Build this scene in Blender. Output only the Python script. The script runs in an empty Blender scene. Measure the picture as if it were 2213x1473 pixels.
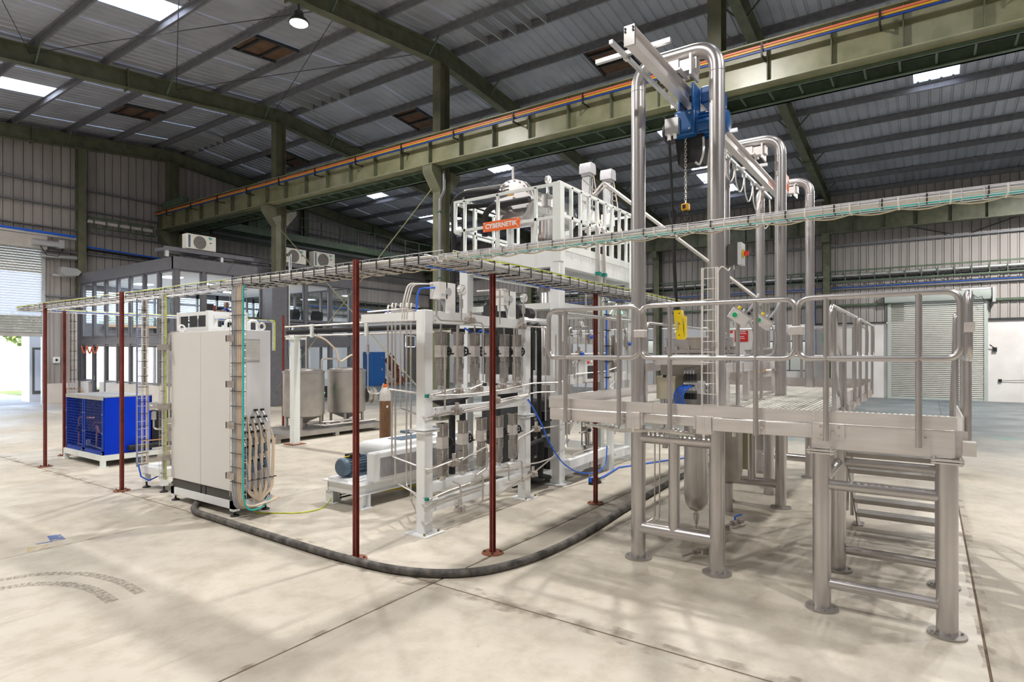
import bpy, math, random
from mathutils import Vector as V, Matrix
rnd = random.Random(7)
PI = math.pi
sc = bpy.context.scene
C = sc.collection

# ---------------------------------------------------------------- camera, sky, exposure
cam = bpy.data.cameras.new('camera'); co = bpy.data.objects.new('camera', cam); C.objects.link(co)
cam.sensor_width = 36.0; cam.lens = 1296.5 / 2213 * 36.0
cam.shift_y = (765.0 - 736.5) / 2213
cam.clip_end = 400
co.location = (0, 0, 2.1)
co.rotation_euler = (PI / 2, 0, math.radians(34.82) - PI / 2)
sc.camera = co
sc.view_settings.view_transform = 'Standard'; sc.view_settings.look = 'None'
sc.view_settings.gamma = 1.0; sc.view_settings.use_curve_mapping = False
sc.view_settings.exposure = 0.0
w = bpy.data.worlds.new('sky'); sc.world = w; w.use_nodes = True
nt = w.node_tree
sky = nt.nodes.new('ShaderNodeTexSky'); sky.sky_type = 'NISHITA'; sky.sun_disc = False
sky.sun_elevation = math.radians(52); sky.sun_rotation = math.radians(200); sky.air_density = 1.0; sky.dust_density = 4.0; sky.ozone_density = 0.6
bg = nt.nodes['Background']; bg.inputs['Strength'].default_value = 1.15
nt.links.new(sky.outputs['Color'], bg.inputs['Color'])
LAMP_W = 555.0

# ---------------------------------------------------------------- mesh helper
ORG = {}; CH = {}
class MB:
    def __init__(s): s.v = []; s.f = []
    def add(s, vs, fs):
        o = len(s.v); s.v += [V(p) for p in vs]; s.f += [[i + o for i in f] for f in fs]; return s
    def box(s, x0, x1, y0, y1, z0, z1):
        if x0 > x1: x0, x1 = x1, x0
        if y0 > y1: y0, y1 = y1, y0
        if z0 > z1: z0, z1 = z1, z0
        return s.add([(x0,y0,z0),(x1,y0,z0),(x1,y1,z0),(x0,y1,z0),(x0,y0,z1),(x1,y0,z1),(x1,y1,z1),(x0,y1,z1)],
                     [(0,3,2,1),(4,5,6,7),(0,1,5,4),(1,2,6,5),(2,3,7,6),(3,0,4,7)])
    def cbox(s, c, d, M=None):
        h = V(d) / 2; b = MB().box(-h.x, h.x, -h.y, h.y, -h.z, h.z)
        return s.add([V(c) + (M @ p if M else p) for p in b.v], b.f)
    def bar(s, a, b, w, h=None, up=(0, 0, 1)):
        a, b = V(a), V(b); h = h or w; t = (b - a)
        L = t.length
        if L < 1e-6: return s
        t.normalize(); u = V(up)
        if abs(t.dot(u)) > .98: u = V((1, 0, 0)) if abs(t.x) < .9 else V((0, 1, 0))
        sx = t.cross(u).normalized(); uy = sx.cross(t)
        vs = []
        for p in (a, b):
            for i, j in ((-1,-1),(1,-1),(1,1),(-1,1)): vs.append(p + sx * (i * w / 2) + uy * (j * h / 2))
        return s.add(vs, [(0,1,2,3),(7,6,5,4),(0,4,5,1),(1,5,6,2),(2,6,7,3),(3,7,4,0)])
    def ibeam(s, a, b, d, w, tf=.015, tw=.01, up=(0, 0, 1)):
        a, b, u = V(a), V(b), V(up)
        t = (b - a).normalized(); sx = t.cross(u).normalized(); u = sx.cross(t)
        o = u * (d / 2 - tf / 2)
        s.bar(a + o, b + o, w, tf, u); s.bar(a - o, b - o, w, tf, u); s.bar(a, b, tw, d - 2 * tf, u); return s
    def cyl(s, a, b, r, n=16, r2=None, caps=True):
        a, b = V(a), V(b); r2 = r if r2 is None else r2
        t = (b - a).normalized(); u = V((0, 0, 1)) if abs(t.z) < .9 else V((1, 0, 0))
        x = t.cross(u).normalized(); y = t.cross(x)
        vs = [p + x * (q * math.cos(2*PI*i/n)) + y * (q * math.sin(2*PI*i/n)) for p, q in ((a, r), (b, r2)) for i in range(n)]
        fs = [(i, i + n, (i + 1) % n + n, (i + 1) % n) for i in range(n)]
        if caps: fs += [list(range(n)), list(range(2*n - 1, n - 1, -1))]
        return s.add(vs, fs)
    def lathe(s, o, ax, prof, n=24):
        o, t = V(o), V(ax).normalized(); u = V((0, 0, 1)) if abs(t.z) < .9 else V((1, 0, 0))
        x = t.cross(u).normalized(); y = t.cross(x)
        vs = [o + t * h + x * (r * math.cos(2*PI*i/n)) + y * (r * math.sin(2*PI*i/n)) for r, h in prof for i in range(n)]
        fs = []
        for k in range(len(prof) - 1):
            for i in range(n):
                j = (i + 1) % n; fs.append((k*n + i, (k+1)*n + i, (k+1)*n + j, k*n + j))
        fs.append(list(range(n))); fs.append(list(range(len(prof)*n - 1, (len(prof)-1)*n - 1, -1)))
        return s.add(vs, fs)
    def tube(s, pts, r, n=8, bend=0.0, seg=5, closed=False, caps=True):
        P = [V(p) for p in pts]
        if bend > 0 and len(P) > 2:
            Q = []; m = len(P)
            for i in range(m):
                if not closed and i in (0, m - 1): Q.append(P[i]); continue
                p0, p1, p2 = P[i - 1], P[i], P[(i + 1) % m]
                d0, d1 = p0 - p1, p2 - p1
                k = min(bend, d0.length * .49, d1.length * .49)
                if d0.length < 1e-6 or d1.length < 1e-6: continue
                A, B = p1 + d0.normalized() * k, p1 + d1.normalized() * k
                for j in range(seg + 1):
                    t = j / seg; Q.append(A * (1-t)**2 + p1 * (2*t*(1-t)) + B * t**2)
            P = Q
        m = len(P); T = []
        for i in range(m):
            if closed: d = P[(i + 1) % m] - P[i - 1]
            else: d = P[min(i + 1, m - 1)] - P[max(i - 1, 0)]
            T.append(d.normalized())
        u = V((0, 0, 1)) if abs(T[0].z) < .9 else V((1, 0, 0))
        x = T[0].cross(u).normalized(); vs = []
        for i in range(m):
            x = (x - T[i] * x.dot(T[i])).normalized(); y = T[i].cross(x)
            vs += [P[i] + x * (r * math.cos(2*PI*k/n)) + y * (r * math.sin(2*PI*k/n)) for k in range(n)]
        fs = []
        for i in range(m if closed else m - 1):
            a, b = i * n, ((i + 1) % m) * n
            for k in range(n):
                j = (k + 1) % n; fs.append((a + k, a + j, b + j, b + k))
        if not closed and caps: fs += [list(range(n - 1, -1, -1)), list(range((m-1)*n, m*n))]
        return s.add(vs, fs)
    def prism(s, poly, f0, f1):
        n = len(poly); vs = [f0(*p) for p in poly] + [f1(*p) for p in poly]
        return s.add(vs, [list(range(n - 1, -1, -1)), list(range(n, 2*n))] + [(i, (i+1) % n, (i+1) % n + n, i + n) for i in range(n)])
    def build(s, name, mat, parent=None, label=None, cat=None, group=None, kind=None, bev=0, sharp=40, at=None):
        if parent is not None: o = V(ORG.get(parent.name, (0, 0, 0)))
        elif at is not None: o = V(at)
        else:
            xs = [p.x for p in s.v]; ys = [p.y for p in s.v]; zs = [p.z for p in s.v]
            o = V(((min(xs)+max(xs))/2, (min(ys)+max(ys))/2, min(zs)))
        me = bpy.data.meshes.new(name); me.from_pydata([tuple(p - o) for p in s.v], [], s.f); me.update()
        me.polygons.foreach_set('use_smooth', [True] * len(me.polygons))
        me.set_sharp_from_angle(angle=math.radians(sharp))
        if mat: me.materials.append(M[mat])
        ob = bpy.data.objects.new(name, me); C.objects.link(ob)
        if parent is not None: ob.parent = parent; CH.setdefault(parent.name, []).append(ob)
        else: ob.location = o
        ORG[ob.name] = o
        if bev:
            b = ob.modifiers.new('bevel', 'BEVEL'); b.width = bev; b.segments = 2; b.limit_method = 'ANGLE'
        tag(ob, label, cat, group, kind)
        return ob
def tag(o, label=None, cat=None, group=None, kind=None):
    for k, v in (('label', label), ('category', cat), ('group', group), ('kind', kind)):
        if v: o[k] = v
    return o
def thing(name, label, cat, loc=(0, 0, 0), group=None, kind=None):
    o = bpy.data.objects.new(name, None); C.objects.link(o); o.location = loc; o.empty_display_size = .1
    ORG[o.name] = V(loc); return tag(o, label, cat, group, kind)
def copy_tree(o, parent=None, loc=None, rotz=None):
    c = o.copy(); C.objects.link(c); ORG[c.name] = V(loc) if loc is not None else ORG.get(o.name, V())
    if parent is not None: c.parent = parent; CH.setdefault(parent.name, []).append(c)
    if loc is not None: c.location = loc
    if rotz is not None: c.rotation_euler.z = rotz
    for ch in [q for q in KIDS(o)]: copy_tree(ch, c)
    return c
def KIDS(o): return list(CH.get(o.name, []))
def place(me_ob, name, loc, parent=None, rot=(0,0,0), scale=(1,1,1)):
    o = bpy.data.objects.new(name, me_ob.data); C.objects.link(o)
    o.location = V(loc) - (V(ORG[parent.name]) if parent else V()); o.rotation_euler = rot; o.scale = scale
    if parent: o.parent = parent; CH.setdefault(parent.name, []).append(o)
    ORG[o.name] = V(loc); return o
def text_mb(txt, size, f, extrude=.002, off=0.0, align='CENTER', spacing=1.0):
    cu = bpy.data.curves.new('t', 'FONT'); cu.body = txt; cu.size = size; cu.extrude = extrude; cu.offset = off
    cu.align_x = align; cu.align_y = 'CENTER'; cu.space_character = spacing; cu.resolution_u = 3
    ob = bpy.data.objects.new('t', cu); me = bpy.data.meshes.new_from_object(ob)
    m = MB(); m.add([f(*v.co) for v in me.vertices], [list(p.vertices) for p in me.polygons])
    bpy.data.objects.remove(ob); bpy.data.meshes.remove(me); bpy.data.curves.remove(cu); return m

# ---------------------------------------------------------------- materials
M = {}
def mat(name, col, rough=.5, metal=0.0, var=.06, scale=6.0, bump=0.0, bscale=40.0, col2=None, emit=0.0, stretch=None, spec=None):
    m = bpy.data.materials.new(name); m.use_nodes = True; n = m.node_tree; b = n.nodes['Principled BSDF']
    b.inputs['Roughness'].default_value = rough; b.inputs['Metallic'].default_value = metal
    if spec is not None: b.inputs['Specular IOR Level'].default_value = spec
    tc = n.nodes.new('ShaderNodeNewGeometry'); src = tc.outputs['Position']
    if stretch:
        mp = n.nodes.new('ShaderNodeMapping'); mp.inputs['Scale'].default_value = stretch; n.links.new(src, mp.inputs['Vector']); src = mp.outputs['Vector']
    nz = n.nodes.new('ShaderNodeTexNoise'); nz.inputs['Scale'].default_value = scale; nz.inputs['Detail'].default_value = 4
    n.links.new(src, nz.inputs['Vector'])
    r = n.nodes.new('ShaderNodeValToRGB'); r.color_ramp.elements[0].position = .3; r.color_ramp.elements[1].position = .7
    c2 = col2 or tuple(min(1, c * (1 + var)) for c in col); c1 = col if col2 else tuple(c * (1 - var) for c in col)
    r.color_ramp.elements[0].color = (*c1, 1); r.color_ramp.elements[1].color = (*c2, 1)
    n.links.new(nz.outputs['Fac'], r.inputs['Fac']); n.links.new(r.outputs['Color'], b.inputs['Base Color'])
    if bump:
        z2 = n.nodes.new('ShaderNodeTexNoise'); z2.inputs['Scale'].default_value = bscale; z2.inputs['Detail'].default_value = 3; n.links.new(src, z2.inputs['Vector'])
        bp = n.nodes.new('ShaderNodeBump'); bp.inputs['Strength'].default_value = bump; bp.inputs['Distance'].default_value = .01
        n.links.new(z2.outputs['Fac'], bp.inputs['Height']); n.links.new(bp.outputs['Normal'], b.inputs['Normal'])
    if emit: b.inputs['Emission Color'].default_value = (*col, 1); b.inputs['Emission Strength'].default_value = emit
    M[name] = m; return m
mat('steel_satin', (.545,.525,.525), .32, .97, .06, 3)
mat('steel_dark', (.43,.41,.39), .42, .8, .1, 5)
mat('steel_plate', (.77,.74,.73), .42, .82, .08, 2, stretch=(1,1,8))
mat('steel_bright', (.66,.65,.63), .25, .95, .05, 8)
mat('tubing', (.62,.585,.555), .3, .75, .05, 8)
mat('galv', (.62,.63,.64), .38, .7, .08, 20)
mat('actuator', (.36,.34,.32), .45, .6, .12, 12)
mat('block_metal', (.47,.43,.40), .45, .7, .15, 25)
mat('green_paint', (.085,.094,.06), .5, .0, .25, 3, col2=(.15,.16,.10), bump=.1, bscale=8)
mat('green_girder', (.19,.20,.105), .33, .0, .2, 2.2, col2=(.31,.30,.19), bump=.12, bscale=5)
mat('green_column', (.10,.105,.066), .45, .0, .2, 2.2, col2=(.175,.18,.115), bump=.1, bscale=5)
mat('green_rail', (.085,.13,.085), .5, .0, .2, 4)
mat('purlin_grey', (.20,.205,.225), .55, .3, .15, 6)
mat('dark_steel', (.045,.048,.05), .5, .2, .2, 6)
mat('red_oxide', (.19,.032,.022), .5, 0, .25, 9, bump=.1)
mat('white_paint', (.84,.86,.87), .38, 0, .03, 3)
mat('white_rail', (.80,.84,.82), .4, 0, .05, 3)
mat('cab_white', (.74,.735,.71), .42, 0, .015, 2)
mat('cab_side', (.72,.72,.74), .35, .1, .04, 2)
mat('plinth_grey', (.06,.058,.055), .5, 0, .1)
mat('blue_panel', (.001,.040,.62), .5, 0, .04, 2, spec=.15)
mat('blue_mesh', (.012,.05,.36), .5, 0, .05, spec=.2)
mat('blue_locker', (.012,.10,.33), .45, 0, .06)
mat('blue_hoist', (.008,.10,.33), .35, 0, .08)
mat('blue_cable', (.01,.13,.75), .45, 0, .05)
mat('black', (.012,.012,.014), .5, 0, .2)
mat('black_foam', (.018,.018,.02), .8, 0, .2, 20, bump=.2)
mat('black_tie', (.008,.008,.01), .6, 0, .1)
mat('hose_black', (.03,.028,.027), .65, 0, .4, 9, col2=(.17,.155,.14), bump=.3, bscale=25)
mat('yellow', (.83,.62,.01), .4, 0, .04)
mat('yellow_green', (.55,.62,.02), .45, 0, .3, 14)
mat('brass', (.33,.25,.11), .45, .5, .2)
mat('amber', (.80,.40,.01), .4, 0, .05)
mat('orange', (.90,.135,.005), .4, 0, .02)
mat('orange_bar', (.72,.17,.09), .45, 0, .06)
mat('conductor_yellow', (.62,.37,.03), .45, 0, .06)
mat('conductor_blue', (.01,.05,.30), .45, 0, .06)
mat('white', (.85,.85,.84), .45, 0, .02)
mat('ac_white', (.74,.72,.66), .45, 0, .04)
mat('ac_grille', (.13,.12,.10), .6, 0, .1)
mat('teal', (.0,.50,.46), .45, 0, .05)
mat('cable_grey', (.44,.435,.46), .5, 0, .12, 12)
mat('cable_dark', (.26,.26,.29), .5, 0, .1, 12)
mat('cable_beige', (.68,.56,.43), .55, 0, .06, 12)
mat('cable_white', (.80,.78,.74), .5, 0, .05, 12)
mat('copper', (.52,.25,.13), .35, .7, .15, 20)
mat('cyl_brown', (.17,.085,.04), .5, 0, .3, 12, stretch=(4,4,.5))
mat('cyl_white', (.55,.53,.50), .5, 0, .2, 30)
mat('rust_board', (.26,.10,.055), .7, 0, .15, 8)
mat('motor_blue', (.10,.15,.21), .45, .1, .1)
mat('mesh_grey', (.32,.30,.31), .5, .2, .1)
mat('frame_grey', (.14,.14,.158), .42, .15, .08)
mat('masonry', (.70,.675,.66), .8, 0, .08, 1.3, bump=.1, bscale=6, col2=(.82,.80,.785))
mat('masonry_light', (.80,.76,.71), .8, 0, .05, 2)
mat('office_wall', (.70,.72,.76), .7, 0, .02)
mat('ceil_white', (.85,.85,.86), .8, 0, .02)
mat('floor_office', (.25,.24,.23), .5, 0, .05)
mat('wood', (.45,.28,.14), .5, 0, .15, 5, stretch=(1,8,8))
mat('plywood', (.12,.065,.038), .8, 0, .3, 3)
mat('sign_red', (.70,.015,.015), .45, 0, .04)
mat('deck_bar', (.70,.69,.64), .45, .2, .1, 9)
mat('clamp_teal', (.0,.22,.17), .5, 0, .05)
mat('green_btn', (.0,.36,.13), .35, 0, .03)
mat('red_btn', (.75,.03,.02), .35, 0, .03)
mat('shirt_blue', (.02,.06,.45), .8, 0, .1)
mat('skin', (.46,.26,.18), .55, 0, .05)
mat('hair', (.015,.012,.01), .6, 0, .1)
mat('box_beige', (.52,.48,.36), .4, .3, .06, 3)
mat('leaf', (.06,.14,.03), .7, 0, .5, 1.5, col2=(.22,.30,.06))
mat('trunk', (.12,.08,.05), .9, 0, .2)
mat('ext_ground', (.42,.40,.36), .9, 0, .1, .6)
mat('ext_grass', (.16,.23,.06), .9, 0, .3, 2)
mat('ext_wall', (.60,.60,.59), .8, 0, .04, 1)
mat('shutter', (.52,.50,.47), .45, .35, .08, 3)
mat('shutter_green', (.45,.445,.41), .45, .2, .06, 3)
mat('pale_green', (.47,.52,.49), .5, 0, .05)
mat('wall_sheet', (.385,.36,.345), .62, .0, .16, 1.1, stretch=(1,1,.18))
mat('roof_sheet', (.41,.43,.485), .45, .25, .16, .8)
mat('checker_plate', (.45,.42,.40), .45, .8, .25, 60)
mat('purple_label', (.10,.05,.35), .5, 0, .1)
mat('led_green', (.05, 1.0, .3), .3, 0, 0, emit=6)
mat('lamp_face', (1.0, .97, .95), .3, 0, 0, emit=14)
mat('office_light', (.9, .95, 1.0), .3, 0, 0, emit=4)
def glass(name, tint=(.93,.96,.97), k=1.0):
    m = bpy.data.materials.new(name); m.use_nodes = True; n = m.node_tree; n.nodes.remove(n.nodes['Principled BSDF'])
    t = n.nodes.new('ShaderNodeBsdfTransparent'); t.inputs['Color'].default_value = (*tint, 1)
    g = n.nodes.new('ShaderNodeBsdfGlossy'); g.inputs['Roughness'].default_value = .03; g.inputs['Color'].default_value = (.9,.95,1,1)
    lw = n.nodes.new('ShaderNodeLayerWeight'); lw.inputs['Blend'].default_value = .5
    pw = n.nodes.new('ShaderNodeMath'); pw.operation = 'POWER'; n.links.new(lw.outputs['Facing'], pw.inputs[0]); pw.inputs[1].default_value = 5.0
    fr = n.nodes.new('ShaderNodeMapRange'); n.links.new(pw.outputs[0], fr.inputs[0]); fr.inputs[3].default_value = .05; fr.inputs[4].default_value = .9
    mx = n.nodes.new('ShaderNodeMixShader'); n.links.new(fr.outputs[0], mx.inputs[0]); n.links.new(t.outputs[0], mx.inputs[1]); n.links.new(g.outputs[0], mx.inputs[2])
    n.links.new(mx.outputs[0], n.nodes['Material Output'].inputs['Surface']); M[name] = m
glass('glass')
def translucent():
    m = bpy.data.materials.new('skylight_sheet'); m.use_nodes = True; n = m.node_tree; n.nodes.remove(n.nodes['Principled BSDF'])
    t = n.nodes.new('ShaderNodeBsdfTranslucent'); t.inputs['Color'].default_value = (.92,.94,.96,1)
    p = n.nodes.new('ShaderNodeBsdfTransparent'); mx = n.nodes.new('ShaderNodeMixShader'); mx.inputs[0].default_value = .45
    n.links.new(t.outputs[0], mx.inputs[1]); n.links.new(p.outputs[0], mx.inputs[2]); n.links.new(mx.outputs[0], n.nodes['Material Output'].inputs['Surface']); M['skylight_sheet'] = m
translucent()
def blind():
    m = bpy.data.materials.new('blind'); m.use_nodes = True; n = m.node_tree; n.nodes.remove(n.nodes['Principled BSDF'])
    t = n.nodes.new('ShaderNodeBsdfTranslucent'); t.inputs['Color'].default_value = (.9,.92,.95,1); d = n.nodes.new('ShaderNodeBsdfDiffuse'); d.inputs['Color'].default_value = (.85,.86,.88,1)
    mx = n.nodes.new('ShaderNodeMixShader'); n.links.new(t.outputs[0], mx.inputs[1]); n.links.new(d.outputs[0], mx.inputs[2]); n.links.new(mx.outputs[0], n.nodes['Material Output'].inputs['Surface']); M['blind'] = m
blind()
def concrete():
    m = bpy.data.materials.new('concrete_floor'); m.use_nodes = True; n = m.node_tree; b = n.nodes['Principled BSDF']
    L = n.links.new; geo = n.nodes.new('ShaderNodeNewGeometry'); P = geo.outputs['Position']
    def noise(s, d=5, r=.55, vec=P, dist=0):
        z = n.nodes.new('ShaderNodeTexNoise'); z.inputs['Scale'].default_value = s; z.inputs['Detail'].default_value = d; z.inputs['Roughness'].default_value = r; z.inputs['Distortion'].default_value = dist
        L(vec, z.inputs['Vector']); return z.outputs['Fac']
    def ramp(f, a, b_, ca, cb):
        r = n.nodes.new('ShaderNodeValToRGB'); e = r.color_ramp.elements; e[0].position = a; e[1].position = b_; e[0].color = (*ca, 1); e[1].color = (*cb, 1); L(f, r.inputs['Fac']); return r.outputs['Color']
    def mix(f, a, b_, mode='MIX'):
        x = n.nodes.new('ShaderNodeMix'); x.data_type = 'RGBA'; x.blend_type = mode
        if isinstance(f, float): x.inputs[0].default_value = f
        else: L(f, x.inputs[0])
        L(a, x.inputs[6]); L(b_, x.inputs[7]); return x.outputs[2]
    base = ramp(noise(.35, 4), .3, .7, (.50,.455,.385), (.62,.575,.495))
    fine = ramp(noise(3.2, 9, .72, dist=.15), .34, .56, (.76,.735,.69), (1,1,1))
    c = mix(.8, base, fine, 'MULTIPLY')
    mp = n.nodes.new('ShaderNodeMapping'); mp.inputs['Scale'].default_value = (.25, 2.4, 1); mp.inputs['Rotation'].default_value = (0,0,.5); L(P, mp.inputs['Vector'])
    st = ramp(noise(1.6, 6, .6, mp.outputs['Vector']), .62, .80, (0,0,0), (1,1,1))
    dark = n.nodes.new('ShaderNodeRGB'); dark.outputs[0].default_value = (.36,.305,.25,1)
    c = mix(st, c, dark.outputs[0])
    sp = ramp(noise(11, 4, .6), .70, .76, (0,0,0), (1,1,1)); c = mix(sp, c, dark.outputs[0])
    # old blue-green floor paint survives in the far aisle
    sx = n.nodes.new('ShaderNodeSeparateXYZ'); L(P, sx.inputs[0])
    ad = n.nodes.new('ShaderNodeMath'); ad.operation = 'MULTIPLY_ADD'; L(noise(.5, 5), ad.inputs[0]); ad.inputs[1].default_value = 9.0; L(sx.outputs['X'], ad.inputs[2])
    far = n.nodes.new('ShaderNodeMapRange'); L(ad.outputs[0], far.inputs[0]); far.inputs[1].default_value = 17.0; far.inputs[2].default_value = 24.0
    pc = ramp(noise(.9, 6, .6), .35, .68, (.10,.12,.128), (.20,.22,.225)); c = mix(far.outputs[0], c, pc)
    tl = ramp(noise(.55, 4, .6), .60, .72, (0,0,0), (1,1,1)); g2 = n.nodes.new('ShaderNodeRGB'); g2.outputs[0].default_value = (.10,.27,.24,1)
    f2 = n.nodes.new('ShaderNodeMath'); f2.operation = 'MULTIPLY'; L(tl, f2.inputs[0]); L(far.outputs[0], f2.inputs[1]); c = mix(f2.outputs[0], c, g2.outputs[0])
    L(c, b.inputs['Base Color'])
    rr = n.nodes.new('ShaderNodeMapRange'); L(noise(1.1, 5), rr.inputs[0]); rr.inputs[3].default_value = .34; rr.inputs[4].default_value = .62; L(rr.outputs[0], b.inputs['Roughness'])
    b.inputs['Specular IOR Level'].default_value = .4
    bp = n.nodes.new('ShaderNodeBump'); bp.inputs['Strength'].default_value = .12; bp.inputs['Distance'].default_value = .01; L(noise(6, 8, .7), bp.inputs['Height']); L(bp.outputs[0], b.inputs['Normal'])
    M['concrete_floor'] = m
concrete()
mat('joint_dirt', (.16,.11,.075), .9, 0, .5, 6)
def film(name, col, thr=.45, scale=30):
    m = bpy.data.materials.new(name); m.use_nodes = True; n = m.node_tree; b = n.nodes['Principled BSDF']; b.inputs['Base Color'].default_value = (*col, 1); b.inputs['Roughness'].default_value = .8
    g = n.nodes.new('ShaderNodeNewGeometry'); z = n.nodes.new('ShaderNodeTexNoise'); z.inputs['Scale'].default_value = scale; z.inputs['Detail'].default_value = 6; n.links.new(g.outputs['Position'], z.inputs['Vector'])
    r = n.nodes.new('ShaderNodeMapRange'); r.inputs[1].default_value = thr - .12; r.inputs[2].default_value = thr + .22; r.inputs[4].default_value = .75; n.links.new(z.outputs['Fac'], r.inputs[0]); n.links.new(r.outputs[0], b.inputs['Alpha']); M[name] = m
film('tyre_rubber', (.31,.275,.23), .45, 30); film('blue_scuff', (.08,.16,.40), .3, 12); film('yellow_scuff', (.65,.50,.15), .55, 8); film('grime', (.22,.175,.13), .60, 5)
# ================================================================ THE HALL
XN, XF, YN, YF = -6.0, 34.0, -14.0, 31.0       # near wall, far wall, right end, left end
RX, RZ, SL = 14.6, 12.25, .105                 # ridge line and roof slope
def rz(x): return RZ - SL * abs(x - RX)
PW = 1.2563
YC = [4.19, 12.98, 21.78, 30.45]               # portal frames
# floor: cast slabs with open joints on a sub-base
fl = MB().box(XN - .3, XF + .3, YN - .3, YF + .3, -.30, -.012).build('floor', 'joint_dirt', kind='structure')
def slab(nx0, nx1, ny0, ny1):
    m = MB(); g = .009; c = .012
    x0, x1, y0, y1 = nx0 + g, nx1 - g, ny0 + g, ny1 - g
    m.add([(x0,y0,-.02),(x1,y0,-.02),(x1,y1,-.02),(x0,y1,-.02),(x0,y0,-.006),(x1,y0,-.006),(x1,y1,-.006),(x0,y1,-.006),(x0+c,y0+c,0),(x1-c,y0+c,0),(x1-c,y1-c,0),(x0+c,y1-c,0)],
          [(0,1,5,4),(1,2,6,5),(2,3,7,6),(3,0,4,7),(4,5,9,8),(5,6,10,9),(6,7,11,10),(7,4,8,11),(8,9,10,11)])
    return m.build('floor_slab', 'concrete_floor', fl)
gx = [XN] + [4.12 + 4.12 * k for k in range(-2, 8) if XN < 4.12 + 4.12 * k < XF] + [XF]
gy = [YN] + [-.33 + 4.08 * k for k in range(-3, 9) if YN < -.33 + 4.08 * k < YF] + [YF]
for i in range(len(gx) - 1):
    for j in range(len(gy) - 1): slab(gx[i], gx[i+1], gy[j], gy[j+1])
# dirt worked into the main joints
def grime(x0, y0, x1, y1, w_):
    q = random.Random(int(x0*10 + y0)); m = MB(); n = 40; d = (V((x1,y1,0)) - V((x0,y0,0))); t = d.normalized(); nn = V((-t.y, t.x, 0))
    L_ = [V((x0,y0,.0012)) + d*(i/n) + nn*q.uniform(.25, 1)*w_ for i in range(n+1)]; R_ = [V((x0,y0,.0012)) + d*(i/n) - nn*q.uniform(.25, 1)*w_ for i in range(n+1)]
    for i in range(n): m.add([R_[i], R_[i+1], L_[i+1], L_[i]], [(0,1,2,3)])
    m.build('joint_grime', 'grime', fl)
grime(4.12, -4, 4.12, 16, .20); grime(-2, 3.75, 12, 3.75, .05); grime(-2, 7.83, 6, 7.83, .05); grime(3, -.33, 14, -.33, .08)
# ---- ceiling: ribbed roof sheets, one object per sheet, on purlins and rafters
ceil = MB().box(RX - .35, RX + .35, YN, YF, RZ + .03, RZ + .06).build('ceiling', 'roof_sheet', kind='structure')
def ribbed(name, width, ribs, hgt, matn, up):
    """a ribbed sheet of unit length: local x = length (roof) or width (wall)"""
    prof = [(0, 0)]; p = width / ribs
    for k in range(ribs):
        a = k * p
        prof += [(a + p*.42, 0), (a + p*.5, hgt), (a + p*.62, hgt), (a + p*.70, 0)]
    prof += [(width, 0)]
    m = MB()
    if up: vs = [(0, y, z) for y, z in prof] + [(1, y, z) for y, z in prof]
    else:
        prof = [(0, 0)]
        for k in range(ribs):
            a = k * p; prof += [(a + p*.40, 0), (a + p*.45, hgt), (a + p*.58, hgt), (a + p*.62, 0), (a + p*.625, -.055), (a + p*.685, -.055), (a + p*.69, 0)]
        prof += [(width, 0)]
        vs = [(y, -z, 0) for y, z in prof] + [(y, -z, 1) for y, z in prof]
    n = len(prof); m.add(vs, [(i, i + 1, i + 1 + n, i + n) for i in range(n - 1)])
    o = m.build(name, matn, None, at=(0, 0, 0)); me = o.data; bpy.data.objects.remove(o)
    class H: data = me
    return H
rs = ribbed('roof_sheet', PW + .02, 4, .035, 'roof_sheet', True)
ws = ribbed('wall_sheet', 1.02, 3, .03, 'wall_sheet', False)
import itertools
sk_near = [(6.5, 8.35)]; sk_far = [(23.75, 24.35), (28.1, 29.85), (29.95, 31.7)]
mids = [-.2, 8.6, 17.4, 26.2]
j0 = round((8.6 - YN) / PW)
sky_panes = []
for j in range(-18, 20):
    yc = 8.6 + j * PW
    if yc - PW/2 > YF or yc < YN: continue
    mid = j % 7 == 0
    for side in (-1, 1):
        xe = XN - .2 if side < 0 else XF + .2
        cuts = []
        if mid: cuts = sk_near if side < 0 else (sk_far if 8 < yc < 9 or 26 < yc < 27 else sk_far[:1])
        segs = []; a = xe if side < 0 else RX; end = RX if side < 0 else xe
        for c0, c1 in cuts: segs.append((a, c0)); sky_panes.append((c0, c1, yc, side)); a = c1
        segs.append((a, end))
        for x0, x1 in segs:
            L = (x1 - x0) * math.hypot(1, SL)
            ang = -math.atan(SL) if side < 0 else math.atan(SL)
            place(rs, 'roof_sheet', (x0, yc - PW/2, rz(x0) + (0 if j % 2 else .008)), ceil, (0, ang, 0), (L, 1, 1))
for k, (x0, x1, yc, side) in enumerate(sky_panes):
    m = MB(); y0, y1 = yc - PW/2, yc + PW/2
    m.add([(x0, y0, rz(x0)+.05), (x1, y0, rz(x1)+.05), (x1, y1, rz(x1)+.05), (x0, y1, rz(x0)+.05)], [(0,1,2,3)])
    m.build('skylight_pane', 'skylight_sheet', ceil)
pn = [13.95 - 1.86 * k for k in range(11)] + [15.25 + 1.86 * k for k in range(11)]
for x in pn:
    z = rz(x) - .01; m = MB(); s_ = 1 if x > RX else -1
    # zed purlin
    m.box(x - .008, x + .008, YN, YF, z - .20, z); m.box(x - .07, x, YN, YF, z - .012, z); m.box(x, x + .07, YN, YF, z - .2, z - .188)
    m.build('purlin', 'purlin_grey', ceil)
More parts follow.
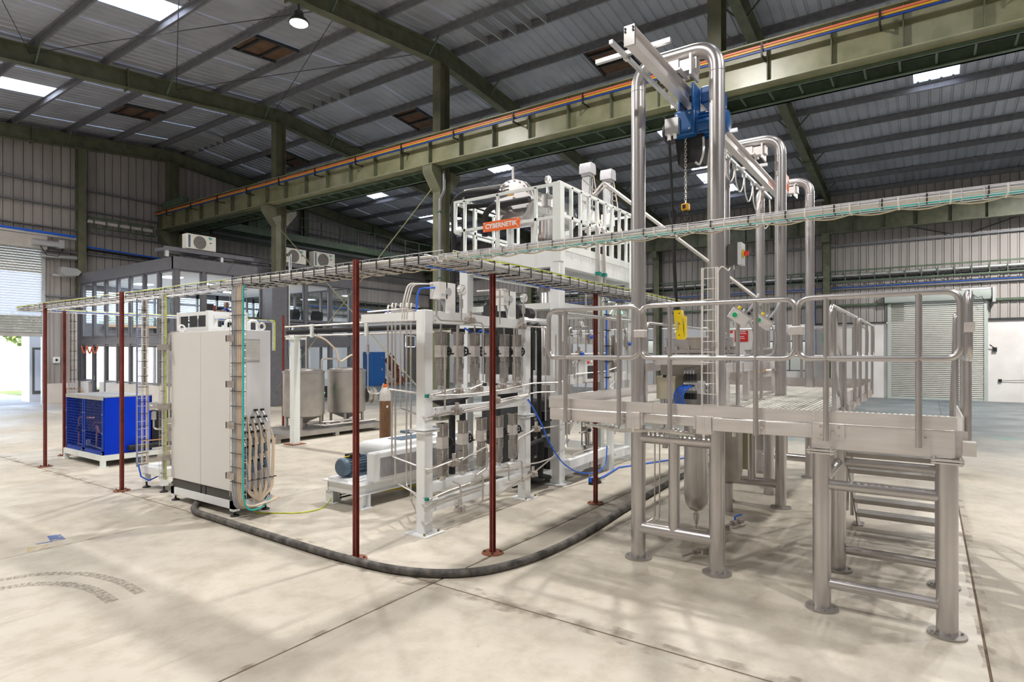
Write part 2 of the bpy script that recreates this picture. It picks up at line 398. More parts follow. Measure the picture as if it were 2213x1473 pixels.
def rafter(y, dark):
    m = MB()
    for side, xe in ((-1, XN), (1, 33.5)):
        for t0, t1, w_ in ((-.22, -.24, .28), (-.76, -.78, .28), (-.24, -.76, .012)):
            a = V((RX, y, RZ + (t0 + t1) / 2)); b = V((xe, y, rz(xe) + (t0 + t1) / 2))
            m.bar(a, b, w_, abs(t1 - t0))
    r = m.build('roof_rafter', 'green_paint', ceil)
    j = MB()                                        # bolted splice plates and flange stays
    for x in (3.0, 9.0, 20.6, 27.5): j.box(x - .02, x + .02, y - .15, y + .15, rz(x) - .86, rz(x) - .16)
    j.build('splice_plate', 'green_paint', r)
    for k, x in enumerate(pn):
        if k % 2 == 0:
            for sg in (-1, 1): MB().bar((x, y + sg*.03, rz(x) - .76), (x, y + sg * .55, rz(x) - .2), .045).build('flange_stay', 'green_rail', r)
for y in YC: rafter(y, 0)
# roof bracing rods
def rod(a, b, par=None, r=.011, m='dark_steel', nm='brace_rod'): return MB().cyl(a, b, r, 6).build(nm, m, par or ceil)
for ya, yb in ((12.98, 21.78),):
    for xa, xb in ((2.2, 6.4), (6.4, 2.2), (6.4, 10.6), (10.6, 6.4), (10.6, 14.4), (14.4, 10.6)):
        rod((xa, ya, rz(xa) - .42), (xb, yb, rz(xb) - .42))
for xa, xb in ((18, 22), (22, 18), (22, 26), (26, 22)): rod((xa, 12.98, rz(xa) - .42), (xb, 21.78, rz(xb) - .42))
# closed roof vents with plywood, and ridge louvres
for yc in mids[1:]:
    for x0, x1 in ((10.3, 12.0), (17.2, 18.9)):
        t = MB(); z0, z1 = rz(x0) - .03, rz(x1) - .03; y0, y1 = yc - .62, yc + .62
        t.add([(x0,y0,z0),(x1,y0,z1),(x1,y1,z1),(x0,y1,z0)], [(3,2,1,0)])
        rv = t.build('roof_vent', 'plywood', ceil)
        f = MB()
        for a, b in (((x0,y0,z0-.03),(x1,y0,z1-.03)), ((x0,y1,z0-.03),(x1,y1,z1-.03)), ((x0+.4,y0,rz(x0+.4)-.07),(x0+.4,y1,rz(x0+.4)-.07)), ((x1-.6,y0,rz(x1-.6)-.07),(x1-.6,y1,rz(x1-.6)-.07))): f.bar(a, b, .07, .09)
        f.build('vent_frame', 'dark_steel', rv)
for yc in [m_ + 1.9 for m_ in mids[1:]] :
    for k in range(5):
        y = yc - 1.2 + .55 * k
        MB().box(14.0, 15.2, y, y + .03, RZ - .36, RZ - .12).build('ridge_louvre', 'galv', ceil)
# ---- columns (middle row and far wall row)
for k, y in enumerate(YC):
    nm = ['first from the right, behind the stainless arches', 'second from the right, left of the white tower', 'third from the right, in front of the glass office', 'farthest, in the left corner by the end wall'][k]
    t = thing('steel_column', f'green painted steel column under the roof ridge, {nm}', 'column', (14.65, y, 0), 'middle row of steel columns')
    MB().ibeam((14.65, y, 0), (14.65, y, 11.5), .46, .32, .02, .014, (1, 0, 0)).build('shaft', 'green_column', t)
    MB().prism([(14.42, 7.3), (14.42, 8.05), (13.98, 8.05), (13.98, 7.85)], lambda a, b: (a, y - .2, b), lambda a, b: (a, y + .2, b)).build('corbel', 'green_column', t)
    MB().prism([(14.88, 7.3), (14.88, 8.02), (15.35, 8.02), (15.35, 7.85)], lambda a, b: (a, y - .2, b), lambda a, b: (a, y + .2, b)).build('corbel', 'green_column', t)
    MB().box(14.3, 15.0, y - .3, y + .3, 0, .03).build('base_plate', 'green_paint', t)
t0 = bpy.data.objects['steel_column.001']
MB().tube([(14.3, 12.74, 0), (14.3, 12.74, 7.0), (14.5, 12.74, 7.3), (14.5, 12.74, 7.95)], .045, 8, .1).build('conduit', 'purlin_grey', t0)
for z in (2.0, 4.5, 6.6): MB().box(14.24, 14.42, 12.68, 12.84, z, z + .04).build('saddle_clip', 'green_rail', t0)
for k, y in enumerate([-4.6] + YC):
    nm = ['beyond the roller shutter at the right end', 'beside the green exit sign', 'behind the stainless pipe arches', 'hidden behind the white tower', 'in the far corner'][k]
    t = thing('wall_column', f'dark green steel column along the far side wall, {nm}', 'column', (33.55, y, 0), 'far wall columns')
    MB().ibeam((33.55, y, 0), (33.55, y, rz(33.5) - .2), .5, .3, .02, .014, (1, 0, 0)).build('shaft', 'green_paint', t)
    MB().box(32.85, 33.3, y - .16, y + .16, 7.6, 7.98).build('corbel', 'green_paint', t)
xb = thing('cross_bracing', 'pair of crossed thin steel brace rods between two middle columns below the girder', 'bracing', (14.65, 17.3, 0))
for za, zb in ((.5, 7.4), (7.4, .5)): MB().cyl((14.37 if za < 1 else 14.33, 13.1, za), (14.37 if za < 1 else 14.33, 21.66, zb), .018, 6).build('brace_rod', 'green_girder', xb)
# ---- crane girders
def girder(x, y0, y1, zb, zt, label, front=True):
    t = thing('crane_girder', label, 'girder', (x, (y0 + y1) / 2, zb))
    MB().ibeam((x, y0, (zb+zt)/2), (x, y1, (zb+zt)/2), zt - zb, .42, .03, .016).build('beam', 'green_girder' if front else 'green_paint', t)
    k = math.ceil((y0 - 4.19) / PW)
    while 4.19 + k * PW < y1:
        y = 4.19 + k * PW
        for sg in ((-1, 1) if front else (-1,)): MB().box(x + sg*.01, x + sg*.17, y - .009, y + .009, zb + .03, zt - .03).build('web_stiffener', 'green_paint' if front else 'green_rail', t)
        k += 1
    MB().box(x - .035, x + .035, y0, y1, zt, zt + .07).build('crane_rail', 'dark_steel', t)
    return t
cg = girder(14.22, -9, 30.9, 8.08, 9.02, 'big olive green crane girder on the middle columns with coloured conductor bars')
cd = thing('conductor_bars', 'red, yellow and blue crane conductor bars clipped along the olive green girder', 'conductor', (13.9, 11, 8.7))
for z, mm, dx in ((8.83, 'orange_bar', 0), (8.785, 'conductor_yellow', .02), (8.74, 'conductor_blue', .04)):
    MB().box(13.86 + dx, 13.90 + dx, -9, 30.6, z - .019, z + .019).build('conductor_bar', mm, cd)
for k in range(18):
    y = -8 + 2.2 * k
    b = MB().box(13.88, 14.21, y - .015, y + .015, 8.62, 8.65).box(13.84, 13.88, y - .02, y + .02, 8.6, 8.9); b.build('bar_bracket', 'black', cd)
# lattice between girder and its surge channel
lt = thing('surge_lattice', 'green ladder-like lattice and channel under the back of the olive girder', 'lattice', (14.9, 11, 8.05))
MB().box(15.12, 15.20, -9, 30.9, 7.98, 8.26).box(15.02, 15.2, -9, 30.9, 7.98, 8.0).build('surge_channel', 'green_rail', lt)
MB().box(14.36, 14.41, -9, 30.9, 8.0, 8.07).build('edge_angle', 'green_rail', lt)
for k in range(64):
    y = -8.8 + .62*k
    if all(abs(y - c) > .22 for c in YC): MB().box(14.41, 15.12, y - .02, y + .02, 8.03, 8.07).build('rung', 'green_rail', lt)
MB().box(14.92, 15.10, -9, 30.2, 8.26, 8.40).build('cable_bundle', 'black', lt)
girder(33.05, -14, 30.9, 7.98, 8.86, 'long green crane girder on the far wall columns', False)
# crane bridge parked at the end wall, with walkway rail
br = thing('crane_bridge', 'pale green travelling crane bridge with railed walkway parked at the end wall', 'crane', (23.5, 29.2, 8.0))
MB().box(15.3, 32.75, 29.5, 30.1, 8.05, 8.75).build('bridge_beam', 'green_rail', br)
MB().box(15.3, 32.75, 28.62, 29.5, 8.5, 8.56).box(15.3, 32.75, 28.55, 28.62, 8.3, 8.66).build('walkway', 'pale_green' if 0 else 'green_rail', br)
for z in (9.15, 9.65): MB().cyl((15.3, 28.6, z), (32.75, 28.6, z), .025, 6).build('rail', 'green_rail', br)
for k in range(14): MB().box(15.35 + 1.33*k - .03, 15.35 + 1.33*k + .03, 28.57, 28.63, 8.6, 9.67).build('rail_post', 'green_rail', br)
MB().cyl((15.4, 28.3, 7.95), (30, 28.3, 7.95), .14, 10).build('drive_shaft', 'dark_steel', br)
for x in (14.22, 33.05): MB().box(x - .12, x + .12, 28.3, 30.3, 9.1, 9.4).build('end_carriage', 'green_rail', br)
MB().box(14.35, 15.5, 29.5, 30.1, 9.12, 9.35).box(15.3, 15.5, 29.5, 30.1, 8.7, 9.35).build('carriage_arm', 'green_rail', br)
MB().box(17.6, 18.6, 28.75, 29.4, 8.56, 9.3).build('control_box', 'green_rail', br)
# ---- walls
def wall(nm): return nm
wl = MB().box(9.62, 10.78, YF - .12, YF + .14, 0, .84).build('wall_left', 'masonry_light', kind='structure')
wb = MB().box(XF, XF + .25, 1.55, 5.2, 0, 3.6).build('wall_back', 'masonry', kind='structure')
MB().box(-6, 5.2, YF, YF + .25, 0, .84).build('plinth', 'masonry_light', wl)
MB().box(22.3, 30.95, YF, YF + .25, 0, 4.4).build('lining_board', 'office_wall', wl)
MB().box(30.95, 34, YF, YF + .25, 3.55, 4.4).box(32.3, 34, YF, YF + .25, 0, 3.55).build('lining_board', 'office_wall', wl)
for k in range(40):
    x = XN + k; z1 = max(rz(x), rz(x + 1)) + .06
    if 5.0 <= x < 9.5: z0 = 6.9
    elif x < 10.7: z0 = .84
    elif x < 22: z0 = 5.4
    else: z0 = 4.4
    place(ws, 'wall_sheet', (x, YF - .007*(k % 2), z0), wl, (0, 0, 0), (1, 1, z1 - z0))
place(ws, 'wall_sheet', (9.58, YF - .004, .84), wl, (0, 0, 0), (.44, 1, 6.2))
for z in (4.6, 6.55, 7.55, 8.5, 9.4):
    for x0, x1 in ((-6, 5.0), (9.6, 34)) if z < 6.8 else ((-6, 34),): MB().box(x0, x1, YF - .17, YF - .035, z - .03, z + .03).build('girt', 'purlin_grey', wl)
for k in range(45):
    y = YF - 1 - k; z0 = 3.62
    if y + .5 < 1.5 and y + .5 > -2.1: z0 = 4.55
    place(ws, 'wall_sheet', (XF - .007*(k % 2), y + 1, z0), wb, (0, 0, -PI/2), (1, 1, rz(XF) + .06 - z0))
for z in (4.52, 5.35, 7.49, 8.9):
    for y0, y1 in ((YN, -2.1), (1.6, YF)) if z == 4.52 else ((YN, YF),): MB().box(XF - .16, XF - .035, y0, y1, z - .05, z + .05).build('girt', 'green_rail' if z == 4.52 else 'purlin_grey', wb)
for sg, y in ((-1, -1.2), (1, -1.2)): rod((XF - .12, -1.2, 7.45), (XF - .12, -1.2 + sg*2.6, 8.3), wb, .02)
MB().box(XF, XF + .25, YN, -2.05, 0, 3.6).build('masonry_panel', 'masonry', wb)
for y0, y1, z0, z1 in ((5.2, 7.6, 0, 1.22), (5.2, 7.6, 2.8, 3.6), (7.6, 13.3, 0, 3.6), (13.3, 14.9, 0, 2.1), (13.3, 14.9, 2.95, 3.6), (14.9, 31, 0, 3.6)):
    MB().box(XF, XF + .25, y0, y1, z0, z1).build('masonry_panel', 'masonry' if z0 == 0 and y1 < 8 else 'office_wall', wb)
MB().box(XF - .08, XF, YN, -2.1, 3.6, 3.7).box(XF - .08, XF, 1.7, 5.2, 3.6, 3.66).build('capping', 'dark_steel', wb)
MB().box(XN - .2, XN, YN, YF, 0, 10.3).build('wall_near', 'wall_sheet', kind='structure')
MB().box(XN, XF, YN - .2, YN, 0, 12.2).build('wall_right', 'wall_sheet', kind='structure')
for k, (y0, y1, z0, z1, mu) in enumerate(((5.2, 7.6, 1.22, 2.8, 3), (13.3, 14.9, 2.1, 2.95, 2))):
    wn = thing(f'window_{k+1}', None, None, (XF + .1, (y0+y1)/2, z0), kind='structure')
    f = MB()
    for i in range(mu + 1): y = y0 + (y1-y0)*i/mu; f.box(XF + .05, XF + .14, y - .03, y + .03, z0, z1)
    f.box(XF + .05, XF + .14, y0, y1, z0, z0 + .06).box(XF + .05, XF + .14, y0, y1, z1 - .06, z1); f.build('window_frame', 'frame_grey', wn)
    for i in range(mu): MB().box(XF + .09, XF + .1, y0 + (y1-y0)*i/mu + .03, y0 + (y1-y0)*(i+1)/mu - .03, z0 + .06, z1 - .06).build('pane', 'glass', wn)
# dark door in the end wall
d = thing('door_1', None, None, (31.6, YF, 0), kind='structure')
MB().box(30.95, 31.05, YF - .05, YF + .1, 0, 3.55).box(32.2, 32.3, YF - .05, YF + .1, 0, 3.55).box(31.05, 32.2, YF - .05, YF + .1, 2.5, 2.62).box(31.05, 32.2, YF - .05, YF + .1, 3.45, 3.55).build('door_frame', 'frame_grey', d)
MB().box(31.05, 32.2, YF + .0, YF + .05, .02, 2.5).build('door_leaf', 'frame_grey', d)
for z0, z1 in ((.15, 1.0), (1.1, 2.4), (2.66, 3.42)): MB().box(31.2, 32.05, YF - .01, YF + .06, z0, z1).build('pane', 'ac_grille', d)
MB().box(31.12, 31.16, YF - .06, YF, .95, 1.15).build('handle', 'steel_bright', d)
# ---- roller shutter on the far wall
sh = thing('roller_shutter', 'pale green closed roller shutter in the far white wall at right', 'shutter', (XF - .1, -.25, 0))
for k in range(50):
    z = .1 + k * .088
    m = MB(); m.prism([(0, 0), (-.02, .012), (-.034, .04), (-.02, .07), (0, .082)], lambda a, b: (XF - .06 + a, -2.0, z + b), lambda a, b: (XF - .06 + a, 1.5, z + b)); m.build('slat', 'shutter_green', sh)
MB().box(XF - .1, XF - .04, -2.0, 1.5, .0, .1).build('bottom_rail', 'pale_green', sh)
for y in (-2.07, 1.57): MB().box(XF - .14, XF - .0, y - .07, y + .07, 0, 4.5).build('guide_rail', 'pale_green', sh)
MB().prism([(0, 4.5), (-.35, 4.55), (-.42, 4.7), (-.42, 4.95), (0, 4.95)], lambda a, b: (XF + a, -2.25, b), lambda a, b: (XF + a, 1.75, b)).build('hood', 'pale_green', sh)
MB().box(XF - .5, XF - .03, -2.38, -2.27, 4.4, 5.05).build('end_plate', 'galv', sh)
MB().cyl((XF - .3, -1.2, 4.98), (XF - .3, -2.2, 4.98), .11, 12).build('drive_motor', 'galv', sh)
MB().tube([(XF - .44, -1.6, 4.75), (XF - .46, -1.75, 4.6), (XF - .46, -1.9, 4.66), (XF - .46, -2.0, 4.4)], .015, 6).build('drive_cable', 'black', sh)
# cable tray, pipes and blue cable along the far wall
tr = thing('wall_cable_tray', 'green ladder cable tray on edge with silver duct along the far wall', 'tray', (33.8, 6, 5.7))
for z in (5.68, 6.2): MB().box(33.62, 33.70, YN, 29, z - .035, z + .035).build('side_rail', 'green_rail', tr)
for k in range(60): MB().box(33.63, 33.67, -9 + .62*k - .02, -9 + .62*k + .02, 5.7, 6.18).build('rung', 'green_rail', tr)
MB().cyl((33.77, YN, 5.98), (33.77, 29, 5.98), .07, 10).build('silver_duct', 'galv', tr)
MB().cyl((33.78, YN, 5.8), (33.78, 29, 5.8), .05, 8).build('black_cables', 'black', tr)
bc = thing('blue_wall_cable', 'blue cable with drops clipped under the cable tray on the far wall', 'cable', (33.8, 6, 5.3))
MB().tube([(33.8, YN, 5.42), (33.8, -1.6, 5.42), (33.8, 2.6, 5.40), (33.8, 4.8, 5.4), (33.8, 12, 5.38), (33.8, 29, 5.38)], .016, 6).build('cable_run', 'blue_cable', bc)
MB().tube([(33.8, 4.75, 5.4), (33.9, 4.75, 5.2), (33.93, 4.75, 2.0)], .012, 6).build('cable_drop', 'blue_cable', bc)
# signs on the far wall
s = thing('exit_sign', 'green exit sign panel on the dark green column left of the roller shutter', 'sign', (33.27, 4.19, 2.68)); MB().box(33.25, 33.29, 4.02, 4.36, 2.68, 3.12).build('panel', 'green_btn', s)
s = thing('safety_sign', 'red safety notice with white lettering and a helmet and boots panel on the far wall', 'sign', (33.95, 8.55, 2.78))
MB().box(33.95, 33.99, 8.06, 8.74, 2.78, 3.5).build('red_panel', 'sign_red', s); MB().box(33.95, 33.99, 8.76, 9.1, 2.78, 3.5).build('white_panel', 'white', s)
for z, a, b in ((3.4, 8.2, 8.62), (3.32, 8.18, 8.6), (3.22, 8.14, 8.66), (3.06, 8.25, 8.55), (2.96, 8.22, 8.5)): MB().box(33.944, 33.951, a, b, z - .018, z + .018).build('text_line', 'white', s)
MB().lathe((33.945, 8.93, 3.34), (1, 0, 0), [(.10, 0), (.10, .006)], 16).build('helmet_mark', 'red_btn', s)
MB().prism([(9.0, 2.84), (9.0, 3.04), (8.93, 3.04), (8.93, 2.94), (8.83, 2.9), (8.83, 2.84)], lambda a, b: (33.943, a, b), lambda a, b: (33.951, a, b)).build('boot_mark', 'red_btn', s)
s = thing('signboard', 'large off-white board behind the red safety notice on the far wall', 'board', (33.99, 8.5, 2.0)); MB().box(33.985, 34.0, 7.7, 9.4, 2.0, 3.85).build('board', 'masonry_light', s); MB().box(33.96, 34.0, 7.6, 9.5, 3.85, 3.93).build('top_rail', 'galv', s)
sk = thing('wall_socket', 'black plug with a trailing cable on the white wall at far right', 'socket', (33.97, -2.6, .95))
MB().box(33.93, 34.0, -2.62, -2.5, .88, 1.0).build('plug', 'black', sk); MB().tube([(33.95, -2.6, .94), (33.93, -3.3, .97), (33.93, -4.2, 1.1), (33.93, -6, 1.5)], .012, 6).build('flex', 'black', sk)
sk = thing('wall_switch', 'small black isolator beside the right guide of the far shutter', 'switch', (33.97, -2.4, 2.3)); MB().box(33.9, 34.0, -2.45, -2.3, 2.22, 2.4).build('switch_box', 'black', sk); MB().bar((33.92, -2.35, 2.38), (33.85, -2.2, 2.52), .03).build('lever', 'black', sk)
# ---- left shutter (part open) and what hangs on the end wall
sh = thing('roller_shutter', 'large half-raised roller shutter in the end wall at far left', 'shutter', (7.2, YF - .1, 2.8))
for k in range(34):
    z = 2.98 + k * .106
    m = MB(); m.prism([(0, 0), (-.03, .015), (-.045, .05), (-.03, .085), (0, .1)], lambda a, b: (5.0, YF - .05 + a, z + b), lambda a, b: (9.5, YF - .05 + a, z + b)); m.build('slat', 'blind' if 7 <= k <= 23 else 'shutter', sh)
MB().box(5.0, 9.5, YF - .13, YF - .05, 2.84, 2.98).build('bottom_rail', 'shutter', sh)
MB().box(4.95, 9.55, YF - .55, YF, 6.5, 7.05).build('hood', 'shutter', sh)
MB().box(9.5, 9.62, YF - .14, YF + .02, 0, 6.6).build('guide_rail', 'galv', sh)
MB().cyl((9.0, YF - .62, 6.75), (9.9, YF - .62, 6.75), .13, 10).box(9.9, 10.1, YF - .75, YF - .45, 6.6, 6.95).build('drive_motor', 'galv', sh)
MB().tube([(9.3, YF - .62, 6.6), (9.5, YF - .65, 6.25), (9.9, YF - .65, 6.25), (10.1, YF - .62, 6.6)], .02, 6).build('drive_cable', 'black', sh)
MB().cyl((9.4, YF - .3, 6.3), (10.7, YF - .3, 6.3), .1, 10).build('axle_tube', 'galv', sh)
col = thing('end_wall_column', 'olive green steel column on the end wall between shutter and office', 'column', (10.85, YF - .35, 0))
MB().ibeam((10.85, YF - .3, 4.8), (10.85, YF - .3, 11.2), .36, .3, .02, .014, (0, 1, 0)).build('shaft', 'green_column', col); MB().ibeam((10.85, YF - .3, 0), (10.85, YF - .3, 4.8), .36, .3, .02, .014, (0, 1, 0)).build('lower_shaft', 'frame_grey', col)
for x, lb in ((22.4, 'dark green steel column on the end wall right of the glass office'),):
    col = thing('end_wall_column', lb, 'column', (x, YF - .35, 0)); MB().ibeam((x, YF - .3, 0), (x, YF - .3, 11), .36, .3, .02, .014, (0, 1, 0)).build('shaft', 'green_paint', col)
fd = thing('floodlight', 'silver floodlight on a bracket between the left shutter and the office', 'lamp', (10.2, YF - .4, 5.6))
MB().prism([(9.95, 5.62), (10.15, 5.45), (10.62, 5.5), (10.72, 5.68), (10.55, 5.8), (10.0, 5.82)], lambda a, b: (a, YF - .75, b), lambda a, b: (a, YF - .35, b)).build('housing', 'galv', fd); MB().box(9.8, 10.65, YF - .35, YF - .18, 5.45, 5.52).build('bracket_arm', 'galv', fd)
bl = thing('blue_pipe_run', 'blue cables over a grey pipe along the top of the left shutter', 'pipe', (8, YF - .5, 7.2))
MB().cyl((-5, YF - .5, 7.25), (10.6, YF - .5, 7.1), .06, 8).build('grey_pipe', 'galv', bl); MB().cyl((-5, YF - .5, 7.36), (10.6, YF - .5, 7.2), .05, 8).build('blue_cables', 'blue_cable', bl)
bl = thing('blue_pipe_run', 'blue and black cables on a pipe above the office, right of the end wall column', 'pipe', (15, YF - .3, 6.6))
MB().cyl((11.1, YF - .3, 6.75), (18, YF - .3, 6.55), .05, 8).build('black_cables', 'black', bl); MB().cyl((11.1, YF - .3, 6.86), (18, YF - .3, 6.6), .035, 8).build('blue_cables', 'blue_cable', bl)
tr = thing('end_wall_tray', 'dark ladder cable tray with blue cable on the end wall right of the office', 'tray', (26, YF - .3, 5.4))
for z in (5.15, 5.55): MB().box(19, 33.5, YF - .42, YF - .36, z - .03, z + .03).build('side_rail', 'green_rail', tr)
for k in range(24): MB().box(19.2 + .6*k, 19.24 + .6*k, YF - .42, YF - .38, 5.15, 5.55).build('rung', 'green_rail', tr)
MB().cyl((19, YF - .3, 5.4), (33.5, YF - .3, 5.4), .09, 8).build('cables', 'black', tr); MB().cyl((22.6, YF - .3, 5.02), (33.5, YF - .3, 5.02), .035, 8).build('blue_cables', 'blue_cable', tr)
tr = thing('end_wall_tray', 'green ladder tray with cream duct high on the end wall under the girder', 'tray', (12.3, YF - .3, 8.0))
for z in (7.75, 8.2): MB().box(11.1, 13.9, YF - .42, YF - .36, z - .03, z + .03).build('side_rail', 'green_rail', tr)
for k in range(6): MB().box(11.3 + .5*k, 11.34 + .5*k, YF - .42, YF - .38, 7.75, 8.2).build('rung', 'green_rail', tr)
MB().cyl((11.1, YF - .28, 8.02), (13.9, YF - .28, 8.02), .08, 8).build('duct', 'masonry_light', tr)
sb = thing('socket_box', 'white socket box on the grey sheeting left of the office', 'socket', (10.05, YF - .1, 1.75)); MB().box(9.9, 10.15, YF - .12, YF, 1.72, 1.98).build('box', 'white', sb); MB().box(9.98, 10.06, YF - .13, YF - .12, 1.8, 1.9).build('outlet', 'black', sb)
st = thing('stool', 'small rusty red tubular stool by the end wall near the blue chiller', 'stool', (10.45, YF - .6, 0))
for x in (10.25, 10.65):
    for y in (YF - .8, YF - .45): MB().bar((x, y, 0), (x, y, .62), .035).build('leg', 'copper', st)
MB().box(10.23, 10.67, YF - .82, YF - .43, .60, .64).build('seat', 'copper', st)
lk = thing('locker', 'tall dark blue steel locker against the end wall', 'locker', (27.85, YF - .35, 0)); MB().box(27.15, 28.55, YF - .65, YF - .05, .0, 2.25).build('body', 'blue_locker', lk, bev=.01)
MB().box(27.55, 28.53, YF - .665, YF - .65, .06, 2.2).build('door', 'blue_locker', lk); MB().box(28.2, 28.28, YF - .69, YF - .66, 1.0, 1.15).box(28.2, 28.28, YF - .69, YF - .66, 1.86, 1.92).build('handle', 'steel_bright', lk)
rp = thing('stacked_boards', 'stack of rust red boards leaning by the blue locker', 'boards', (29.3, YF - .5, 0))
for k in range(4): MB().bar((28.85 + .24*k, YF - .55 - .04*k, 1.93 - .47*k), (29.0 + .24*k, YF - .95 - .04*k, 1.47 - .47*k), .85, .05, (0,1,1)).build('board', 'rust_board', rp)
MB().box(28.7, 29.9, YF - 1.0, YF - .1, 0, .12).build('base_board', 'rust_board', rp)
# ---------------------------------------------------------------- high bay lamps (each carries its own light)
def high_bay(x, y, label, on=True, pw=1.0):
    z = rz(x) - .8
    t = thing('high_bay_lamp', label, 'lamp', (x, y, z - .55), 'high bay lamps under the rafters')
    MB().cyl((x, y, z - .02), (x, y, z - .25), .025, 8).build('hanger', 'dark_steel', t)
    MB().lathe((x, y, z - .5), (0, 0, 1), [(.24, 0), (.25, .02), (.2, .1), (.12, .16), (.11, .28), (.05, .3)], 20).build('housing', 'dark_steel', t)
    MB().lathe((x, y, z - .52), (0, 0, 1), [(.2, 0), (.22, .015)], 20).build('lens', 'lamp_face' if on else 'galv', t)
    if on:
        l = bpy.data.lights.new('lamp_light', 'AREA'); l.shape = 'DISK'; l.size = .42; l.energy = LAMP_W * pw; l.color = (1.0, .965, .92); l.spread = math.radians(172)
        o = bpy.data.objects.new('lamp_light', l); C.objects.link(o); o.location = (0, 0, -.02); o.parent = t
high_bay(9.3, 12.98, 'lit high bay lamp glaring under the rafter at top of the picture')
high_bay(31.0, 4.19, 'dark unlit high bay lamp on the far right rafter', False)
for k, (x, y, pw) in enumerate(((0.2, 12.98, .85), (3.4, 21.78, .95), (-3.0, 21.78, .8), (9.3, 4.19, 1.25), (0.0, 4.19, .74), (2.0, -4.5, .78), (9.6, -4.8, .72), (20.5, -4.6, 1.15), (20.5, 12.98, 1.3), (28.5, -4.6, 2.6), (26, 21.8, 1.2))):
    high_bay(x, y, ['high bay lamp on the rafter left of the view', 'high bay lamp on the rafter above the office side', 'high bay lamp over the left aisle', 'high bay lamp over the stainless platform', 'high bay lamp over the camera side', 'high bay lamp behind the camera', 'high bay lamp over the right end of the hall', 'high bay lamp in the far aisle at right', 'high bay lamp in the far aisle behind the tower', 'high bay lamp in the far right corner', 'high bay lamp in the far aisle at the end wall'][k], True, pw)

# ================================================================ GLASS OFFICE (two storeys in the corner)
OX0, OX1, OY0, OY1 = 10.8, 18.86, 22.3, 31.0
of = thing('glass_office', 'two-storey grey framed glass office in the left corner of the hall', 'office', (OX0, OY0, 0))
MB().box(OX0 - .06, OX1 + .06, OY0 - .06, OY0 + .1, 5.17, 5.62).box(OX0 - .06, OX0 + .1, OY0, OY1, 5.17, 5.62).build('fascia', 'frame_grey', of)
MB().box(OX0, OX1, OY0, OY1, 5.52, 5.6).build('roof_deck', 'frame_grey', of)
MB().box(OX0 + .1, OX1, OY0 + .1, OY1, 5.2, 5.3).build('ceiling_panel', 'ceil_white', of)
MB().box(OX0 - .03, OX1 + .03, OY0 - .03, OY1, 2.5, 2.8).build('floor_band', 'frame_grey', of)
MB().box(OX0 + .12, OX1 - .1, OY0 + .12, OY1, 2.8, 2.86).build('upper_floor', 'floor_office', of)
for q in ((OX0 - .02, OX0 + .12, 22.3, 28.6), (OX0 - .02, OX0 + .12, 29.7, 31), (OX0, 14.2, OY0 - .02, OY0 + .12), (17.65, OX1, OY0 - .02, OY0 + .12)): MB().box(*q, 0, .93).build('dwarf_wall', 'masonry_light', of)
ep = MB().box(OX1 - .1, OX1, OY0 + .1, OY1, 0, .12).box(OX1 - .1, OX1, OY0 + .1, OY1, 2.46, 2.9).box(OX1 - .1, OX1, OY0 + .1, OY1, 5.15, 5.5).build('end_partition', 'frame_grey', of)
for y in (22.45, 24.5, 26.6, 28.7, 30.9): MB().box(OX1 - .1, OX1, y - .05, y + .05, .12, 5.15).build('mullion', 'frame_grey', of)
for z0, z1 in ((.12, 2.46), (2.9, 5.15)): MB().add([(OX1 - .05, OY0 + .1, z0), (OX1 - .05, OY1, z0), (OX1 - .05, OY1, z1), (OX1 - .05, OY0 + .1, z1)], [(0,1,2,3)]).build('pane', 'glass', ep)
lm = [22.36, 23.5, 24.66, 25.83, 26.93, 28.05, 29.23, 30.38, 30.95]
for y in lm: MB().box(OX0 - .04, OX0 + .1, y - .06, y + .06, 2.7, 5.2).build('mullion', 'frame_grey', of)
for y in lm: MB().box(OX0 - .04, OX0 + .1, y - .055, y + .055, .93 if y < 28 else (0.0 if y < 30 else .93), 2.52).build('mullion', 'frame_grey', of)
for a, b in zip(lm, lm[1:]):
    for z0, z1 in ((2.86, 5.15), (1.0, 2.46)):
        if z0 < 2 and 28 < a < 29: z0 = .1
        f = MB(); x0, x1 = OX0 - .02, OX0 + .06
        f.box(x0, x1, a + .06, a + .1, z0, z1).box(x0, x1, b - .1, b - .06, z0, z1).box(x0, x1, a + .06, b - .06, z0 - .05, z0 + .02).box(x0, x1, a + .06, b - .06, z1 - .04, z1 + .02)
        w_ = f.build('window', 'frame_grey', of); MB().add([(OX0 + .018, a + .09, z0), (OX0 + .018, b - .09, z0), (OX0 + .018, b - .09, z1 - .02), (OX0 + .018, a + .09, z1 - .02)], [(3,2,1,0)]).build('pane', 'glass', w_)
MB().box(OX0 - .06, OX0 - .03, 29.0, 29.05, 1.0, 1.2).build('door_handle', 'steel_bright', of)
rm = [10.86, 11.84, 13.08, 14.26, 14.95, 15.32, 16.31, 17.63, 18.8]
for x in rm: MB().box(x - .075, x + .075, OY0 - .04, OY0 + .1, 0 if x > 14 else .93, 5.2).build('mullion', 'frame_grey', of)
MB().box(14.2, 15.0, OY0 - .75, OY0 - .02, 0, 5.3).build('column_cladding', 'frame_grey', of)
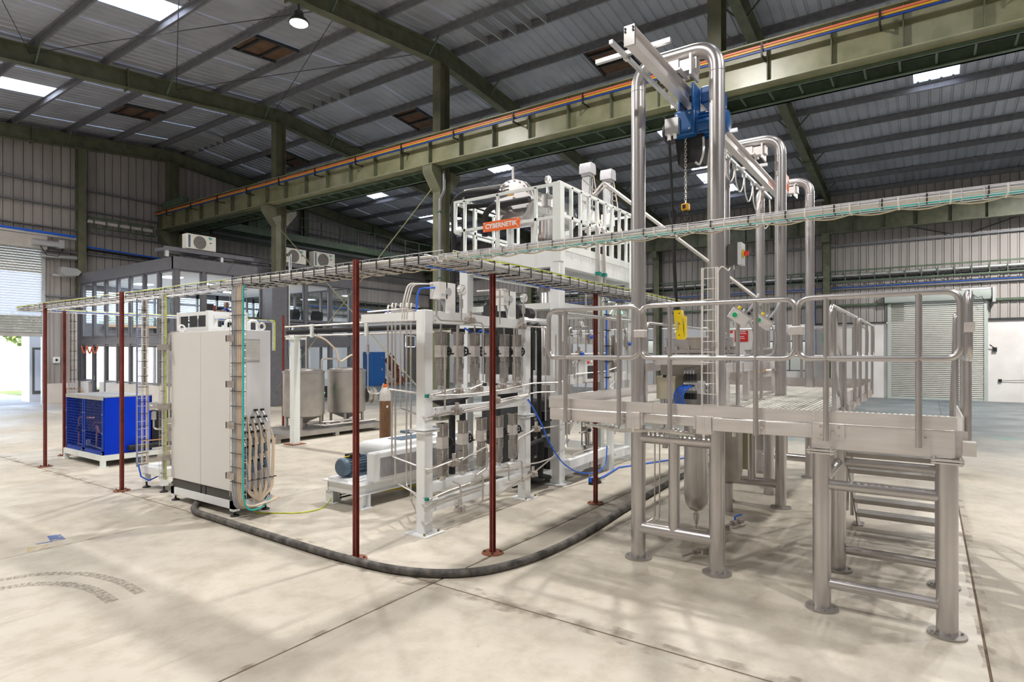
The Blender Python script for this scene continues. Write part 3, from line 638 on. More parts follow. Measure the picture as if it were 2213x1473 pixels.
for a, b in zip(rm, rm[1:]):
    if 14.2 < a < 14.9: continue
    for z0, z1 in ((3.55, 5.15), (2.9, 3.4), (1.0 if a < 14 or a > 17 else .05, 2.45)):
        f = MB(); y0, y1 = OY0 - .02, OY0 + .06
        f.box(a + .075, a + .12, y0, y1, z0, z1).box(b - .12, b - .075, y0, y1, z0, z1).box(a + .075, b - .075, y0, y1, z0 - .1, z0 + .04).box(a + .075, b - .075, y0, y1, z1 - .04, z1 + .08)
        w_ = f.build('window', 'frame_grey', of); MB().add([(a + .11, OY0 + .018, z0), (b - .11, OY0 + .018, z0), (b - .11, OY0 + .018, z1), (a + .11, OY0 + .018, z1)], [(0,1,2,3)]).build('pane', 'glass', w_)
# end wall of the office: windows to the yard, blinds upstairs
for k in range(11):
    x0 = OX0 + .1 + k*1.04; f = MB().box(x0, x0 + .09, OY1 - .05, OY1 + .1, 0, 5.4).box(x0, x0 + 1, OY1 - .05, OY1 + .1, 2.45, 3.5).box(x0, x0 + 1, OY1 - .05, OY1 + .1, 4.95, 5.4).box(x0, x0 + 1, OY1 - .05, OY1 + .1, 0, .5)
    w_ = f.build('yard_window', 'frame_grey', of)
    MB().add([(x, OY1 + .03, z) for x, z in ((x0+.09, .5), (x0+1, .5), (x0+1, 2.45), (x0+.09, 2.45), (x0+.09, 3.5), (x0+1, 3.5), (x0+1, 4.95), (x0+.09, 4.95))], [(0,1,2,3), (4,5,6,7)]).build('pane', 'glass', w_)
    for i in range(14): MB().bar((x0 + .1, OY1 - .1, 3.5 + i*.105), (x0 + .99, OY1 - .1, 3.5 + i*.105), .075, .004, (0, .9, .45)).build('blind_slat', 'blind', w_)
MB().box(OX0 + 1.0, OX1 - 1, OY1 - .4, OY1 - .15, 3.35, 3.45).build('sill_board', 'wood', of)
for k, (x, y) in enumerate(((12.0, 25), (14.2, 26.0), (16.6, 25.0), (12.5, 28.6), (16.5, 28.6))):
    p = MB().box(x - .3, x + .3, y - .3, y + .3, 5.17, 5.2).build('ceiling_light', 'office_light', of)
    l = bpy.data.lights.new('office_light', 'AREA'); l.size = .6; l.energy = 115; l.color = (.88, .94, 1); o = bpy.data.objects.new('office_light', l); C.objects.link(o); o.location = V((x, y, 5.15)) - V(ORG[of.name]); o.parent = of
# furniture upstairs
def desk(x, y, wd, label):
    t = thing('office_desk', label, 'desk', (x, y, 2.86)); MB().box(x - wd/2, x + wd/2, y - .35, y + .35, 3.56, 3.6).build('desk_top', 'wood', t)
    MB().box(x - wd/2, x - wd/2 + .04, y - .33, y + .33, 2.86, 3.56).build('side_panel', 'frame_grey', t); MB().box(x + wd/2 - .04, x + wd/2, y - .33, y + .33, 2.86, 3.56).build('side_panel', 'frame_grey', t)
desk(11.95, 23.2, 1.7, 'wooden desk behind the left corner glass upstairs'); desk(13.6, 23.25, 1.5, 'wooden desk in front of the person in blue upstairs'); desk(16.0, 23.3, 1.6, 'desk with two monitors behind the upstairs glass'); desk(17.7, 23.6, 1.2, 'pale wooden desk behind the last upstairs window')
def chair(x, y, rz_, label):
    t = thing('office_chair', label, 'chair', (x, y, 2.86), 'office chairs upstairs'); t.rotation_euler.z = rz_
    c, s_ = 0, 0
    o = (x, y, 2.86)
    MB().box(x - .24, x + .24, y - .24, y + .24, 3.3, 3.38).build('seat', 'black', t, bev=.02)
    MB().prism([(-.2, 0), (.2, 0), (.24, .35), (.15, .6), (-.15, .6), (-.24, .35)], lambda a, b: (x + a, y + .24 + b*.12, 3.45 + b), lambda a, b: (x + a, y + .28 + b*.12, 3.45 + b)).build('backrest', 'black', t)
    MB().cyl((x, y, 2.98), (x, y, 3.3), .03, 8).build('gas_lift', 'black', t)
    for k in range(5):
        a = k*2*PI/5; MB().bar((x, y, 2.97), (x + .3*math.cos(a), y + .3*math.sin(a), 2.89), .04, .03).build('foot', 'black', t)
    for sg in (-1, 1): MB().tube([(x + sg*.25, y + .1, 3.35), (x + sg*.29, y + .1, 3.55), (x + sg*.29, y - .15, 3.55)], .02, 6).build('armrest', 'black', t)
    MB().bar((x, y + .22, 3.36), (x, y + .3, 3.6), .05, .03).build('back_bar', 'black', t)
chair(11.25, 23.5, 1.2, 'black office chair just behind the corner glass upstairs'); chair(11.75, 23.75, .8, 'black mesh office chair right of the corner chair upstairs'); chair(15.15, 23.7, -.6, 'black office chair beside the column upstairs'); chair(15.95, 22.85, 3.3, 'black office chair in front of the two monitors upstairs'); chair(17.5, 23.1, 2.4, 'black office chair at the pale desk behind the last window'); chair(16.6, 24.2, .2, 'black office chair behind the monitor desk')
def monitor(x, y, label):
    t = thing('monitor', label, 'monitor', (x, y, 3.6)); MB().box(x - .27, x + .27, y - .02, y + .02, 3.72, 4.08).build('screen', 'black', t); MB().box(x - .03, x + .03, y - .03, y + .02, 3.6, 3.75).build('stand', 'black', t); MB().box(x - .1, x + .1, y - .08, y + .06, 3.6, 3.615).build('foot', 'black', t)
monitor(15.7, 23.35, 'left of two black monitors on the upstairs desk'); monitor(16.3, 23.35, 'right of two black monitors on the upstairs desk'); monitor(12.5, 23.3, 'wide black monitor to the left of the person in blue'); monitor(17.95, 23.6, 'black monitor on the pale desk behind the last window')
bx = thing('carton', 'brown cardboard carton on the desk left of the person in blue', 'box', (12.98, 23.15, 3.6)); MB().box(12.86, 13.14, 23.0, 23.35, 3.6, 3.84).build('body', 'wood', bx); MB().box(12.86, 13.14, 23.14, 23.2, 3.84, 3.845).build('tape', 'box_beige', bx)
# person at the desk
pe = thing('person', 'person in a blue shirt bending over the desk behind the upstairs glass', 'person', (13.95, 23.75, 2.86))
MB().lathe((13.98, 23.8, 3.36), (-.08, -.22, 1), [(.14, 0), (.17, .08), (.165, .25), (.19, .42), (.20, .5), (.14, .58), (.06, .61), (.055, .66)], 16).tube([(13.78, 23.68, 3.86), (13.70, 23.5, 3.68), (13.85, 23.3, 3.66)], .05, 8, .08).tube([(14.14, 23.68, 3.86), (14.2, 23.48, 3.7), (14.02, 23.28, 3.66)], .05, 8, .08).build('shirt', 'shirt_blue', pe)
MB().lathe((13.92, 23.62, 3.97), (-.12, -.3, 1), [(.045, 0), (.05, .04), (.075, .07), (.09, .14), (.088, .2), (.06, .26), (.02, .275)], 16).cbox((13.9, 23.5, 4.07), (.02, .03, .03)).build('head', 'skin', pe)
MB().lathe((13.92, 23.63, 4.06), (-.02, .1, 1), [(.095, 0), (.102, .08), (.08, .15), (.03, .185)], 16).build('hair', 'hair', pe)
for hx, hy in ((13.87, 23.27), (14.0, 23.25)):
    h = MB().cbox((hx, hy, 3.64), (.07, .08, .025))
    for q in range(4): h.tube([(hx - .028 + .019*q, hy - .04, 3.64), (hx - .028 + .019*q, hy - .085 + .006*abs(q-1.5), 3.63)], .008, 5)
    h.tube([(hx + .03, hy, 3.64), (hx + .05, hy - .04, 3.63)], .009, 5); h.build('hand', 'skin', pe)
MB().tube([(13.9, 23.85, 3.42), (13.86, 23.45, 3.42), (13.86, 23.42, 2.95)], .075, 8, .08).tube([(14.08, 23.85, 3.42), (14.1, 23.45, 3.42), (14.1, 23.42, 2.95)], .075, 8, .08).build('trousers', 'dark_steel', pe)
chair(14.0, 23.9, 0, 'black office chair under the person in blue')
for o_ in [pe, bpy.data.objects['office_chair.006']]: o_.location.x -= .43
hm = thing('hard_hat', 'yellow hard hat resting on a dark box by the upstairs glass', 'helmet', (15.05, 22.9, 3.62)); MB().lathe((14.62, 22.75, 3.66), (0, 0, 1), [(.17, 0), (.15, .02), (.14, .08), (.1, .14), (.03, .165)], 18).build('shell', 'yellow', hm); MB().lathe((14.62, 22.75, 3.655), (0, 0, 1), [(.19, 0), (.19, .012)], 18).build('brim', 'yellow', hm)
hx_ = thing('desk_cabinet', 'dark low cabinet under the yellow hard hat', 'cabinet', (14.6, 22.8, 2.86)); MB().box(14.35, 14.9, 22.5, 23.0, 2.86, 3.64).build('body', 'dark_steel', hx_); MB().box(14.37, 14.62, 22.485, 22.5, 2.9, 3.6).box(14.64, 14.88, 22.485, 22.5, 2.9, 3.6).build('door', 'frame_grey', hx_)
# roof steel and air conditioners
rf = thing('roof_frame', 'grey steel frame along the office roof edge carrying the air conditioners', 'frame', (14.6, 22.4, 5.62))
MB().box(10.5, 18.9, 22.35, 22.5, 5.82, 5.97).build('front_beam', 'frame_grey', rf); MB().box(10.5, 18.9, 23.0, 23.12, 5.82, 5.97).build('back_beam', 'frame_grey', rf)
for x in (10.58, 12.6, 15.6, 17.2, 18.8): MB().box(x - .05, x + .05, 22.37, 22.48, 5.6, 5.84).build('stub_post', 'galv', rf); MB().box(x - .05, x + .05, 22.45, 23.05, 5.84, 5.94).build('cross_bar', 'frame_grey', rf)
def aircon(x0, x1, z0, z1, label):
    yf = 22.4; xm = (x0 + x1)/2; t = thing('air_conditioner', label, 'air conditioner', (xm, yf + .15, z0), 'outdoor units on the office roof')
    MB().box(x0, x1, yf, yf + .36, z0 + .03, z1).build('casing', 'ac_white', t, bev=.02)
    cx, cz, r = x0 + (x1 - x0)*.43, (z0 + z1)/2, (z1 - z0)*.40
    MB().cyl((cx, yf - .01, cz), (cx, yf + .004, cz), r, 28).build('fan_opening', 'ac_grille', t)
    g = MB()
    for k in range(-4, 5):
        o = k*r/4.6; h = math.sqrt(max(0, r*r - o*o)); g.bar((cx + o, yf - .014, cz - h), (cx + o, yf - .014, cz + h), .008).bar((cx - h, yf - .014, cz + o), (cx + h, yf - .014, cz + o), .008)
    for q in (.35, .7, 1.0): g.tube([(cx + r*q*math.cos(a*PI/12), yf - .016, cz + r*q*math.sin(a*PI/12)) for a in range(24)], .006, 4, closed=True)
    g.build('fan_grille', 'mesh_grey', t)
    MB().box(x0 + .05, x0 + .13, yf - .006, yf + .01, z0 + .08, z1 - .05).build('side_louvre', 'motor_blue', t)
    lx, lz = x0 + (x1 - x0)*.80, z0 + (z1 - z0)*.80
    MB().prism([(lx - .06, lz + .06), (lx + .09, lz + .06), (lx - .02, lz - .05), (lx - .02, lz + .01)], lambda a, b: (a, yf - .006, b), lambda a, b: (a, yf, b)).build('logo_mark', 'teal', t)
    MB().prism([(lx - .07, lz + .065), (lx - .01, lz + .065), (lx - .05, lz + .0)], lambda a, b: (a, yf - .007, b), lambda a, b: (a, yf, b)).build('logo_mark', 'black', t)
    MB().box(lx - .03, lx + .04, yf - .004, yf, lz - .16, lz - .12).build('badge', 'black', t)
    for x in (x0 + .2, x1 - .2): MB().box(x - .05, x + .05, yf + .02, yf + .34, z0 - .0, z0 + .035).build('foot', 'dark_steel', t)
aircon(11.28, 12.38, 5.97, 6.56, 'cream outdoor air conditioner at left, alone on the office roof')
aircon(15.3, 16.42, 5.97, 6.64, 'cream outdoor air conditioner just right of the green column')
aircon(16.83, 17.97, 5.97, 6.68, 'cream outdoor air conditioner, rightmost of the roof row')
cp = thing('refrigerant_pipe', 'white pipe loop from the second air conditioner down the cladding', 'pipe', (15.0, 22.2, 2.8))
MB().tube([(15.3, 22.3, 6.15), (14.95, 22.2, 6.15), (14.95, 21.5, 6.15), (14.95, 21.5, 2.0)], .03, 8, .08).tube([(15.3, 22.3, 6.23), (15.03, 22.2, 6.23), (15.03, 21.5, 6.23), (15.03, 21.5, 5.4)], .025, 8, .08).build('pipe_pair', 'galv', cp)
gl = thing('garland', 'small orange garland over the lower glass door', 'garland', (10.7, 29.6, 2.4))
for k in range(3): MB().tube([(10.73, 28.6 + .55*k + .55*i/6, 2.46 - .32*math.sin(PI*i/6)) for i in range(7)], .03, 6).build('swag', 'orange_bar', gl)
pb = thing('paint_tub', 'white tub with a blue label behind the grey column', 'tub', (11.6, 18.2, 0)); MB().lathe((11.4, 18.6, 0), (0, 0, 1), [(.2, 0), (.24, .42), (.25, .42), (.25, .45)], 20).build('bucket', 'white', pb); MB().lathe((11.4, 18.6, .1), (0, 0, 1), [(.213, 0), (.232, .22)], 20).build('label', 'purple_label', pb)

# ================================================================ THE YARD OUTSIDE
MB().box(-60, 90, YF + .3, 120, -.4, -.05).build('yard_ground', 'ext_ground', kind='structure')
MB().box(11, 45, 36, 44, -.06, -.03).build('yard_lawn', 'ext_grass', kind='structure')
MB().box(-40, 80, 47, 47.25, -.1, 2.6).build('yard_wall', 'ext_wall', kind='structure')
MB().box(11, 90, 70, 70.3, -.1, 4).build('far_house_wall', 'ext_wall', kind='structure')
def tree(x, y, h, r, label, seed):
    q = random.Random(seed); t = thing('tree', label, 'tree', (x, y, -.05), 'trees in the yard beyond the end wall')
    MB().cyl((x, y, -.1), (x, y, h*.6), .16, 8, .08).build('trunk', 'trunk', t)
    m = MB()
    for i in range(900):
        a, b = q.uniform(0, 2*PI), math.acos(q.uniform(-1, 1)); rr = r*q.uniform(.5, 1)**.5
        c = V((x + rr*math.sin(b)*math.cos(a), y + rr*math.sin(b)*math.sin(a), h*.62 + rr*.62*math.cos(b)))
        u = V((q.gauss(0,1), q.gauss(0,1), q.gauss(0,1))).normalized(); v = u.cross(V((q.gauss(0,1), q.gauss(0,1), q.gauss(0,1)))).normalized(); s_ = .2
        m.add([c - u*s_, c + v*s_*.6, c + u*s_, c - v*s_*.6], [(0,1,2,3)])
    m.build('crown', 'leaf', t, kind='stuff')
for k, (x, y, h, r) in enumerate(((3.5, 56, 7, 3.0), (10.5, 58, 8, 3.3), (16, 52, 6.5, 2.6), (21.6, 51, 6, 2.7), (27.2, 50.5, 6.5, 2.7), (33.2, 53, 7, 3.0), (40, 51, 7, 3.3))):
    tree(x, y, h, r, ['leafy tree beyond the yard wall, seen through the open shutter', 'leafy tree right of the shutter gap, beyond the yard wall', 'leafy tree behind the left lower office windows', 'leafy tree behind the middle lower office windows', 'leafy tree behind the right lower office windows', 'leafy tree seen through the tank-side office windows', 'leafy tree at the far right of the yard'][k], 11 + k)
ks = thing('gate_cabin', 'glazed white cabin door standing outside the half open shutter', 'cabin', (9.0, 33.5, 0))
MB().box(9.75, 10.6, 33.2, 34.2, -.05, 3.1).build('body', 'white', ks); MB().box(9.85, 10.45, 33.15, 33.2, .3, 2.4).build('door', 'ac_grille', ks); MB().box(9.93, 10.38, 33.13, 33.15, .45, 2.3).build('pane', 'office_wall', ks)
# ================================================================ RED POSTS AND CABLE TRAYS
def post(x, y, h, label, pl=True):
    t = thing('red_post', label, 'post', (x, y, 0), 'red oxide posts under the cable trays')
    m = MB(); m.box(x - .024, x + .024, y - .004, y + .004, .012, h).box(x - .024, x - .018, y - .024, y + .024, .012, h).box(x + .018, x + .024, y - .024, y + .024, .012, h); m.build('shaft', 'red_oxide', t)
    if pl:
        MB().lathe((x, y, 0), (0, 0, 1), [(.115, 0), (.115, .012)], 24).build('base_plate', 'rust_board', t)
        for a in range(4): MB().cyl((x + .085*math.cos(a*PI/2 + .6), y + .085*math.sin(a*PI/2 + .6), .01), (x + .085*math.cos(a*PI/2 + .6), y + .085*math.sin(a*PI/2 + .6), .028), .011, 6).build('anchor_bolt', 'dark_steel', t)
    return t
post(4.14, 4.83, 3.07, 'red post nearest the middle, standing against the black hose bend')
post(5.09, 3.79, 3.07, 'red post in front of the white valve rack')
post(7.61, 3.86, 3.07, 'red post just left of the stainless platform')
post(4.15, 10.2, 3.06, 'red post between the blue chiller and the white cabinet')
post(4.22, 13.56, 3.06, 'leftmost red post at far left, left of the blue chiller')
post(4.92, 14.75, 3.0, 'red post behind the blue chiller carrying brown cables')
post(8.3, 15.1, 3.35, 'short-looking red post seen above the white cabinet doors')
post(10.3, 15.1, 3.2, 'red post seen right of the cabinet above the pipe rack')

def basket(path_fn, L, w, h, pitch=.1, nl=5, side=True):
    """wire basket: path_fn(s, u, v) -> point (s along, u across, v up)"""
    m = MB(); n = max(2, int(L / .5)); r = .0032
    rows = [(w * i/(nl-1), 0) for i in range(nl)]
    if side: rows += [(0, h), (w, h), (0, h/2), (w, h/2)]
    for u, v in rows: m.tube([path_fn(L*i/n, u, v) for i in range(n + 1)], r, 4, caps=False)
    k = 0
    while k * pitch <= L:
        s_ = k * pitch
        pts = ([path_fn(s_, 0, h)] if side else []) + [path_fn(s_, 0, 0), path_fn(s_, w, 0)] + ([path_fn(s_, w, h)] if side else [])
        m.tube(pts, r, 4, caps=False); k += 1
    return m
def cables(par, path_fn, L, us, mats, r=(.008, .013), sag=.006, v0=.012, step=.35, stack=1):
    for i, u in enumerate(us):
        rr = rnd.uniform(*r); n = max(2, int(L/step)); ph = rnd.uniform(0, 6); vv = v0 + rr + (i % stack) * .018
        pts = [path_fn(L*k/n, u + sag*math.sin(ph + k*1.3), vv + sag*math.sin(ph*2 + k*.9)) for k in range(n + 1)]
        mm = mats[i % len(mats)]
        MB().tube(pts, rr, 6).build({'teal': 'teal_cable', 'blue_cable': 'blue_cable', 'yellow_green': 'earth_wire'}.get(mm, 'cable'), mm, par)
def ties(par, path_fn, L, pitch, u0, u1, v0, v1, m='black_tie', t=.006):
    k = 1
    while k * pitch < L:
        s_ = k * pitch + rnd.uniform(-.02, .02)
        a, b, c, d = [path_fn(s_, *q) for q in ((u0, v0), (u1, v0), (u1, v1), (u0, v1))]
        MB().tube([a, b, c, d], t, 4, closed=True).build('cable_tie', m, par); k += 1
lin = lambda o, d, ux, vy: (lambda s, u, v: V(o) + V(d)*s + V(ux)*u + V(vy)*v)
GREYS = ['cable_grey', 'cable_white', 'cable_dark', 'cable_grey', 'cable_white', 'cable_grey', 'cable_dark']
# main run, left part (Y 15 -> 7.4), nearly empty; right part (Y 7.4 -> 3.7) full
f1 = lin((4.2, 15.0, 2.965), (0, -1, 0), (1, 0, 0), (0, 0, 1))
t = thing('cable_tray', 'wire cable tray with few cables running left from the white cabinet', 'cable tray', (4.37, 11.2, 2.96), 'overhead cable trays')
basket(f1, 7.6, .36, .09, .12).build('basket', 'galv', t)
cables(t, f1, 7.6, [.03, .05, .07, .09, .045, .075], GREYS, stack=2); cables(t, f1, 7.6, [.02], ['yellow_green'], (.009, .009), v0=.08)
cables(t, f1, 7.6, [.31, .33, .345], ['cable_beige', 'blue_cable', 'cable_grey'])
ties(t, f1, 7.6, .3, .01, .11, 0, .07, t=.008); ties(t, f1, 7.6, .3, .29, .36, 0, .04, t=.008)
f2 = lin((4.2, 7.4, 2.965), (0, -1, 0), (1, 0, 0), (0, 0, 1))
t = thing('cable_tray', 'wire cable tray packed with grey and beige cables from cabinet to corner', 'cable tray', (4.37, 5.5, 2.96), 'overhead cable trays')
basket(f2, 3.7, .36, .1, .1).build('basket', 'galv', t)
cables(t, f2, 3.55, [.015 + .0125*i for i in range(20)], GREYS, (.012, .016), stack=2); cables(t, f2, 3.55, [.265 + .012*i for i in range(8)], ['cable_beige'], (.013, .016), stack=2); cables(t, f2, 3.55, [.352], ['teal'], (.007, .007))
cables(t, f2, 3.55, [.012 + .018*i for i in range(12)], ['cable_white', 'cable_grey', 'cable_dark'], (.011, .014), v0=.048); ties(t, f2, 3.5, .2, -.006, .355, .0, .09, t=.0085); ties(t, f2, 3.5, .26, .09, .2, .0, .078, t=.006)
for k in range(14): MB().tube([f2(.1 + .25*k + .25*i/4, .36, .012 - .022*math.sin(PI*i/4)) for i in range(5)], .007, 5).build('looped_cable', 'cable_beige', t)
# branch along the platform side: X 4.25 -> 10.4
f3 = lin((4.25, 3.62, 2.95), (1, 0, 0), (0, 1, 0), (0, 0, 1))
t = thing('cable_tray', 'wire cable tray of bundled cables running back behind the red posts to the tower', 'cable tray', (7.3, 3.8, 2.95), 'overhead cable trays')
basket(f3, 6.3, .36, .11, .1).build('basket', 'galv', t)
cables(t, f3, 6.3, [.015 + .0135*i for i in range(15)], ['cable_grey', 'cable_white', 'cable_dark'], (.012, .015), stack=2); cables(t, f3, 6.3, [.225 + .0135*i for i in range(9)], ['cable_beige', 'cable_grey'], (.012, .015), stack=2)
cables(t, f3, 6.3, [.35], ['blue_cable'], (.009, .009), v0=-.005); cables(t, f3, 6.3, [.01], ['yellow_green'], (.008, .008), v0=.09)
cables(t, f3, 6.3, [.012 + .02*i for i in range(10)], ['cable_white', 'cable_grey', 'cable_dark'], (.011, .014), v0=.048); ties(t, f3, 6.2, .22, -.006, .355, .0, .09, t=.008)
MB().tube([(4.52, 4.35, 3.0), (4.45, 3.9, 3.02), (4.7, 3.78, 3.02), (5.2, 3.75, 3.02)], .012, 6, .1).tube([(4.4, 4.35, 3.02), (4.4, 3.85, 3.03), (4.7, 3.72, 3.02), (5.2, 3.7, 3.02)], .012, 6, .1).tube([(4.3, 4.4, 3.0), (4.3, 3.75, 3.03), (4.7, 3.66, 3.02), (5.2, 3.66, 3.02)], .012, 6, .1).build('bend_cable', 'cable_grey', t)
# straight narrow tray past the camera
f4 = lin((4.19, 3.75, 2.975), (0, -1, 0), (1, 0, 0), (0, 0, 1))
t = thing('cable_tray', 'narrow wire tray with teal cable crossing in front of the platform to the right edge', 'cable tray', (4.25, 0, 2.97), 'overhead cable trays')
basket(f4, 7.0, .125, .05, .1, 3).build('basket', 'galv', t)
cables(t, f4, 7.0, [.015, .03, .045, .035], ['cable_white', 'cable_grey', 'cable_white'], (.009, .012), .004, stack=2); cables(t, f4, 7.0, [.1], ['teal'], (.0115, .0115), .002, v0=.004)
for k in range(28):
    s_ = .1 + .25*k
    MB().tube([f4(s_ + .25*i/5, .118, .004 - .02*math.sin(PI*i/5)) for i in range(6)], .0055, 5).build('looped_cable', 'cable_beige', t)
    MB().tube([f4(s_, -.003, .05), f4(s_, -.003, 0), f4(s_, .128, 0), f4(s_, .128, .02)], .005, 5).build('white_tie', 'cable_white', t)
ties(t, f4, 6.9, .25, .0, .07, .0, .05, t=.004)
# far return along X at Y=15
f5 = lin((4.2, 15.0, 2.97), (1, 0, 0), (0, -1, 0), (0, 0, 1))
t = thing('cable_tray', 'far wire tray with yellow and blue cables crossing behind the white cabinet', 'cable tray', (7, 15, 2.97), 'overhead cable trays')
basket(f5, 5.5, .2, .06, .15, 3).build('basket', 'galv', t)
cables(t, f5, 5.5, [.02, .05], ['cable_beige', 'cable_grey']); cables(t, f5, 5.5, [.035], ['yellow_green'], (.012, .012), v0=.04); cables(t, f5, 5.5, [.18, .16], ['blue_cable', 'cable_grey'], (.013, .013))
MB().tube([(9.7, 14.9, 3.0), (9.85, 14.9, 3.0), (9.85, 14.9, 2.2)], .03, 6, .08).build('cable_drop', 'cable_grey', t); MB().tube([(9.7, 14.88, 3.03), (9.89, 14.88, 3.03), (9.89, 14.88, 2.2)], .014, 6, .08).build('earth_wire', 'yellow_green', t)
ties(t, f5, 5.4, .4, 0, .08, 0, .06)
def drop(name, label, x, y, z0, z1, wx, wy, mats, nb, r=(.009, .013), tail=None, pitch=.12, tiep=.2):
    f = lin((x, y, z1), (0, 0, -1), (wx, wy, 0), (-.05 if abs(wy) > 0 else 0, -.05 if abs(wx) > 0 else 0, 0)); L = z1 - z0
    t = thing(name, label, 'cable tray', (x, y, z0))
    basket(f, L, 1.0, 1.0, pitch, 4).build('basket', 'galv', t)
    cables(t, f, L, [.08 + .84*i/max(1, nb-1) for i in range(nb)], mats, r, .006, v0=.1, step=.3); ties(t, f, L, tiep, .02, .98, .05, .75, t=.004); return t
drop('vertical_tray', 'vertical wire tray dropping beside the red post to the small pump stand', 4.32, 10.12, .35, 2.97, .16, 0, ['blue_cable', 'cable_white', 'cable_beige'], 3)
drop('vertical_tray', 'brown and grey cables dropping behind the blue chiller', 4.95, 14.62, .0, 2.97, .14, 0, ['copper', 'cable_grey', 'cable_white'], 3)
tl = MB().tube([(4.33, 10.07, .38), (4.36, 10.05, .2), (4.45, 10.0, .13), (4.62, 9.95, .2), (4.7, 9.9, .28)], .012, 6); tag(tl.build('blue_floor_cable', 'blue_cable'), 'short blue cable looping low from the tray drop to the pump stand', 'cable')

# ================================================================ WHITE CONTROL CABINET
CX0, CX1, CY0, CY1 = 4.29, 4.82, 7.35, 8.97
cb = thing('control_cabinet', 'large white two-door control cabinet on a low frame left of centre', 'cabinet', ((CX0+CX1)/2, (CY0+CY1)/2, 0))
MB().box(CX0 + .03, CX1, CY0, CY1, .31, 2.42).build('enclosure', 'cab_side', cb, bev=.006)
for a, b in ((CY0 + .01, 8.155), (8.165, CY1 - .01)): MB().box(CX0, CX0 + .028, a, b, .33, 2.41).build('door', 'cab_white', cb, bev=.004)
for z in (.55, 1.35, 2.2):
    for y in (CY1 + .0, ): MB().box(CX0 + .0, CX0 + .06, y, y + .02, z - .05, z + .05).build('hinge', 'block_metal', cb)
MB().box(CX0 + .02, CX1, CY0 + .01, CY1 - .01, .2, .31).build('plinth', 'plinth_grey', cb)
for y in (CY0 + .7, CY0 + .82): MB().box(CX0 + .012, CX0 + .022, y, y + .008, .2, .31).build('plinth_joint', 'black', cb)
fr = MB().box(CX0 + .0, CX0 + .07, CY0, CY1, .1, .2).box(CX1 - .07, CX1, CY0, CY1, .1, .2).box(CX0, CX1, CY0, CY0 + .07, .1, .2).box(CX0, CX1, CY1 - .07, CY1, .1, .2).build('stand_frame', 'white_paint', cb)
for x in (CX0 + .045, CX1 - .045):
    for y in (CY0 + .045, CY1 - .045):
        lg = MB().box(x - .045, x + .045, y - .045, y + .045, .07, .2).build('leg', 'white_paint', cb)
        MB().lathe((x, y, 0), (0, 0, 1), [(.055, 0), (.055, .012), (.02, .03), (.012, .035), (.012, .075)], 16).build('levelling_foot', 'black', lg)
for k in range(18): z = 2.02 + .0145*k; MB().box(CX0 + .16, CX0 + .36, CY0 - .012, CY0 - .002, z, z + .008).build('vent_slat', 'cable_white', cb)
MB().box(CX0 + .15, CX0 + .37, CY0 - .006, CY0 + .01, 2.0, 2.3).build('vent_frame', 'cable_grey', cb)
for x, y in ((CX0 + .1, CY0 + .1), (CX1 - .08, CY0 + .08), (CX0 + .1, CY1 - .1)): MB().tube([(x + .045*math.cos(a*PI/6), y, 2.475 + .045*math.sin(a*PI/6)) for a in range(12)], .013, 6, closed=True).build('eye_bolt', 'white', cb)
# cable glands and fanned cables on the side face
gi = 0
gl0 = None
for r_ in range(9):
    z = 1.36 - .095*r_
    for c_ in range(4):
        if r_ == 0 and c_ < 2: continue
        x = CX0 + .12 + .092*c_ + (.045 if r_ % 2 else 0)
        g = MB().box(x - .022, x + .022, CY0 - .03, CY0, z - .012, z + .012)
        g.build('connector', 'black', cb)
        MB().cyl((x, CY0 - .015, z - .01), (x + .012, CY0 - .05, z - .07), .012, 8).build('gland', 'galv', cb)
    
for r_ in range(2):
    for c_ in range(4):
        x = CX0 + .13 + .095*c_; z = .64 + .22*r_ + .02*c_
        MB().cyl((x, CY0 - .045, z), (x + .015, CY0 - .05, z - .11), .024, 10).build('plug_sleeve', 'motor_blue', cb)
        MB().tube([(x + .015, CY0 - .05, z - .1), (x + .02, CY0 - .075, z - .25), (x + .05, CY0 - .07, .32), (CX0 + .33, CY0 - .07, .2)], .010, 6).build('flex_cable', 'cable_grey', cb)
for c_ in range(5):
    x = CX0 + .17 + .085*c_
    for q in range(3):
        MB().tube([(x + .01*q, CY0 - .035, 1.3 - .12*q - .05*c_ % .3), (x + .015 + .012*q, CY0 - .06, 1.0), (x - .0 + .012*q, CY0 - .06, .5), (x + .012*q - .02, CY0 - .07, .3), (CX0 + .30 + .02*q, CY0 - .08, .16)], .0105, 6, .06).build('flex_cable', 'cable_beige', cb)
    MB().tube([(x - .02, CY0 - .078, .45), (x + .06, CY0 - .078, .45), (x + .06, CY0 - .04, .45), (x - .02, CY0 - .04, .45)], .005, 4, closed=True).build('cable_tie', 'black_tie', cb)
# trunk of cables from the overhead tray, down the cabinet corner and round underneath
tk = thing('cable_riser', 'thick drop of grey and beige cables down the cabinet corner curving under its side', 'cable tray', (4.2, 7.3, .1))
for i in range(16):
    y = 7.03 + .0145*i; mm = ('cable_grey', 'cable_white', 'cable_dark')[i % 3] if i > 8 else 'cable_beige'; xx = 4.22 + .012*(i % 3)
    k = (15 - i)*.004
    MB().tube([(xx + .12, y - .12, 3.0), (xx, y, 2.99), (xx, y + .006, 2.2), (xx, y, 1.2), (xx, y + .004, .34), (xx + .03, y, .15 + k), (xx + .16, y, .11 + k), (xx + .45, y, .14 + k), (xx + .52, y + .02, .22)], rnd.uniform(.009, .012), 6, .12).build('cable', mm, tk)
MB().tube([(4.21, 6.97, 2.96), (4.21, 6.99, 2.9), (4.21, 7.0, .34), (4.26, 6.99, .14), (4.5, 7.03, .13), (4.68, 7.16, .2)], .009, 6, .1).build('teal_cable', 'teal', tk)
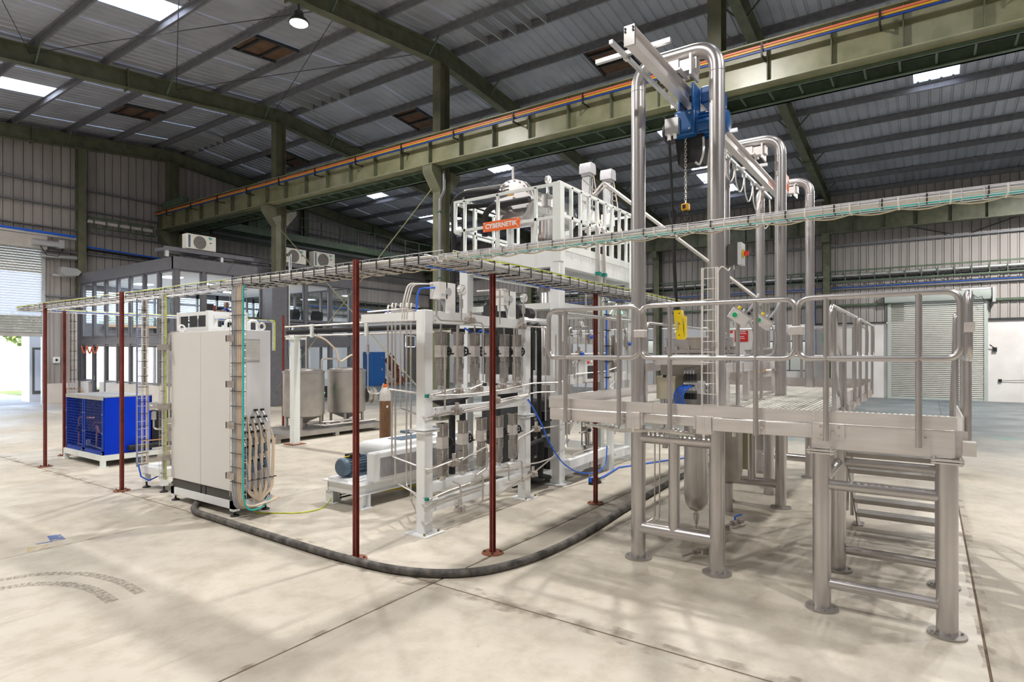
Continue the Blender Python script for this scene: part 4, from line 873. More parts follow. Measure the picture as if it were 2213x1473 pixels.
fk = lin((4.255, 7.0, 2.95), (0, 0, -1), (0, 1, 0), (-1, 0, 0))
basket(fk, 2.65, .27, .06, .1, 5).build('basket', 'galv', tk); ties(tk, fk, 2.6, .19, .0, .26, .01, .055, t=.005)
for z in (.56, 1.2, 1.72, 2.3): MB().box(4.185, 4.30, 7.33, 7.35, z - .04, z + .04).box(4.185, 4.195, 7.16, 7.35, z - .04, z + .04).build('clamp_strap', 'block_metal', tk)
t = drop('vertical_tray', 'vertical wire tray with yellow-green earth wire at the left edge of the white cabinet', 4.24, 8.99, .3, 2.97, 0, .11, ['yellow_green', 'cable_grey', 'cable_grey', 'cable_white'], 4)
for z in (.62, 1.35, 2.2): MB().box(4.17, 4.29, 8.97, 9.12, z - .04, z + .04).build('clamp_strap', 'block_metal', t)
# white machine frame seen over the cabinet
wf = thing('white_frame', 'white tubular frame with panels rising just behind the white cabinet', 'frame', (5.3, 9.6, 0))
for x, y in ((4.98, 9.2), (4.98, 10.1), (5.55, 9.2), (5.55, 10.1)): MB().box(x - .04, x + .04, y - .04, y + .04, 0, 2.78).build('post', 'white_paint', wf)
for z in (.25, 2.5, 2.74): MB().box(4.95, 5.58, 9.17, 9.23, z - .03, z + .03).box(4.95, 5.01, 9.2, 10.1, z - .03, z + .03).box(4.95, 5.58, 10.07, 10.13, z - .03, z + .03).box(5.52, 5.58, 9.2, 10.1, z - .03, z + .03).build('rail', 'white_paint', wf)
for k in range(3): MB().box(4.955, 4.965, 9.26 + .28*k, 9.48 + .28*k, 2.53, 2.71).build('dark_panel', 'dark_steel', wf)
for x in (5.08, 5.32): MB().tube([(x, 8.9 - x + 5.1, 2.2), (x, 8.9 - x + 5.1, 2.62), (x + .14, 8.9 - x + 5.1, 2.62), (x + .14, 8.9 - x + 5.1, 2.3)], .025, 8, .06).build('pipe_hoop', 'white_paint', wf)
# black hose on the floor
hs = MB().tube([(4.56, 8.6, .26), (4.55, 8.6, .14), (4.45, 8.45, .045), (4.22, 8.2, .04), (4.07, 7.9, .04), (4.06, 7.4, .04), (4.02, 6.0, .04), (4.0, 4.9, .04), (4.06, 4.2, .04), (4.22, 3.78, .04), (4.5, 3.48, .04), (5.0, 3.3, .04), (5.7, 3.24, .04), (6.4, 3.26, .04), (7.4, 3.34, .04), (9.1, 3.42, .04), (10.6, 3.46, .04), (12.5, 3.2, .04)], .04, 12, .35, 6)
tag(hs.build('floor_hose', 'hose_black'), 'thick dusty black hose curving across the floor from the white cabinet', 'hose')
ew = MB().tube([(4.6, 7.5, .12), (4.55, 7.3, .01), (4.66, 7.15, .008), (4.86, 6.84, .008), (5.05, 6.75, .008), (5.25, 6.78, .008), (5.46, 6.9, .05), (5.5, 6.92, .12)], .008, 6, .1); tag(ew.build('earth_wire', 'yellow_green'), 'thin yellow-green earth wire on the floor between cabinet and white compressor', 'wire')
# tyre marks and scuffs printed on the slab
def arc_strip(pts, w_, z=.0015):
    m = MB(); P = [V((*p, z)) for p in pts]
    Q = []
    for i in range(len(P) - 1):
        for j in range(6): Q.append(P[i].lerp(P[i+1], j/6))
    for k in range(4): Q = [Q[0]] + [(Q[i-1] + Q[i]*2 + Q[i+1])/4 for i in range(1, len(Q)-1)] + [Q[-1]]
    for i in range(len(Q) - 1):
        d = (Q[i+1] - Q[i]).normalized(); n = V((-d.y, d.x, 0)); g = .25
        a, b = Q[i], Q[i].lerp(Q[i+1], .86)
        m.add([a - n*w_/2, b - n*w_/2, b + n*w_/2, a + n*w_/2], [(0,1,2,3)])
    return m
tag(arc_strip([(1.85, 7.1), (2.15, 6.98), (2.40, 6.62), (2.49, 6.11), (2.46, 5.6)], .09).build('tyre_mark', 'tyre_rubber'), 'outer curved tyre mark on the concrete at lower left', 'mark')
tag(arc_strip([(1.75, 6.85), (2.0, 6.75), (2.2, 6.45), (2.27, 6.1), (2.24, 5.6)], .10).build('tyre_mark', 'tyre_rubber'), 'inner darker curved tyre mark on the concrete at lower left', 'mark')
for nm, pts, m_, lb in (('paint_scuff', [(2.70, 8.05), (2.74, 8.33), (2.62, 8.36), (2.57, 8.1)], 'blue_scuff', 'blue paint scuff on the concrete at left'), ('paint_scuff', [(2.46, 7.86), (2.52, 8.0), (2.34, 8.02), (2.28, 7.86)], 'yellow_scuff', 'faint yellow paint scuff on the concrete at far left'), ('paint_scuff', [(2.60, 8.1), (2.57, 8.1), (2.44, 8.12), (2.44, 8.09), (2.57, 8.06)], 'blue_scuff', 'thin blue paint line trailing from the blue scuff')):
    tag(MB().add([(x, y, .0018) for x, y in pts], [list(range(len(pts)))]).build(nm, m_), lb, 'mark')
# ================================================================ BLUE CHILLER
ch = thing('chiller', 'bright blue chiller box with wire mesh front on a pale steel base', 'chiller', (5.2, 13.4, 0))
X0, X1, Y0, Y1, Z0, Z1 = 4.8, 5.65, 12.57, 14.28, .225, 1.29
MB().box(X0 + .02, X1, Y0, Y0 + .02, Z0, Z1).build('side_panel', 'blue_panel', ch); MB().box(X1 - .02, X1, Y0, Y1, Z0, Z1).build('back_panel', 'blue_panel', ch); MB().box(X0, X1, Y1 - .02, Y1, Z0, Z1).build('side_panel', 'blue_panel', ch)
MB().box(X0 - .01, X1 + .01, Y0 - .012, Y1 + .01, Z1, Z1 + .02).box(X0 - .012, X0, Y0 - .012, Y1, Z1 - .05, Z1 + .02).build('top_panel', 'motor_blue' if 0 else 'galv', ch); MB().box(X0 + .03, X1 - .03, Y0 + .02, Y1 - .02, Z0, Z0 + .02).build('floor_pan', 'dark_steel', ch)
MB().box(X0 + .2, X0 + .5, Y0 + .05, Y1 - .05, Z0 + .35, Z1 - .03).build('coil', 'dark_steel', ch)
ym = (Y0 + Y1)/2
f = MB()
for a, b in ((Y0, ym - .02), (ym + .02, Y1)):
    f.box(X0 - .008, X0 + .012, a, a + .045, Z0, Z1).box(X0 - .008, X0 + .012, b - .045, b, Z0, Z1).box(X0 - .008, X0 + .012, a, b, Z0, Z0 + .07).box(X0 - .008, X0 + .012, a, b, Z1 - .05, Z1)
f.build('mesh_frame', 'blue_mesh', ch)
g = MB()
for k in range(30): y = Y0 + .05 + k*.056; g.box(X0 - .003, X0 + .003, y - .003, y + .003, Z0 + .05, Z1 - .04)
for k in range(18): z = Z0 + .08 + k*.056; g.box(X0 - .005, X0 + .001, Y0 + .03, Y1 - .03, z - .003, z + .003)
g.build('wire_mesh', 'blue_mesh', ch)
for y in (Y0 + .02, ym - .045, ym + .045, Y1 - .02):
    for z in (Z0 + .03, Z0 + .4, Z0 + .75, Z1 - .02): MB().cyl((X0 - .016, y, z), (X0 - .008, y, z), .011, 8).build('screw', 'galv', ch)
MB().tube([(4.9, 13.95, .3), (4.9, 13.95, .85), (4.95, 13.6, .85), (5.0, 13.45, .85)], .016, 8, .06).build('copper_pipe', 'copper', ch); MB().cyl((4.9, 13.95, .55), (4.9, 13.95, .68), .05, 10).build('filter', 'black', ch)
MB().tube([(4.9, 12.75, .6), (4.9, 13.1, .62), (4.9, 13.12, .32)], .018, 8, .05).tube([(4.92, 12.8, .8), (4.9, 13.2, .8), (4.9, 13.3, .7)], .014, 8, .05).cyl((4.9, 13.0, .6), (4.9, 13.1, .72), .035, 8).build('copper_pipe', 'copper', ch); MB().tube([(4.88, 12.7, .3), (4.88, 13.3, .34), (4.9, 14.0, .3)], .02, 6).build('cable', 'galv', ch)
MB().box(4.88, 4.95, 13.52, 13.6, .3, .42).build('sensor', 'white', ch)
b = MB().box(4.76, 6.9, 12.53, 12.6, .12, .222).box(4.76, 6.9, 14.25, 14.32, .12, .222).box(4.762, 4.83, 12.6, 14.25, .12, .222).box(6.83, 6.898, 12.6, 14.25, .12, .222).box(5.6, 5.67, 12.6, 14.25, .12, .222).build('base_frame', 'white_rail', ch)
for x in (4.8, 6.86):
    for y in (12.57, 14.28): MB().box(x - .042, x + .036, y - .036, y + .036, .012, .12).box(x - .07, x + .07, y - .07, y + .07, 0, .012).build('base_foot', 'white_rail', ch)
MB().box(5.72, 6.5, 12.9, 14.1, .222, .95).build('tank', 'black_foam', ch, bev=.03)
MB().cyl((5.2, 12.50, .32), (6.6, 12.50, .32), .05, 12).build('foam_pipe', 'black_foam', ch); MB().cyl((5.45, 12.5, .42), (6.9, 12.5, .40), .012, 8).build('copper_pipe', 'copper', ch)
for z in (.4, .75): MB().cyl((6.3, 12.85, z), (6.9, 12.85, z), .03, 8).build('foam_pipe', 'black_foam', ch)
# ================================================================ SMALL PUMP ON A WHITE STAND
pp = thing('pump_stand', 'small stainless valve and pump on a white four-footed stand beside the cabinet', 'pump', (4.7, 9.85, 0))
MB().box(4.42, 4.98, 9.52, 10.2, .24, .36).build('stand_top', 'white_paint', pp, bev=.006)
for x in (4.48, 4.92):
    for y in (9.58, 10.14):
        l = MB().box(x - .045, x + .045, y - .045, y + .045, .10, .26).build('leg', 'white_paint', pp); MB().lathe((x, y, 0), (0, 0, 1), [(.06, 0), (.06, .012), (.02, .035), (.014, .04), (.014, .11)], 14).build('levelling_foot', 'black', l)
MB().lathe((4.66, 9.8, .36), (0, 0, 1), [(.075, 0), (.085, .02), (.085, .19), (.07, .23), (.035, .24), (.035, .3), (.02, .31), (.018, .42)], 12).build('pump_head', 'block_metal', pp)
MB().lathe((4.72, 9.8, .46), (1, -.2, 0), [(.06, 0), (.075, .03), (.075, .12), (.05, .15), (.09, .16), (.09, .2)], 14).build('drive', 'block_metal', pp)
MB().box(4.61, 4.71, 9.75, 9.85, .74, 1.02).build('valve_block', 'block_metal', pp, bev=.008); MB().cyl((4.66, 9.8, 1.02), (4.66, 9.8, 1.1), .032, 8).build('fitting', 'tubing', pp)
MB().cyl((4.66, 9.75, .93), (4.66, 9.64, .93), .012, 6).cyl((4.66, 9.65, .93), (4.66, 9.63, .93), .03, 8).build('valve_knob', 'block_metal', pp)
MB().tube([(4.66, 9.8, 1.08), (4.66, 9.8, 2.44), (4.66, 9.3, 2.44)], .017, 8, .1).build('riser_pipe', 'tubing', pp)
MB().tube([(4.62, 9.82, .93), (4.5, 9.95, .93), (4.5, 9.95, 1.1)], .013, 8, .05).build('gauge_pipe', 'tubing', pp); gg = MB().cyl((4.5, 9.95, 1.08), (4.5, 9.95, 1.2), .035, 12).build('transmitter', 'steel_bright', pp); MB().cyl((4.44, 9.95, 1.29), (4.55, 9.92, 1.29), .065, 16).build('transmitter_head', 'steel_bright', pp)
MB().tube([(4.64, 9.72, .6), (4.62, 9.66, .55), (4.62, 9.66, .36)], .007, 5).build('cable', 'cable_beige', pp)
# ================================================================ TWO STAINLESS TANKS ON A SKID
sd = thing('tank_skid', 'pair of grey stainless hopper-bottom tanks on one low steel skid', 'tank', (10.2, 13.2, 0))
b = MB()
for y in (12.55, 13.95): b.box(8.35, 11.8, y - .05, y + .05, .10, .21)
for x in (8.4, 9.3, 10.2, 11.0, 11.75): b.box(x - .05, x + .05, 12.55, 13.95, .10, .21)
b.build('skid_frame', 'steel_dark', sd)
for x in (8.4, 10.1, 11.74):
    for y in (12.55, 13.95): MB().box(x - .06, x + .06, y - .06, y + .06, 0, .11).build('skid_foot', 'steel_dark', sd)
MB().box(8.45, 11.7, 12.6, 13.9, .19, .20).build('drip_tray', 'steel_dark', sd)
for cx, cy in ((9.62, 13.22), (11.0, 13.22)):
    tk_ = MB().lathe((cx, cy, .34), (0, 0, 1), [(.05, 0), (.5, .19), (.51, .22), (.51, 1.28), (.525, 1.285), (.525, 1.33), (.5, 1.34), (.4, 1.345)], 40).build('tank_body', 'actuator' if 0 else 'steel_dark', sd)
    MB().lathe((cx, cy, 1.69), (0, 0, 1), [(.47, 0), (.46, .02), (.1, .05)], 32).build('lid', 'steel_dark', tk_)
    for a in range(4):
        q = PI/4 + a*PI/2; MB().cyl((cx + .42*math.cos(q), cy + .42*math.sin(q), .2), (cx + .42*math.cos(q), cy + .42*math.sin(q), .58), .04, 12).build('tank_leg', 'steel_dark', tk_)
    MB().cyl((cx, cy, .2), (cx, cy, .36), .04, 10).build('drain', 'steel_dark', tk_)
MB().tube([(9.7, 12.95, .3), (9.9, 12.7, .28), (11.6, 12.7, .28)], .025, 8, .08).tube([(9.62, 13.1, .34), (10.3, 12.8, .34), (10.9, 12.8, .34)], .03, 8, .08).build('drain_pipe', 'tubing', sd)
for x in (9.9, 10.35, 10.75): MB().cyl((x, 12.74, .30), (x + .13, 12.74, .30), .05, 10).build('pipe_valve', 'block_metal', sd)
MB().tube([(10.25, 13.3, .3), (10.25, 13.3, 1.1)], .03, 8).box(10.2, 10.34, 13.2, 13.35, .95, 1.25).build('level_switch', 'black', sd); MB().box(10.2, 10.25, 13.19, 13.2, 1.06, 1.09).build('switch_light', 'led_green', sd)
MB().tube([(10.08, 13.1, 1.65), (10.08, 13.1, 1.98), (10.62, 13.1, 1.98), (10.62, 13.1, 1.7)], .026, 8, .09).build('link_pipe', 'tubing', sd)
MB().lathe((11.47, 12.95, .95), (.95, -.3, 0), [(.2, 0), (.2, .12), (.24, .13), (.24, .17), (.22, .18), (.22, .24), (.12, .25)], 24).build('side_nozzle', 'steel_dark', sd)
for x in (9.3, 9.6): MB().cyl((x, 13.1, 1.7), (x, 13.1, 2.55), .02, 8).build('feed_pipe', 'tubing', sd)
MB().tube([(9.6, 12.9, 2.6), (10.0, 12.9, 2.52), (10.45, 12.95, 2.2), (10.5, 12.95, 1.95), (10.6, 12.95, 1.9), (11.0, 13.0, 2.1), (11.25, 13.05, 2.05), (11.3, 13.05, 1.72)], .024, 8, .2).build('braided_hose', 'cable_beige', sd)
for dx in (0, .1): MB().tube([(9.1 + dx, 12.9, 2.55), (9.0 + dx, 12.9, 2.45), (8.98 + dx, 12.9, 2.3)], .012, 6, .05).build('air_hose', 'blue_cable', sd)
# ================================================================ PIPE RACK + GREY COLUMN
pr_ = thing('pipe_rack', 'run of black insulated and bright pipes carried on a pale grey column', 'pipe', (8.6, 12.2, 0))
MB().box(8.52, 8.68, 12.07, 12.23, .015, 2.55).build('column', 'white_rail', pr_); MB().box(8.42, 8.78, 11.97, 12.33, 0, .018).build('base_plate', 'rust_board', pr_)
MB().box(8.45, 8.8, 12.0, 12.3, 2.44, 2.49).build('cap_plate', 'white_rail', pr_); MB().box(8.5, 8.56, 11.4, 11.46, 2.48, 2.78).build('hanger', 'white_rail', pr_); MB().box(8.5, 8.56, 9.6, 9.66, 2.48, 2.78).build('hanger', 'white_rail', pr_)
MB().cyl((8.55, 12.45, 2.74), (8.55, 6.7, 2.77), .025, 8).cyl((8.55, 12.45, 2.52), (8.55, 6.7, 2.53), .022, 8).build('bright_pipe', 'tubing', pr_); MB().tube([(8.62, 12.45, 2.62), (8.62, 10.5, 2.63), (8.62, 8.8, 2.64), (8.62, 6.7, 2.64)], .055, 12).build('insulated_pipe', 'black_foam', pr_)
MB().tube([(8.5, 9.55, 2.5), (8.5, 9.55, 1.3), (8.6, 9.3, 1.28), (8.66, 9.25, 1.5)], .013, 6, .08).build('gas_tube', 'tubing', pr_); MB().cyl((8.5, 9.55, 2.1), (8.5, 9.55, 2.3), .03, 8).build('tube_fitting', 'block_metal', pr_)
# ================================================================ GAS CYLINDER
gc = thing('gas_cylinder', 'tall brown gas cylinder with a grey white shoulder and orange collar', 'cylinder', (8.7, 9.25, 0))
MB().lathe((8.7, 9.25, 0), (0, 0, 1), [(.105, 0), (.115, .02), (.115, 1.14)], 24).build('body', 'cyl_brown', gc); MB().lathe((8.7, 9.25, 1.14), (0, 0, 1), [(.115, 0), (.115, .12), (.10, .2), (.06, .27), (.04, .285)], 24).build('shoulder', 'cyl_white', gc)
MB().lathe((8.7, 9.25, 1.41), (0, 0, 1), [(.05, 0), (.055, .01), (.055, .06), (.05, .07)], 16).build('collar', 'orange', gc); MB().cyl((8.7, 9.25, 1.47), (8.7, 9.25, 1.6), .02, 8).cbox((8.72, 9.23, 1.56), (.08, .04, .03)).build('valve', 'black', gc)
MB().prism([(-.02, 0), (.02, 0), (.03, .05), (-.02, .04)], lambda a, b: (8.645 + a*.4, 9.143 - a, 1.0 + b), lambda a, b: (8.65 + a*.4, 9.15 - a, 1.0 + b)).build('label', 'white', gc)
# ================================================================ WHITE COMPRESSOR SKID
cs = thing('compressor', 'white belt-guarded compressor with a blue-grey motor on a white skid', 'compressor', (6.6, 6.6, 0))
b = MB()
for y in (6.34, 6.95): b.ibeam((5.45, y, .255), (8.0, y, .255), .15, .11, .014, .01)
for x in (5.5, 6.9, 7.9): b.box(x - .05, x + .05, 6.36, 6.93, .19, .32)
b.build('skid_beam', 'white_paint', cs); MB().box(5.40, 6.1, 6.30, 7.02, .33, .345).build('motor_plate', 'white_paint', cs); MB().box(5.45, 6.0, 6.52, 6.94, .345, .375).build('slide_rail', 'white_paint', cs)
for x in (5.55, 6.9, 7.85):
    for y in (6.34, 6.95): MB().ibeam((x, y, .012), (x, y, .185), .15, .15, .012, .01, (1, 0, 0)).box(x - .1, x + .1, y - .09, y + .09, 0, .013).build('leg', 'white_paint', cs)
MY, MZ = 6.72, .525
mo = MB().lathe((5.47, MY, MZ), (1, 0, 0), [(.06, 0), (.11, .008), (.128, .03), (.128, .09), (.118, .095), (.118, .42), (.128, .425), (.128, .48), (.05, .49)], 28).build('motor', 'motor_blue', cs)
for k in range(22):
    a = k*2*PI/22; MB().bar((5.57, MY + .121*math.cos(a), MZ + .121*math.sin(a)), (5.89, MY + .121*math.cos(a), MZ + .121*math.sin(a)), .004, .022, (0, math.cos(a), math.sin(a))).build('fin', 'motor_blue', mo)
MB().box(5.6, 5.85, MY - .1, MY + .1, .37, .43).build('motor_foot', 'motor_blue', mo); MB().box(5.62, 5.78, MY - .07, MY + .07, .64, .69).build('terminal_box', 'black', mo); MB().tube([(5.64, MY - .04, .672), (5.56, MY, .66), (5.52, MY, .62)], .009, 6).build('cable', 'yellow', mo)
# guard: rounded box with perforated side
gd = MB(); 
def rr2(x0, x1, z0, z1, r, n=4):
    P = []
    for cx, cz, a0 in ((x1-r, z1-r, 0), (x0+r, z1-r, PI/2), (x0+r, z0+r, PI), (x1-r, z0+r, 1.5*PI)):
        for i in range(n + 1): a = a0 + (PI/2)*i/n; P.append((cx + r*math.cos(a), cz + r*math.sin(a)))
    return P
gd.prism(rr2(5.66, 7.75, .33, .74, .03), lambda a, b: (a, 6.24, b), lambda a, b: (a, 6.39, b)); gd.prism(rr2(5.98, 8.05, .36, .805, .13), lambda a, b: (a, 6.39, b), lambda a, b: (a, 6.97, b)); gd.build('guard', 'white_paint', cs, bev=.02)
MB().prism(rr2(5.78, 7.65, .395, .665, .004), lambda a, b: (a, 6.232, b), lambda a, b: (a, 6.245, b)).build('mesh_back', 'mesh_grey', cs)
m = MB()
for k in range(94): x = 5.785 + .02*k; m.box(x - .003, x + .003, 6.224, 6.232, .395, .665)
for k in range(14): z = .40 + .02*k; m.box(5.78, 7.65, 6.226, 6.232, z - .003, z + .003)
m.build('guard_mesh', 'cable_grey', cs); MB().box(6.45, 7.2, 6.5, 6.8, .80, .815).build('top_opening', 'motor_blue', cs); MB().box(7.3, 8.2, 6.99, 7.4, .76, .80).build('top_plate', 'motor_blue', cs)
for z in (.1, .14): MB().tube([(5.5, 6.75, z), (6.4, 6.72, z + .02), (7.4, 6.7, z - .02), (7.9, 6.75, z)], .012, 6).build('hose', 'black', cs)
MB().tube([(5.5, 6.7, .16), (6.4, 6.6, .13), (7.4, 6.6, .12)], .014, 6).build('tube_run', 'tubing', cs); MB().tube([(6.0, 6.6, .1), (6.9, 6.5, .06), (7.8, 6.6, .1)], .012, 6).build('cable', 'yellow', cs)
# ================================================================ WHITE VALVE RACK
vr = thing('valve_rack', 'white square-tube rack of steel actuators and bent tubing in the middle', 'valve rack', (6.2, 4.9, 0))
LX0, LX1, RY = 5.19, 7.30, 4.86
for x, pl in ((LX0, .17), (LX1, .15)):
    l = MB().box(x - .07, x + .07, RY - .07, RY + .07, .015, 2.62 if x < 6 else 2.5).build('leg', 'white_paint', vr, bev=.01); MB().box(x - pl, x + pl, RY - pl, RY + pl, 0, .018).build('base_plate', 'white_paint', l)
    for sx in (-1, 1): MB().cyl((x + sx*.12, RY + sx*.0 - .11, .018), (x + sx*.12, RY - .11, .04), .014, 6).build('anchor_bolt', 'brass', l)
    MB().box(x - .13, x + .13, RY - .12, RY + .12, 1.19, 1.205).box(x - .13, x + .13, RY - .12, RY + .12, 1.215, 1.23).build('splice_flange', 'white_paint', l)
for z0, z1 in ((2.47, 2.60), (1.55, 1.67), (1.36, 1.46), (.47, .57), (.24, .37)):
    MB().box(LX0 + .07, LX1 - .07, RY - .06 if z0 != 1.55 else RY - .02, RY + .06, z0, z1).build('cross_beam', 'white_paint', vr)
for x in (LX0, LX1):
    MB().box(x - .05, x + .05, RY, 5.9, 2.50, 2.60).build('side_beam', 'white_paint', vr)
for z0 in (2.47, 1.36, .24):
    for x in (LX0 + .12, LX1 - .12):
        for dz in (.03, .09): MB().cyl((x, RY - .068, z0 + dz), (x, RY - .06, z0 + dz), .009, 6).build('bolt', 'block_metal', vr)
# actuators
def actuator(loc, H, flip=0):
    o = MB(); W = .125; x, y, z = loc; W = .105; D = .042
    body = MB().box(x - W/2, x + W/2, y - D, y + D, z, z + H*.40).box(x - W*.42, x + W*.42, y - D*.9, y + D*.9, z + H*.40, z + H*.52).build('valve_actuator', 'actuator', vr, bev=.006)
    MB().box(x - W*.56, x + W*.56, y - D*1.15, y + D*1.15, z + H*.52, z + H*.74).build('gear_box', 'steel_plate', body)
    MB().box(x - W/2, x + W/2, y - D*.95, y + D*.95, z + H*.74, z + H).box(x - W*.6, x + W*.6, y - D*1.2, y + D*1.2, z + H*.97, z + H).build('cylinder_head', 'actuator', body)
    for sx in (-1, 1): MB().cyl((x + sx*W*.45, y - D*1.15, z + H*.76), (x + sx*W*.45, y - D*1.15, z + H*.99), .006, 6).cyl((x + sx*W*.45, y - D*1.1, z + H*.3), (x + sx*W*.45, y - D*1.1, z + H*.5), .006, 6).build('tie_rod', 'steel_bright', body)
    hx = x + W*.56 + .045; hz = z + H*.63
    MB().tube([(hx + .012*math.cos(a*PI/8)*0, y - .02 + .05*math.cos(a*PI/8), hz + .05*math.sin(a*PI/8)) for a in range(16)], .014, 6, closed=True).cyl((x + W*.5, y - .02, hz), (hx + .01, y - .02, hz), .014, 8).bar((hx, y - .02, hz - .045), (hx, y - .02, hz + .045), .012).bar((hx, y - .065, hz), (hx, y + .025, hz), .012).cyl((hx, y - .055, hz - .03), (hx + .07, y - .055, hz - .03), .010, 8).build('handwheel', 'black', body)
    MB().cyl((x, y - D, z + H*.09), (x, y - .07, z + H*.09), .016, 8).cyl((x + .03, y, z - .07), (x + .03, y, z), .02, 8).cyl((x, y, z - .05), (x, y, z + .01), .04, 10).build('port_fitting', 'steel_bright', body)
    return body
for k, x in enumerate((5.50, 5.83, 6.16, 6.49, 6.82, 7.13)):
    b_ = actuator((x, RY + .02, 1.72), .66)
    MB().cyl((x, RY + .02, 2.38), (x, RY + .02, 2.47), .012, 6).build('air_stem', 'tubing', b_)
for k, x in enumerate((5.53, 5.92, 6.30, 6.68, 7.03)): actuator((x, RY + .02, .62), .64)
MB().box(6.26, 6.30, RY - .06, RY - .057, 1.0 - .02, 1.06).build('warning_label', 'white', vr); MB().prism([(0, 0), (.03, 0), (.015, .028)], lambda a, b: (6.265 + a, RY - .062, 1.01 + b), lambda a, b: (6.265 + a, RY - .06, 1.01 + b)).build('warning_mark', 'amber', vr)
# valve blocks on the beams
def block(x, y, z, s=1.0):
    b = MB().cbox((x, y, z), (.11*s, .08*s, .085*s)).cbox((x, y - .045*s, z), (.06*s, .03*s, .06*s)).build('valve_block', 'block_metal', vr, bev=.004)
    MB().cyl((x - .1*s, y, z), (x + .1*s, y, z), .022*s, 8).cyl((x, y, z), (x, y, z + .11*s), .024*s, 8).build('union_nut', 'tubing', b); return b
for p in ((5.70, RY - .12, .20), (5.60, RY - .10, .78), (5.65, RY - .11, 1.40), (6.45, RY - .11, 1.49), (7.35, RY - .12, .36), (7.47, RY - .1, 1.0), (5.92, RY - .1, 2.53), (7.1, RY - .1, 2.50), (5.7, RY - .09, 1.64), (6.1, RY - .09, 1.66), (6.62, RY - .09, 1.66), (7.0, RY - .09, 1.67)): block(*p)
# junction boxes and gauges on the top beam
for x0, zt, zb in ((5.52, 2.97, 2.50), (6.84, 2.98, 2.52)):
    j = MB().box(x0, x0 + .17, RY - .05, RY - .03, zb, zt).build('terminal_plate', 'white', vr); MB().box(x0 - .13, x0 + .02, RY - .05, RY + .10, zt - .2, zt - .0).build('junction_box', 'cab_white', j)
    for q in range(4): MB().tube([(x0 - .05 + .015*q, RY, zt - .2), (x0 - .02 + .02*q, RY - .02, zt - .3), (x0 + .02 + .02*q, RY - .02, zb)], .006, 5).build('flex_cable', 'cable_grey', j)
    MB().cyl((x0 + .04, RY - .058, zt - .11), (x0 + .04, RY - .05, zt - .11), .05, 16).build('dial_plate', 'galv', j); MB().box(x0 - .09, x0 + .0, RY - .052, RY - .05, zt - .16, zt - .14).build('box_seam', 'galv', j)
def gauge(x, y, z, z0, par, r=.065):
    g = MB().cyl((x, y - .03, z), (x, y + .015, z), r, 20).build('gauge', 'steel_bright', par); MB().cyl((x, y - .036, z), (x, y - .029, z), r*.86, 20).build('dial', 'white', g); MB().bar((x - .03, y - .039, z - .03), (x + .02, y - .039, z + .03), .006, .003, (0, 1, 0)).build('needle', 'black', g)
    MB().cyl((x, y, z - r), (x, y, z0), .013, 8).cyl((x, y, z - r - .16), (x, y, z - r - .05), .026, 8).build('gauge_stem', 'steel_bright', g)
gauge(5.79, RY - .06, 2.90, 2.5, vr); gauge(7.19, RY - .06, 2.91, 2.5, vr)
